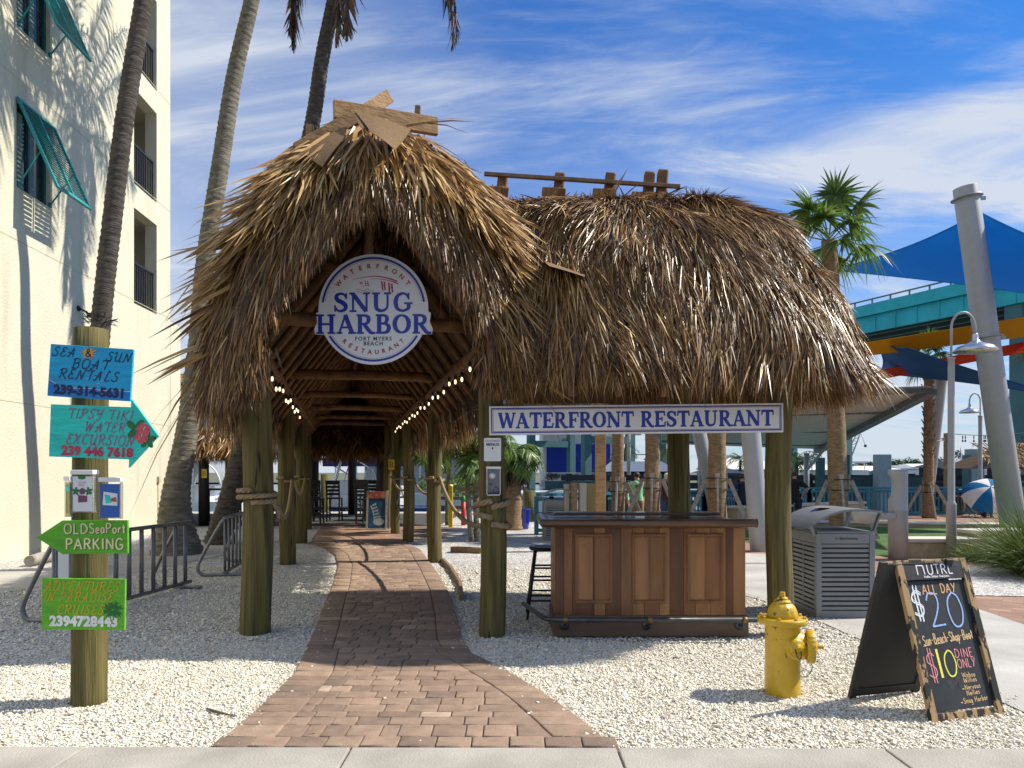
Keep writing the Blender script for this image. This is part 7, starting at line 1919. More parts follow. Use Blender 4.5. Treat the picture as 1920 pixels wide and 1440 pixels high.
for k in (.25, .93):
    p = BLc.lerp(BRc, k) - nrm_ * .2; b = MB(); b.tube([(p.x, p.y, 0), (p.x, p.y, p.z)], .12, 16); obj('column', b, MT['alum'], cn)
    p2 = TLc.lerp(TRc, k * .9).lerp(p, .45); b = MB(); b.tube([(p.x, p.y, p.z - .8), p2 - nrm_ * .06], .06, 10); obj('strut', b, MT['alum'], cn)

# drinking fountain column
df = thing('drinking_fountain', 'silver drinking fountain column with a bowl behind the litter bin', 'drinking fountain', (7.03, 13.6, 0))
b = MB(); cut = lambda a, i: 1 - (0, 0, 0, 0, 0, 0, .30, .36, .36, .27, 0, 0, 0)[i] * max(0, math.cos(a - PI)) ** .5; b.lathe([(.166, -.05), (.166, .90), (.168, .905), (.168, .915), (.163, .925), (.163, 1.10), (.163, 1.17), (.163, 1.26), (.163, 1.40), (.163, 1.50), (.165, 1.56), (.165, 1.645), (.0, 1.65)], Matrix.Translation((7.03, 13.6, 0)), 40, flute=cut); obj('column', b, MT['alum'], df)
b = MB(); b.box((6.72, 13.5, .80), (.40, .12, .12)); obj('arm', b, MT['alum'], df, bevel=.02)
b = MB(); b.lathe([(.0, .66), (.20, .70), (.245, .84), (.25, .90), (.235, .90), (.20, .84), (.0, .82)], Matrix.Translation((6.38, 13.45, 0)), 28); b.tube([(6.38, 13.5, .84), (6.38, 13.5, .95), (6.38, 13.42, .96)], .016, 8); obj('bowl', b, MT['alum'], df)

def lamp_post(label, base, H, arm, shade_r, k=1.0):
    base = Vector(base); t = thing('lamp_post', label, 'street lamp', base, 'gooseneck lamp posts')
    b = MB(); b.lathe([(.085*k, 0), (.085*k, 1.0*k), (.088*k, 1.01*k), (.066*k, 1.06*k), (.060*k, 1.08*k), (.056*k, H - .95), (.056*k, H - .80), (.066*k, H - .80), (.066*k, H - .76), (.0, H - .75)], Matrix.Translation(base), 24); obj('pole', b, MT['alum'], t)
    s = 1 if arm > 0 else -1; aa = abs(arm)
    b = MB(); b.tube([base + Vector((s * (aa/2 - aa/2 * math.cos(q)), 0, H - .76 + .52 + .30 * math.sin(q))) if q > 0 else base + Vector((0, 0, H - .78)) for q in [0] + list(np.linspace(.02, PI, 16))] + [base + Vector((arm, 0, H - .36))], .021*k, 10); obj('gooseneck', b, MT['alum'], t)
    sh = Matrix.Translation(base + Vector((arm, 0, H - .72)))
    b = MB(); b.lathe([(shade_r, .06), (shade_r, .09), (shade_r * .80, .16), (shade_r * .34, .22), (.055, .27), (.05, .37), (.03, .40), (.0, .40)], sh, 32); b.lathe([(shade_r - .01, .062), (shade_r * .78, .15), (shade_r * .3, .20), (0, .21)], sh, 32); obj('shade', b, MT['chrome'], t)
lamp_post('tall gooseneck lamp post in front of the thick silver pole', (8.0, 13.6, 0), 4.45, .44, .36, 1.0)
lamp_post('distant gooseneck lamp post by the blue and white umbrella', G(1838, 966), 4.45, -.40, .34, 1.2)

# stone seat wall, planting, pots
def seat_wall(label, a, c, h, th, cap=.07):
    a, c = Vector(a), Vector(c); t = thing('stone_wall', label, 'stone wall', a, 'low stone walls')
    b = MB(); b.beam(a + Vector((0, 0, h/2)), c + Vector((0, 0, h/2)), th, h); obj('wall', b, MT['stone'], t, bevel=.015)
    b = MB(); d_ = (c - a).normalized() * .04; b.beam(a - d_ + Vector((0, 0, h + cap/2 + .002)), c + d_ + Vector((0, 0, h + cap/2 + .002)), th + .08, cap); obj('coping', b, MT['stonecap'], t, bevel=.01)
seat_wall('low limestone seat wall behind the A-frame chalkboard', (7.35, 14.0, 0), (8.6, 14.0, 0), .30, .45)
seat_wall('pale limestone block wall end beside the tall grass clump', (8.75, 14.35, 0), (10.0, 14.6, 0), .42, .5)
seat_wall('limestone wall in front of the blue railing under the canopy', (6.3, 21.4, 0), (11.6, 25.0, 0), .55, .45)
seat_wall('long low pale step edging the lawn', (8.4, 22.4, 0), (15.8, 20.6, 0), .10, .6, .05)
def grass_clump(label, c, n, L, spread):
    t = thing('grass_clump', label, 'ornamental grass', c, 'ornamental grass clumps')
    a = rng.uniform(0, 2*PI, n); el = rng.uniform(.55, 1.5, n); rr_ = np.sqrt(rng.uniform(0, 1, n)) * spread
    P = np.stack([np.cos(a)*rr_, np.sin(a)*rr_, np.zeros(n)], -1) + np.array(c)
    a2 = a + rng.normal(0, .5, n)
    d = np.stack([np.cos(a2)*np.cos(el), np.sin(a2)*np.cos(el), np.sin(el)], -1)
    no = unit(np.cross(d, rng.normal(0, 1, (n, 3)))); V, Fq, r_ = blades(P, d, no, rng.uniform(.5, 1.05, n) * L, rng.uniform(.006, .014, n), rng.uniform(.15, .75, n), np.clip(rng.normal(.5, .25, n), 0, 1), 5, (1, 1, .9, .7, .45, .05))
    npobj('blades', V, Fq, MT['grassleaf'], t, r_)
grass_clump('tall bright green ornamental grass clump at the right edge behind the chalkboard', (8.1, 11.3, 0), 3000, 1.6, .32)
grass_clump('second ornamental grass clump just beyond the tall one, cut by the right edge', (8.9, 12.3, 0), 2200, 1.7, .40)
grass_clump('small thin grass tuft growing by the limestone seat wall', (8.25, 13.3, 0), 420, .75, .2)
b = MB(); pc = G(980, 992); b.lathe([(.0, 0), (.155, 0), (.165, .02), (.205, .30), (.225, .54), (.232, .56), (.215, .57), (.205, .50), (.0, .49)], Matrix.Translation(pc), 32); obj('plant_pot', b, MT['bluepot'], label='cobalt blue glazed plant pot on the gravel left of the bar', cat='plant pot', loc=pc)
b = MB(); pc = D(1794, 962, 27.5); pc.z = 0; b.lathe([(.0, 0), (.20, 0), (.26, .25), (.30, .45), (.24, .62), (.22, .66), (.26, .70), (.22, .72), (.0, .70)], Matrix.Translation(pc), 24); obj('plant_pot', b, MT['terracotta'], label='tall terracotta urn standing by the railing behind the lamp post', cat='plant pot', loc=pc)

# square timber post and utility cabinets by the railing
tp_ = Vector((1.80, 15.2, 0)); b = MB(); b.box((tp_.x, tp_.y, 1.6), (.20, .20, 3.2)); obj('timber_post', b, MT['lumber'], label='pale square timber post rising behind the bar under the banner', cat='post', loc=tp_, bevel=.008)
for lab, px0, px1, pt, dd_, mt in (('slim beige utility cabinet beside the far litter bin', 1058, 1068, 908, 17.2, 'cabinet'), ('brown grey utility cabinet, narrowest and darkest of the row behind the bar', 1071, 1083, 905, 17.0, 'sabaltrunk'), ('cream utility cabinet in the middle of the row behind the bar', 1086, 1100, 906, 17.1, 'cabinet'), ('tan utility cabinet beside the square timber post', 1099, 1117, 907, 17.6, 'cabinet2')):
    a, c = D(px0, pt, dd_), D(px1, pt, dd_); t = thing('utility_cabinet', lab, 'cabinet', ((a.x + c.x)/2, dd_, 0), 'utility cabinets by the railing')
    b = MB(); b.box(((a.x+c.x)/2, dd_ + .15, a.z/2), (c.x - a.x, .3, a.z)); obj('case', b, MT[mt], t, bevel=.01)
    b = MB(); b.box(((a.x+c.x)/2, dd_ - .004, a.z*.52), ((c.x - a.x)*.8, .012, a.z*.8)); obj('door', b, MT[mt], t, bevel=.004)

# ---------------------------------------------------------------- blue railing along the quay
def railing(label, pts, H=1.07, step=.145, posts=2.2):
    t = thing('railing', label, 'railing', pts[0], 'blue railings along the quay'); sl_ = MB(); ra = MB()
    for a, c in zip(pts[:-1], pts[1:]):
        a, c = Vector(a), Vector(c); L = (c - a).length
        ra.beam(a + Vector((0, 0, H - .045)), c + Vector((0, 0, H - .045)), .12, .07); ra.beam(a + Vector((0, 0, H - .16)), c + Vector((0, 0, H - .16)), .05, .09); ra.beam(a + Vector((0, 0, .12)), c + Vector((0, 0, .12)), .05, .09)
        n = int(L / step)
        for k in range(1, n): p = a.lerp(c, k / n); sl_.beam(p + Vector((0, 0, .17)), p + Vector((0, 0, H - .20)), .04, .04)
        for k in range(int(L / posts) + 2):
            p = a.lerp(c, min(1, k * posts / L)); b = MB(); b.beam(p, p + Vector((0, 0, H - .09)), .11, .11); obj('post', b, MT['railblue'], t)
            if k * posts >= L: break
    obj('rail', ra, MT['railblue'], t); obj('balusters', sl_, MT['railblue'], t)
railing('bright blue railing section at the quay corner behind the bar', [(.62, 19.0, 0), (1.0, 18.9, 0), (2.5, 20.0, 0), (5.8, 22.5, 0)])
railing('long blue railing along the water behind the lawn and fountain', [(5.8, 22.5, 0), (10.6, 26.7, 0), (24, 27.4, 0)])

# people on the quay
lean_arms = ({'e': (.26, -.12, 1.10), 'w': (.24, -.36, 1.06)}, {'e': (.27, -.10, 1.12), 'w': (.25, -.34, 1.08)})
akimbo = ({'e': (.42, .10, 1.14), 'w': (.22, -.02, .98)}, {'e': (.42, .10, 1.14), 'w': (.22, -.02, .98)})
PGp = None
person('man in a mint green printed T-shirt and tan shorts seen from behind', (3.28, 19.6, 0), PI, 1.62, (.32, .66, .40), (.26, .17, .10), 'dark', lean_arms, shorts=True, print_=True)
person('white-haired person in a dark brown top behind the rear hut post', (4.28, 20.6, 0), PI, 1.60, (.055, .03, .022), (.05, .08, .16), 'white', lean_arms, long_sleeve=True, female=True)
person('white-haired man in an orange shirt between the silver pole and the right post', (7.35, 22.0, 0), PI, 1.62, (.52, .11, .045), (.05, .05, .06), 'white', lean_arms)
person('person in dark clothes with hands on hips right of the right hut post', (8.55, 22.6, 0), PI * .9, 1.63, (.012, .012, .016), (.015, .016, .022), 'dark', akimbo)
person('person in navy clothes leaning left beside the silver pole', (6.75, 21.9, 0), PI * 1.1, 1.55, (.012, .018, .045), (.012, .015, .03), 'dark', akimbo, long_sleeve=True)
# beach umbrella with a seated person under it
ub = D(1850, 962, 26.2); ub.z = 0
um = thing('beach_umbrella', 'blue and white panelled beach umbrella tilted near the railing', 'umbrella', ub)
axis = Vector((-.25, -.62, .75)).normalized(); hubp = ub + Vector((.05, -.1, .92)) + axis * .22
side_ = axis.cross(Vector((0, 0, 1))).normalized(); up_ = side_.cross(axis)
ms_ = (MT['sailblue'], MT['white']); ring_n = 8
for k in range(8):
    b = MB(); vs = []; n = 6; m_ = 5
    for j in range(n + 1):
        for i in range(m_ + 1):
            a = 2*PI*(k + i/m_)/8; q = j/n; rr_ = .86 * math.sin(q * 1.25) / math.sin(1.25) * (1 - .05 * math.sin(PI*i/m_) * q); dz = -.46 * (1 - math.cos(q * 1.25)) / (1 - math.cos(1.25))
            vs.append(hubp + (side_ * math.cos(a) + up_ * math.sin(a)) * rr_ + axis * dz)
    w1 = m_ + 1
    fs = [(j*w1+i, j*w1+i+1, (j+1)*w1+i+1, (j+1)*w1+i) for j in range(n) for i in range(m_)]
    b.add(vs, fs, 0, True); b.add([p - axis * .008 for p in vs], [tuple(reversed(f)) for f in fs], 0, True); obj('panel', b, ms_[k % 2], um)
b = MB(); b.tube([hubp + axis * .06, hubp - axis * 1.15], .014, 8); obj('pole', b, MT['alum'], um)
person('seated person almost hidden beneath the blue and white umbrella', tuple(ub + Vector((-.05, .35, -.08))), PI * .05, 1.6, (.03, .04, .10), (.03, .03, .04), 'dark', sit=True)
bch = thing('folding_chair', 'small folding chair under the blue and white umbrella', 'chair', ub + Vector((-.05, .4, 0)))
cx, cy = ub.x - .05, ub.y + .38
b = MB(); b.box((cx, cy, .36), (.48, .46, .03)); obj('seat', b, MT['canvas_blue'], bch, bevel=.005)
b = MB(); b.box((0, 0, .25), (.48, .03, .5), Matrix.Translation((cx, cy + .24, .36)) @ Matrix.Rotation(-.25, 4, 'X')); obj('backrest', b, MT['canvas_blue'], bch, bevel=.005)
for sx in (-1, 1):
    for s2 in (-1, 1): b = MB(); b.tube([(cx + sx*.23, cy - s2*.22, 0), (cx + sx*.23, cy + s2*.22, .36)], .012, 8); obj('leg', b, MT['alum'], bch)

# ---------------------------------------------------------------- restaurant hut behind the passage
rh = thing('restaurant_hut', 'big dark thatched restaurant hut at the far end of the passage', 'hut', (-7.5, 25, 0))
RX0, RX1, RY0, RY1 = -13.2, -3.1, 21.7, 28.4; RYC = (RY0 + RY1) / 2
b = MB()
pr_ = [(RY0, 2.35), (RY0 + 1.2, 3.6), (RY0 + 2.5, 4.5), (RYC, 4.9), (RY1 - 2.5, 4.5), (RY1 - 1.2, 3.6), (RY1, 2.35), (RY1 - .3, 2.25), (RYC, 4.5), (RY0 + .3, 2.25)]
n = len(pr_)
b.add([(RX0, y, z) for y, z in pr_] + [(RX1, y, z) for y, z in pr_], [(i, (i+1) % n, (i+1) % n + n, i + n) for i in range(n)])
for x in (0, n): b.add([(RX0 if x == 0 else RX1, y, z) for y, z in pr_], [(0,1,8,9), (1,2,3,8), (3,4,5,8), (5,6,7,8)])
obj('roof_core', b, MT['thatch_core'], rh)
parts = []; n = 2600
x = rng.uniform(RX0 - .1, RX1 + .15, n); sdy = np.where(rng.random(n) < .85, -1, 1); q = rng.uniform(0, 1, n)
ys = np.interp(q, [0, .45, .75, 1], [0, 1, 2.2, 3.35]); y = np.where(sdy < 0, RY0 + ys, RY1 - ys); z = np.interp(ys, [0, 1.2, 2.5, 3.35], [2.37, 3.65, 4.55, 4.95])
dn = unit(np.stack([rng.normal(0, .1, n), sdy * .75, np.full(n, -.8)], -1)); nr = unit(np.stack([np.zeros(n), sdy * .8, np.full(n, .75)], -1))
parts.append(thatch_blades(np.stack([x, y, z], -1), dn, nr, (.3, .65), 6, (.02, .04), (.05, .25), .2, .15, (.5, .22)))
n = 1100; x = rng.uniform(RX0 - .1, RX1 + .1, n); fr_ = np.where(rng.random(n) < .6, 1, 0); y = np.where(fr_ == 1, RY0 + rng.uniform(-.05, .25, n), RY1 - rng.uniform(-.05, .25, n))
od = np.stack([np.zeros(n), np.where(fr_ == 1, -1.0, 1.0), np.zeros(n)], -1)
parts.append(thatch_blades(np.stack([x, y, rng.uniform(2.25, 2.45, n)], -1), unit(od * .1 + (0, 0, -1)), od, (.25, .5), 6, (.012, .024), (-.05, .15), .15, .03, (.4, .2)))
V, Fq, rr = merge(parts); npobj('thatch', V, Fq, MT['thatch'], rh, rr)
for px, dd_ in ((382, 22.2), (430, 27.8), (560, 22.2), (715, 22.3), (733, 27.8), (590, 27.9), (660, 28.0)):
    p = D(px, 900, dd_); b = MB(); b.tube([(p.x, p.y, -.1), (p.x, p.y, 3.2)], .15, 14); obj('post', b, MT['darkwood'], rh)
b = MB(); b.beam((RX0 + .3, 22.2, 2.62), (RX1 - .3, 22.2, 2.62), .2, .2); b.beam((RX0 + .3, 27.8, 2.62), (RX1 - .3, 27.8, 2.62), .2, .2); obj('plate', b, MT['darkwood'], rh)
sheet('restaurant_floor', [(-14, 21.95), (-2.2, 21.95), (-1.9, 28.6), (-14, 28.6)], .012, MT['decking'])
sheet('quay', [(-40, 28.605), (.5, 28.605), (.5, 29.98), (-40, 29.98)], .012, MT['concrete'])
# small yellow plates with a B on two posts
for lab, px, py, dd_ in (('yellow plate with the letter B on the dark post at the end of the passage', 734, 871, 19.0), ('yellow plate with the letter B on the dark post at the far left', 383, 888, 22.0)):
    t = thing('letter_plate', lab, 'sign', D(px, py + 13, dd_), 'yellow letter plates'); m = frame(D(px, py, dd_ - .02), (1, 0, 0), (0, 0, 1)); b = MB(); b.box((0, 0, 0), (.15, .26, .012), m); obj('plate', b, MT['yellowpaint'], t)
    b = MB(); serif(b, 'B', .15, m, wk=.8, z=.008); obj('lettering', b, MT['ink_dark'], t)
string_light('few small lit bulbs hanging in the dark restaurant behind the passage', [(-6.2, 23.2, 2.42), (-5.2, 23.2, 2.36), (-4.0, 23.2, 2.40)], .62)
# high chairs and tables
hcr = thing('bar_chair', 'dark slat-backed high chair left in the restaurant, nearest the passage', 'bar chair', (0, 0, 0), 'dark high chairs in the restaurant')
b = MB(); b.box((0, 0, .74), (.44, .44, .05)); obj('seat', b, MT['darkwood'], hcr, bevel=.01)
for sx in (-1, 1):
    b = MB(); b.beam((sx*.2, -.2, 0), (sx*.19, -.19, .72), .045, .045); obj('leg', b, MT['darkwood'], hcr)
    b = MB(); b.beam((sx*.2, .22, 0), (sx*.2, .20, .74), .045, .045); b.beam((sx*.2, .20, .74), (sx*.2, .27, 1.28), .045, .045); obj('leg', b, MT['darkwood'], hcr)
b = MB()
for k in range(4): b.box((0, .215 + .018*k, .88 + .115*k), (.36, .025, .075))
b.box((0, .275, 1.27), (.46, .035, .09)); obj('backrest', b, MT['darkwood'], hcr)
b = MB()
for z in (.22, .40): b.box((0, -.195, z), (.36, .03, .03)); b.box((-.2, 0, z + .05), (.03, .38, .03)); b.box((.2, 0, z + .05), (.03, .38, .03)); b.box((0, .21, z), (.36, .03, .03))
obj('stretcher', b, MT['darkwood'], hcr)
spots = [((-6.05, 23.0), PI*.5, None), ((-5.75, 24.2), PI, 'dark high chair behind the nearest one on the left of the passage end'), ((-4.55, 23.2), PI*.9, 'dark high chair on the right side of the passage end, nearest the fish board'),
         ((-4.10, 24.3), PI*.95, 'dark high chair just behind the fish board'), ((-4.75, 25.0), 0.1, 'dark high chair on the far side of the right-hand high table'), ((-8.7, 23.0), .3, 'dark high chair far left under the restaurant thatch, by the mossy palm'), ((-9.2, 24.6), PI, 'dark high chair at the far left, deeper in the restaurant'),
         ((-6.55, 24.9), PI, 'dark high chair on the far side of the left-hand high table'), ((-7.25, 23.4), -PI*.5, 'dark high chair at the left end of the left-hand high table'), ((-3.75, 25.2), PI*.6, 'dark high chair nearest the timber fence at the right end'), ((-5.3, 26.6), PI*.2, 'dark high chair standing alone by the quay edge of the floor')]
for i, ((x, y), a, lab) in enumerate(spots):
    o = hcr if i == 0 else copy_tree(hcr)
    o.location = (x, y, .013); o.rotation_euler = (0, 0, a)
    if lab: o['label'] = lab
def high_table(label, x, y):
    t = thing('high_table', label, 'table', (x, y, .013), 'dark high tables'); b = MB(); b.box((x, y, 1.05), (.9, .7, .05)); obj('table_top', b, MT['darkwood'], t, bevel=.01)
    for sx in (-1, 1):
        for sy in (-1, 1): b = MB(); b.box((x + sx*.38, y + sy*.28, .52), (.06, .06, 1.01)); obj('leg', b, MT['darkwood'], t)
high_table('dark high table at the left of the passage end', -6.75, 23.7); high_table('dark high table at the right of the passage end', -4.4, 24.65 + .0); high_table('dark high table far left under the thatch', -9.4, 23.8)
person('diner in a red top sitting far left in the dark restaurant', (-8.45, 23.4, .3), PI * 1.6, 1.65, (.20, .02, .025), (.02, .03, .08), 'dark', sit=True, long_sleeve=True)
# fish board
fb = thing('menu_board', 'leaning A-frame board with a fish picture and red heading at the passage end', 'sandwich board', (-3.72, 20.5, 0))
m = frame((-3.72, 20.45, .0), (1, .05, 0), (-.10, .22, 1)); b = MB()
for c, s in (((-.26, .55, 0), (.05, 1.1, .04)), ((.26, .55, 0), (.05, 1.1, .04)), ((0, .03, 0), (.47, .06, .036))): b.box(c, s, m)
obj('frame', b, MT['brace'], fb); b = MB(); b.box((0, .99, 0), (.47, .19, .036), m); hd = obj('heading', b, M('heading_rust', (.42, .16, .08), .6), fb)
b = MB(); hand(b, 'ICE', .13, m, 0, .99, w=.2, z=.02); obj('lettering', b, MT['ink_red'], hd)
b = MB(); b.box((0, .475, -.004), (.47, .83, .02), m); pic = obj('picture', b, M('sea_picture', (.012, .04, .10), .4, scale=7, col2=(.03, .12, .22)), fb)
b = MB()
for k in range(7):
    a = k * .45; b.ribbon([(.16 - .05*k*.6, .2 + .09*k), (.02 - .03*k, .22 + .075*k), (-.08, .16 + .06*k)], [.05, .035, .01], m, .0075 + 2e-4*k)
b.add([(.06 + .15*math.cos(q), .24 + .10*math.sin(q), .0072) for q in np.linspace(0, 2*PI, 15)[:-1]], [tuple(range(14))], 0, False, m); obj('painted_fish', b, M('fish_grey', (.36, .42, .45), .5, var=.4, scale=14), pic)
b = MB()
for c, s in (((-.26, .55, 0), (.05, 1.1, .04)), ((.26, .55, 0), (.05, 1.1, .04)), ((0, .55, 0), (.47, 1.0, .02))): b.box(c, s, frame((-3.72, 20.95, 0), (1, .05, 0), (-.10, -.22, 1)))
obj('back_leaf', b, MT['brace'], fb)
# posts, bollards and rail seen between the right passage posts
p = G(845, 989); t = thing('bollard', 'yellow square bollard standing in the gravel right of the passage', 'bollard', p); b = MB(); b.box((p.x, p.y, .60), (.12, .12, 1.2)); obj('post', b, MT['yellowpaint'], t, bevel=.01); b = MB(); b.lathe([(.085, 1.2), (.06, 1.24), (0, 1.25)], Matrix.Translation((p.x, p.y, .0)), 4, smooth=False); obj('cap', b, MT['yellowpaint'], t)
p = G(869, 985); t = thing('standpipe', 'red standpipe with a green valve top beside the yellow bollard', 'standpipe', p); b = MB(); b.tube([p, p + Vector((0, 0, .72))], .07, 14); obj('pipe', b, MT['redpaint'], t); b = MB(); b.lathe([(.075, .72), (.09, .76), (.06, .84), (.03, .90), (0, .90)], Matrix.Translation(p), 14); obj('valve', b, MT['greenpaint'], t); b = MB(); b.tube([p + Vector((.09*math.cos(a), 0, .93 + .07*math.sin(a))) for a in np.linspace(0, 2*PI, 13)[:-1]], .014, 6, closed=True); obj('hand_wheel', b, MT['alum'], t)
fe = thing('timber_fence', 'dark timber rail fence along the quay beyond the passage', 'fence', (-1.5, 28.4, 0))
for k in range(7): b = MB(); b.box((-3.0 + .58*k, 28.5, .52), (.12, .12, 1.04)); obj('post', b, MT['oldwood'], fe)
for z in (.25, .6, .98): b = MB(); b.box((-1.28, 28.42, z), (3.7, .05, .12)); obj('rail', b, MT['oldwood'], fe)
for px, dd_ in ((609, 29.2), (994, 24.0)):
    p = D(px, 900, dd_); b = MB(); b.tube([(p.x, p.y, -2.0 if dd_ > 29 else -.1), (p.x, p.y, 1.52 if dd_ > 29 else 1.0)], .155 if dd_ > 29 else .17, 16)
    obj('mooring_post', b, MT['pole'], label='tall mossy mooring post between the dark chairs and the boat' if dd_ > 29 else 'thick mossy mooring post beside the blue pot', cat='post', group='mooring posts', loc=(p.x, p.y, 0))

# ---------------------------------------------------------------- boats at the quay
def hull(mb, cx, cy, L, W_, z0, z1, n=18, yaw=0.0, mi=0):
    """a boat hull: pointed bow at +x, flat stern"""
    rows_ = []
    for j, (zz2, k) in enumerate(((z0, .62), ((z0 + z1)/2, .9), (z1, 1.0))):
        row = []
        for i in range(n + 1):
            u = i / n; x = -L/2 + L * u; hw = W_/2 * k * (1 if u < .45 else math.cos((u - .45)/.55 * PI/2) ** .75); row.append((x + (.12*L*(k - .8) if u > .8 else 0), hw, zz2 + (.18*(z1-z0) * max(0, u - .4))))
        rows_.append(row)
    vs = []; 
    for row in rows_: vs += [(x, -h, z) for x, h, z in row]; vs += [(x, h, z) for x, h, z in row]
    m = Matrix.Translation((cx, cy, 0)) @ Matrix.Rotation(yaw, 4, 'Z'); w1 = n + 1; fs = []
    for j in range(2):
        for i in range(n):
            a = j*2*w1 + i; fs.append((a, a+1, a+1+2*w1, a+2*w1)); a += w1; fs.append((a+1, a, a+2*w1, a+1+2*w1))
        fs.append((j*2*w1, j*2*w1 + 2*w1, j*2*w1 + 3*w1, j*2*w1 + w1))
    for i in range(n): a = 4*w1 + i; fs.append((a, a+1, a+w1+1, a+w1))
    mb.add(vs, fs, mi, False, m); return m
fbt = thing('fishing_boat', 'blue and white fishing boat with a navy bimini moored behind the dark chairs', 'boat', (-7.0, 33.5, -1.2))
b = MB(); mh = hull(b, -7.2, 33.4, 8.6, 2.8, -1.5, .05, yaw=PI); obj('hull', b, MT['boatblue'], fbt)
b = MB(); b.box((-6.6, 33.3, .32), (3.6, 2.2, .55)); b.box((-5.2, 32.8, .75), (.9, .7, .5)); b.box((-7.6, 33.2, .8), (1.1, 1.2, .9)); obj('cabin', b, MT['boatwhite'], fbt, bevel=.05)
b = MB(); b.box((-6.2, 33.2, 2.15), (4.0, 2.2, .10)); b.box((-6.2, 32.12, 1.98), (3.9, .05, .28)); obj('bimini', b, MT['canvas_blue'], fbt, bevel=.04)
for x0, x1 in ((-8.0, -7.4), (-4.6, -5.2), (-6.6, -6.2)):
    for yy in (32.2, 34.2): b = MB(); b.tube([(x0, yy, .3), (x1, yy, 2.1)], .028, 8); obj('rail', b, MT['chrome'], fbt)
for pp, rr_ in (([(-8.6, 32.2, 2.4), (-5.0, 32.1, .3)], .03), ([(-7.0, 32.0, 3.2), (-7.9, 32.1, .2)], .07), ([(-7.0, 32.1, 2.3), (-6.0, 32.1, 1.7), (-5.6, 32.1, .6)], .05), ([(-4.9, 32.2, .3), (-5.0, 32.2, 2.4)], .03)):
    b = MB(); b.tube(pp, rr_, 8); obj('outrigger', b, MT['chrome'], fbt)
b = MB(); b.box((-7.05, 31.93, -.15), (.62, .03, .42)); nb = obj('name_panel', b, MT['black'], fbt); b = MB(); sans(b, 'UH', .2, frame((-7.05, 31.90, -.28), (1, 0, 0), (0, 0, 1)), bold=.006); obj('lettering', b, MT['white'], nb); b = MB(); sans(b, '23', .16, frame((-7.05, 31.90, -.05), (1, 0, 0), (0, 0, 1)), bold=.004); obj('lettering', b, MT['p_gold'], nb)
tbt = thing('tour_boat', 'big two-decked tour boat with a blue banner showing phone digits', 'boat', (-4.5, 41, -1.2))
b = MB(); hull(b, -3.5, 41, 15, 4.4, -1.6, .4); obj('hull', b, MT['boatwhite'], tbt)
b = MB(); b.box((-4.6, 41, 2.42), (9.5, 4.2, .14)); b.box((-4.6, 41, .45), (10.5, 4.2, .12)); obj('deck', b, MT['boatwhite'], tbt, bevel=.03)
b = MB(); b.box((-4.9, 41.4, 1.4), (6.0, 2.8, 1.9)); obj('cabin', b, MT['housegrey'], tbt)
b = MB(); b.box((-4.75, 38.86, 3.05), (9.0, .05, .95)); bnr = obj('banner', b, MT['houseblue'], tbt)
b = MB(); sans(b, '239-', .62, frame((-5.9, 38.82, 2.98), (1, 0, 0), (0, 0, 1)), bold=.03, spacing=1.05); obj('lettering', b, MT['white'], bnr)
for z in (2.75, 2.55): b = MB(); b.tube([(-9.2, 38.85, z - .15), (-.2, 38.85, z - .15)], .03, 6); obj('rail', b, MT['white'], tbt)
for x in np.arange(-9.2, 0, 1.1): b = MB(); b.tube([(x, 38.9, .5), (x, 38.9, 3.5)], .035, 6); obj('stanchion', b, MT['white'], tbt)
abt = thing('arched_boat', 'white boat with an arched pale canopy seen through the far left of the restaurant', 'boat', (-14.6, 37, -1.2))
b = MB(); hull(b, -14.6, 37, 6, 2.4, -1.5, .25, yaw=PI/2); obj('hull', b, MT['boatwhite'], abt)
b = MB(); q_ = np.linspace(0, PI, 13); b.add([(-14.65 + 1.25*math.cos(a), y, 1.0 + 1.15*math.sin(a)) for y in (34.3, 37.5) for a in q_], [(i, i+1, i+14, i+13) for i in range(12)], 0, True); obj('canopy', b, MT['roofgrey'], abt)
b = MB(); b.tube([(-14.65 + 1.25*math.cos(a), 34.28, 1.0 + 1.15*math.sin(a)) for a in q_], .04, 6); b.tube([(-15.9, 34.28, 1.0), (-13.4, 34.28, 1.0)], .04, 6); b.tube([(-14.65, 34.28, .3), (-14.65, 34.28, 2.5)], .04, 6); b.box((-14.4, 34.6, .6), (1.0, .6, .8)); obj('frame', b, MT['white'], abt)

# ---------------------------------------------------------------- the high bridge
def bp(t): return Vector((34.4 - 4.6 * t, 75 + 9.6 * t, 0))
br = thing('road_bridge', 'long turquoise high-level road bridge on tall columns across the water', 'bridge', bp(0))
bd = (bp(1) - bp(0)).normalized(); bnv = Vector((-bd.y, bd.x, 0))                  # bnv points left (towards the viewer side)
if bnv.x > 0: bnv = -bnv
ta, tb = -3.2, 9.0; zd = 18.0
def band(o, z0, z1, th): 
    b = MB(); a, c = bp(ta) + bnv * o, bp(tb) + bnv * o; b.beam(a + Vector((0, 0, (z0+z1)/2)), c + Vector((0, 0, (z0+z1)/2)), th, z1 - z0); return b
obj('parapet', band(0, 17.0, 18.1, .3), MT['bridge'], br); 
b = band(-.35, 15.4, 16.98, .3)
for k in range(int((tb - ta) * 10.64 / 2.2)): p = bp(ta) + bd * (2.2 * k + 1) + bnv * .02 - bnv * .22; b.beam(p + Vector((0, 0, 15.45)), p + Vector((0, 0, 16.95)), .22, .10, up=bd)
obj('fascia', b, MT['bridge'], br)
b = MB(); a, c = bp(ta) - bnv * 6.5, bp(tb) - bnv * 6.5; b.beam(a + Vector((0, 0, 17.1)), c + Vector((0, 0, 17.1)), 12.5, .4); obj('deck', b, MT['bridge_dark'], br)
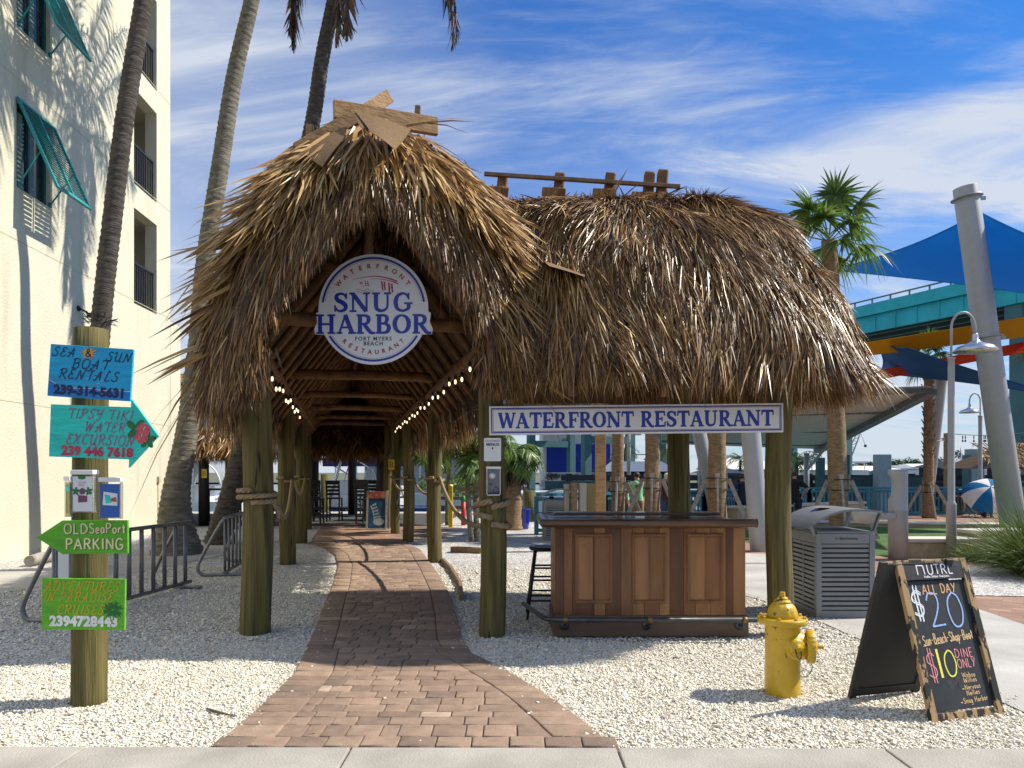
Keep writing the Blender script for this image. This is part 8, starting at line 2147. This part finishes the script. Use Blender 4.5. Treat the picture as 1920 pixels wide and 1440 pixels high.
for o in (-2.2, -4.6, -7.0, -9.4, -11.8): obj('girder', band(o, 15.5, 16.88, .5), MT['bridge_dark'], br)
b = MB()
for z in (18.55,): a, c = bp(ta), bp(tb); b.beam(a + Vector((0, 0, z)), c + Vector((0, 0, z)), .12, .12)
for k in range(int((tb - ta) * 10.64 / 2.0)): p = bp(ta) + bd * 2.0 * k; b.beam(p + Vector((0, 0, 18.1)), p + Vector((0, 0, 18.55)), .12, .12, up=bd)
obj('hand_rail', b, MT['bridge_dark'], br)
for t_ in (-1.42, .95, 3.2, 5.1, 7.0):
    for o in (-1.6, -10.4):
        p = bp(t_) + bnv * o; b = MB(); b.beam(p + Vector((0, 0, -2)), p + Vector((0, 0, 13.9)), 1.35, 1.35, up=bd); obj('column', b, MT['bridge_col'], br, bevel=.12)
    p = bp(t_); b = MB(); b.beam(p - bnv * .4 + Vector((0, 0, 14.65)), p - bnv * 12 + Vector((0, 0, 14.65)), 1.4, 1.5); obj('pier_cap', b, MT['bridge_col'], br); b = MB(); b.beam(p - bnv * 2.4 + Vector((0, 0, 7.0)), p - bnv * 9.6 + Vector((0, 0, 7.0)), 1.1, 1.2); obj('cross_strut', b, MT['bridge_col'], br)

# ---------------------------------------------------------------- fender walls, piles and the far bank
def pile(label, px, pt, d, w, mat, grp):
    p = D(px, pt, d); b = MB(); b.box((p.x, p.y, (p.z - 2)/2), (w, w, p.z + 2)); obj('pile', b, MT[mat], label=label, cat='pile', group=grp, loc=(p.x, p.y, -2), bevel=.03)
for lab, px, pt, w, mt in (('green timber pile at the left of the fender wall, behind the dark-clothed person', 1538, 858, .42, 'steelwall'), ('dark green pile half hidden by the tall palm trunk', 1586, 852, .36, 'steelwall'), ('grey blue steel pile right of the tall palm trunk', 1654, 852, .75, 'galv'),
                           ('tall grey steel pile left of the distant lamp post', 1827, 842, .75, 'galv'), ('blue steel pile beside the distant lamp post', 1816, 853, .5, 'bridge_col'), ('dark pile head right of the distant lamp post', 1863, 855, .5, 'darkdock'), ('slim brown pile behind the near lamp post', 1776, 812, .3, 'oldwood')):
    pile(lab, px, pt, 44, w, mt, 'piles along the bridge fender')
fw_ = thing('fender_wall', 'dark slatted bridge fender wall standing in the water beyond the railing', 'fender wall', (20, 45.5, -1.25))
for k, z in enumerate((1.25, .75, .25, -.3, -.9)): b = MB(); b.box((17.5, 45.5, z), (29, .3, .34)); obj('waler', b, MT['darkdock'], fw_)
for x in np.arange(3.5, 33, 2.1): b = MB(); b.box((x, 45.9, -.2), (.4, .4, 3.4)); obj('post', b, MT['darkdock'], fw_)
b = MB(); b.box((21.6, 45.1, .15), (6.5, .35, 2.3)); obj('sheet_pile_panel', b, MT['steelwall'], fw_); b = MB(); b.box((6.0, 45.2, .0), (8, .3, 2.1)); obj('sheet_pile_panel', b, MT['steelwall'], fw_)
def house(label, px0, px1, pe, pr, d, wall, roof, grp='far shore houses and sheds', depth=10, awn=False, hip=.0):
    a, c = D(px0, pe, d), D(px1, pe, d); top = D(px0, pr, d).z; t = thing('shore_house', label, 'house', ((a.x+c.x)/2, d, -.9), grp); w = c.x - a.x
    b = MB(); b.box(((a.x+c.x)/2, d + depth/2, (a.z - 1)/2), (w, depth, a.z + 1)); obj('wall', b, MT[wall], t)
    x0, x1, y0, y1 = a.x - .6, c.x + .6, d - .8, d + depth + .8; hx = hip * (x1 - x0); ym = (y0 + y1)/2; e = a.z
    b = MB(); b.add([(x0, y0, e), (x1, y0, e), (x1, y1, e), (x0, y1, e), (x0 + hx, ym, top), (x1 - hx, ym, top)], [(0, 1, 5, 4), (1, 2, 5), (2, 3, 4, 5), (3, 0, 4), (3, 2, 1, 0)]); obj('roof', b, MT[roof], t)
    b = MB(); n = max(2, int(w / 3))
    for k in range(n): x = a.x + w * (k + .5)/n; b.box((x, d - .03, max(.6, a.z - 1.3)), (min(1.3, w/n*.6), .08, 1.2))
    obj('windows', b, MT['glass'], t)
    return t
house('long low white-roofed restaurant shed seen under the banner left of the rear post', 1150, 1262, 884, 864, 92, 'housenavy', 'roofwhite', hip=.12)
house('white-roofed shed seen between the propped palm and the silver pole', 1352, 1440, 880, 857, 95, 'housewhite', 'roofwhite')
house('grey hip-roofed boat house below the big white roof', 1350, 1385, 887, 875, 80, 'houseteal', 'roofgrey', hip=.25)
house('white-roofed shed with dark roof vents left of the tall palm', 1500, 1560, 881, 862, 100, 'housewhite', 'roofwhite', hip=.15)
house('low white-roofed dock shelter just right of the tall palm', 1580, 1622, 883, 876, 100, 'housegrey', 'roofwhite')
house('teal-walled shore house with a white roof by the steel pile', 1622, 1690, 882, 873, 105, 'houseteal', 'roofwhite', hip=.2)
house('pale blue-roofed shore house right of the drinking fountain', 1692, 1722, 880, 872, 110, 'houseteal', 'roofgrey', hip=.3)
house('white shore house between the slim leaning pole and the near lamp post', 1722, 1775, 879, 869, 120, 'housegrey', 'roofwhite', hip=.2)
house('white shore house just left of the tall grey steel pile', 1790, 1815, 880, 868, 120, 'housewhite', 'roofwhite', hip=.2)
house('blue-awned waterside bar at the far right beyond the umbrella', 1832, 1872, 876, 862, 70, 'housenavy', 'sailblue' if False else 'roofgrey')
ap = thing('white_building', 'tall white building with cobalt blue lower storey behind the bridge columns', 'building', (5, 118, -.9))
p0, p1 = D(1018, 880, 150), D(1165, 880, 150)
b = MB(); b.box(((p0.x+p1.x)/2, 160, 10), (p1.x - p0.x, 20, 22)); obj('wall', b, MT['housewhite'], ap)
b = MB(); b.box(((p0.x+p1.x)/2 - .8, 149.9, 4.0), (p1.x - p0.x - 3.0, .6, 6.4)); obj('blue_storey', b, MT['houseblue'], ap)
b = MB()
for px, py in ((1058, 830), (1098, 846)): c = D(px, py, 149.6); b.box(tuple(c), (.9, .3, 1.6))
obj('window', b, MT['houseteal'], ap)
b = MB(); c0, c1 = D(1015, 893, 128), D(1130, 893, 128)
for k in range(40): x = c0.x + (c1.x - c0.x) * k/39; b.box((x, 128, .8), (.10, .1, 1.3))
b.box(((c0.x + c1.x)/2, 128, 1.45), (c1.x - c0.x, .14, .14)); obj('balustrade', b, MT['housewhite'], ap)
b = MB(); b.box(((c0.x + c1.x)/2, 129, -.4), (c1.x - c0.x, 2.0, 1.1)); obj('sea_wall', b, MT['housegrey'], ap)

def leafcloud(c, rx, ry, rz, n, size, holes=.25):
    """leaf clumps through an uneven crown volume"""
    nb = 9; C = rng.normal(0, .45, (nb, 3)); C[:, 2] = np.abs(C[:, 2]) * 1.1 - .15; S = rng.uniform(.35, .7, nb)
    k = rng.integers(0, nb, n); P = C[k] + unit(rng.normal(0, 1, (n, 3))) * (S[k] * rng.uniform(.45, 1.05, n))[:, None]
    P = P * np.array((rx, ry, rz)) + np.array(c)
    d = unit(rng.normal(0, 1, (n, 3)) + (0, 0, -.25)); no = unit(np.cross(d, rng.normal(0, 1, (n, 3))))
    return blades(P, d, no, rng.uniform(.6, 1.3, n) * size, rng.uniform(.35, .6, n) * size, np.full(n, .15), np.clip(rng.normal(.45, .25, n), 0, 1), 2, (.4, 1, .1))
def tree(label, px, ptop, d, wpx, n=900, base=-.9, grp='trees on the far shore', name='tree'):
    top = D(px, ptop, d); w = wpx/F*d; H = top.z - base; t = thing(name, label, 'tree', (top.x, d, base), grp)
    b = MB(); b.tube([(top.x, d, base), (top.x + .02*w, d, base + H*.45), (top.x - .03*w, d, base + H*.8)], [.05*H, .035*H, .012*H], 8)
    for k in range(4): a = k*1.7; b.tube([(top.x, d, base + H*.35), (top.x + math.cos(a)*w*.3, d + math.sin(a)*w*.3, base + H*.7)], [.02*H, .008*H], 6)
    obj('trunk', b, MT['palmtrunk'], t); V, Fq, rr = leafcloud((top.x, d, base + H*.58), w*.55, w*.5, H*.36, n, max(.3, H*.10)); npobj('crown', V, Fq, MT['treeleaf'], t, rr)
far_trees = [(1505, 862, 130, 40), (1610, 868, 180, 40), (1640, 863, 180, 46), (1672, 862, 180, 40), (1706, 860, 180, 46), (1728, 858, 180, 44), (1762, 856, 180, 44), (1790, 859, 180, 44), (1822, 862, 180, 44), (1850, 858, 180, 50), (1410, 862, 130, 40), (1380, 860, 130, 40), (1145, 868, 140, 34), (1218, 862, 140, 30)]
tl = ['broad dark tree at the far right of the shore behind the silver pole']
for i, (px, pt, d, w) in enumerate(far_trees):
    tree('dark green rounded tree in the tree line on the far shore', px, pt, d, w)
def far_palm(label, px, ptop, d, cr):
    top = D(px, ptop, d); t = thing('far_palm', label, 'palm tree', (top.x, d, -.9), 'palms on the far shore'); b = MB(); b.tube([(top.x - .4, d, -.9), (top.x, d, top.z*.5), (top.x, d, top.z)], [.22, .16, .12], 8); obj('trunk', b, MT['palmtrunk'], t)
    V, Fq, rr = merge([frond((top.x, d, top.z), 2.4*k, random.uniform(-.1, 1.1), cr, random.uniform(1.2, 1.9), cr*.26, 24) for k in range(13)]); npobj('crown', V, Fq, MT['palmleaf'], t, rr)
far_palm('palm on the far shore right of the first propped trunk', 1170, 846, 105, 2.6); far_palm('palm on the far shore just left of the rear hut post', 1252, 846, 100, 2.8); far_palm('leaning palm beyond the silver pole under the canopy', 1388, 864, 85, 2.2); far_palm('short leafy palm right of the right hut post', 1494, 860, 70, 2.0); far_palm('short leafy palm next to the white-roofed shed with vents', 1510, 866, 72, 1.9)
for lab, px, d, cx in (('round green bush on the blue building terrace, left of the bridge column', 1035, 126, 20), ('round green bush right of the second bridge column', 1078, 126, 14), ('leafy green bush beside the square timber post', 1112, 126, 18), ('dense green bush between the right passage posts', 845, 34, 60), ('leafy green bush behind the slender two-stemmed palm', 880, 36, 50)):
    p = D(px, 885, d); t = thing('bush', lab, 'bush', (p.x, d, -.6), 'green bushes'); w = cx/F*d; V, Fq, rr = leafcloud((p.x, d, .6 if d > 60 else .9), w*.6, w*.6, w*.55, 700, w*.12); npobj('foliage', V, Fq, MT['treeleaf'] if d > 60 else MT['palmleaf'], t, rr)
# boats, masts and a crane far off
def small_boat(label, px, d, L, top):
    p = D(px, 885, d); t = thing('motor_boat', label, 'boat', (p.x, d, -1.25), 'white boats on the far water'); b = MB(); hull(b, p.x, d, L, L*.3, -1.4, .6, yaw=.2); obj('hull', b, MT['boatwhite'], t)
    b = MB(); b.box((p.x - L*.08, d, 1.2), (L*.4, L*.22, 1.3)); b.box((p.x - L*.05, d, top - .2), (L*.34, L*.26, .18)); b.tube([(p.x + L*.1, d, 1.6), (p.x + L*.08, d, top - .2)], .08, 6); b.tube([(p.x - L*.2, d, 1.6), (p.x - L*.2, d, top - .2)], .08, 6); obj('cabin', b, MT['boatwhite'], t, bevel=.08)
small_boat('white cabin cruiser with fly bridge right of the tall palm', 1612, 90, 6.5, 3.0); small_boat('small white boat beyond the near lamp post', 1805, 85, 5.5, 2.4); small_boat('small white boat right of the distant lamp post', 1848, 60, 4.0, 1.9); small_boat('white runabout left of the slim leaning pole', 1712, 88, 5.0, 2.2)
p = D(1802, 885, 80); t = thing('sailing_boat', 'sailing boat with a bare thin mast behind the near lamp post', 'boat', (p.x, 80, -1.25)); b = MB(); hull(b, p.x, 80, 7, 2, -1.4, .3); obj('hull', b, MT['boatwhite'], t); b = MB(); b.tube([(p.x, 80, .2), (p.x, 80, 4.2)], .06, 6); b.tube([(p.x, 80, 4.1), (p.x - 1.3, 80, 1.0)], .02, 4); obj('mast', b, MT['alum'], t)
cr = thing('crane', 'distant lattice crane boom with hanging hook behind the canopy corner', 'crane', D(1588, 885, 120)); a, c = D(1590, 858, 120), D(1612, 808, 120); b = MB()
for o in (-.5, .5): b.tube([a + Vector((o, 0, 0)), c + Vector((o*.5, 0, 0))], .10, 6)
for k in range(9): q0 = a.lerp(c, k/9); q1 = a.lerp(c, (k+1)/9); s = 1 if k % 2 else -1; b.tube([q0 + Vector((.5*s, 0, 0)), q1 - Vector((.4*s, 0, 0))], .05, 5)
obj('boom', b, MT['roofgrey'], cr); b = MB(); b.tube([c, c + Vector((.9, 0, -2.3))], .03, 5); b.box(tuple(c + Vector((.9, 0, -2.4))), (.3, .3, .4)); obj('hook', b, MT['black'], cr); b = MB(); b.box((a.x - .6, 120, .4), (3.4, 3, 2.8)); obj('cab', b, MT['housegrey'], cr)
up = thing('utility_pole', 'thin grey utility pole with cross arm left of the green-shirted man', 'utility pole', D(1179, 885, 60)); p = D(1179, 885, 60); b = MB(); b.tube([(p.x, 60, -1), (p.x, 60, 7.2)], .16, 8); obj('pole', b, MT['brace'], up); b = MB(); b.beam((p.x - .3, 60, 4.6), (p.x + 1.0, 60, 4.6), .1, .1); b.beam((p.x - .2, 60, 3.0), (p.x + 1.6, 60, 3.0), .08, .08); obj('cross_arm', b, MT['brace'], up)
tk = thing('thatched_bar', 'small thatched bar roof at the far right edge behind the silver pole', 'hut', D(1916, 900, 30)); p = D(1916, 858, 30)
b = MB(); b.add([(p.x - 1.6, 29, 1.75), (p.x + 3, 29, 1.75), (p.x + 3, 33, 1.75), (p.x - 1.6, 33, 1.75), (p.x, 31, 2.8), (p.x + 3, 31, 2.8)], [(0, 1, 5, 4), (2, 3, 4, 5), (3, 0, 4), (1, 2, 5), (3, 2, 1, 0)]); obj('roof_core', b, MT['thatch_under'], tk)
n = 500; x = rng.uniform(p.x - 1.6, p.x + 3, n); v_ = rng.uniform(0, 1, n); P = np.stack([x, 29 + 2*v_, 1.8 + 1.0*v_], -1); V, Fq, rr = thatch_blades(P, np.tile(unit(np.array([[0, -.85, -.5]])), (n, 1)), np.tile(unit(np.array([[0, -.5, .85]])), (n, 1)), (.3, .6), 5, (.02, .04), (.05, .2), .2, .1, (.6, .2)); npobj('thatch', V, Fq, MT['thatch'], tk, rr)
for x in (p.x - 1.2, p.x + 2.6):
    for yy in (29.4, 32.6): b = MB(); b.tube([(x, yy, 0), (x, yy, 1.9)], .1, 10); obj('post', b, MT['pole'], tk)
b = MB(); b.box((p.x + .7, 29.6, .5), (3.4, .4, 1.0)); obj('counter', b, MT['galv'], tk)
lc = thing('string_light', 'thin festoon cable with hanging bulbs strung between the far lamp posts', 'string lights', D(1790, 815, 27.5), 'string lights under the thatch')
P = sagline(D(1780, 813, 27.5), D(1960, 806, 27.5), .12, 12); b = MB(); b.tube(P, .012, 5); obj('cord', b, MT['cord'], lc)
for k, px in enumerate((1805, 1810, 1826, 1845, 1848, 1918)): b = MB(); c = D(px, 817, 27.5); b.tube([c, c + Vector((0, 0, -.12))], .018, 6); b.lathe([(0, 0), (.035, .03), (.02, .09), (0, .1)], Matrix.Translation(c + Vector((0, 0, -.24))), 8); obj('bulb', b, MT['cord'], lc)
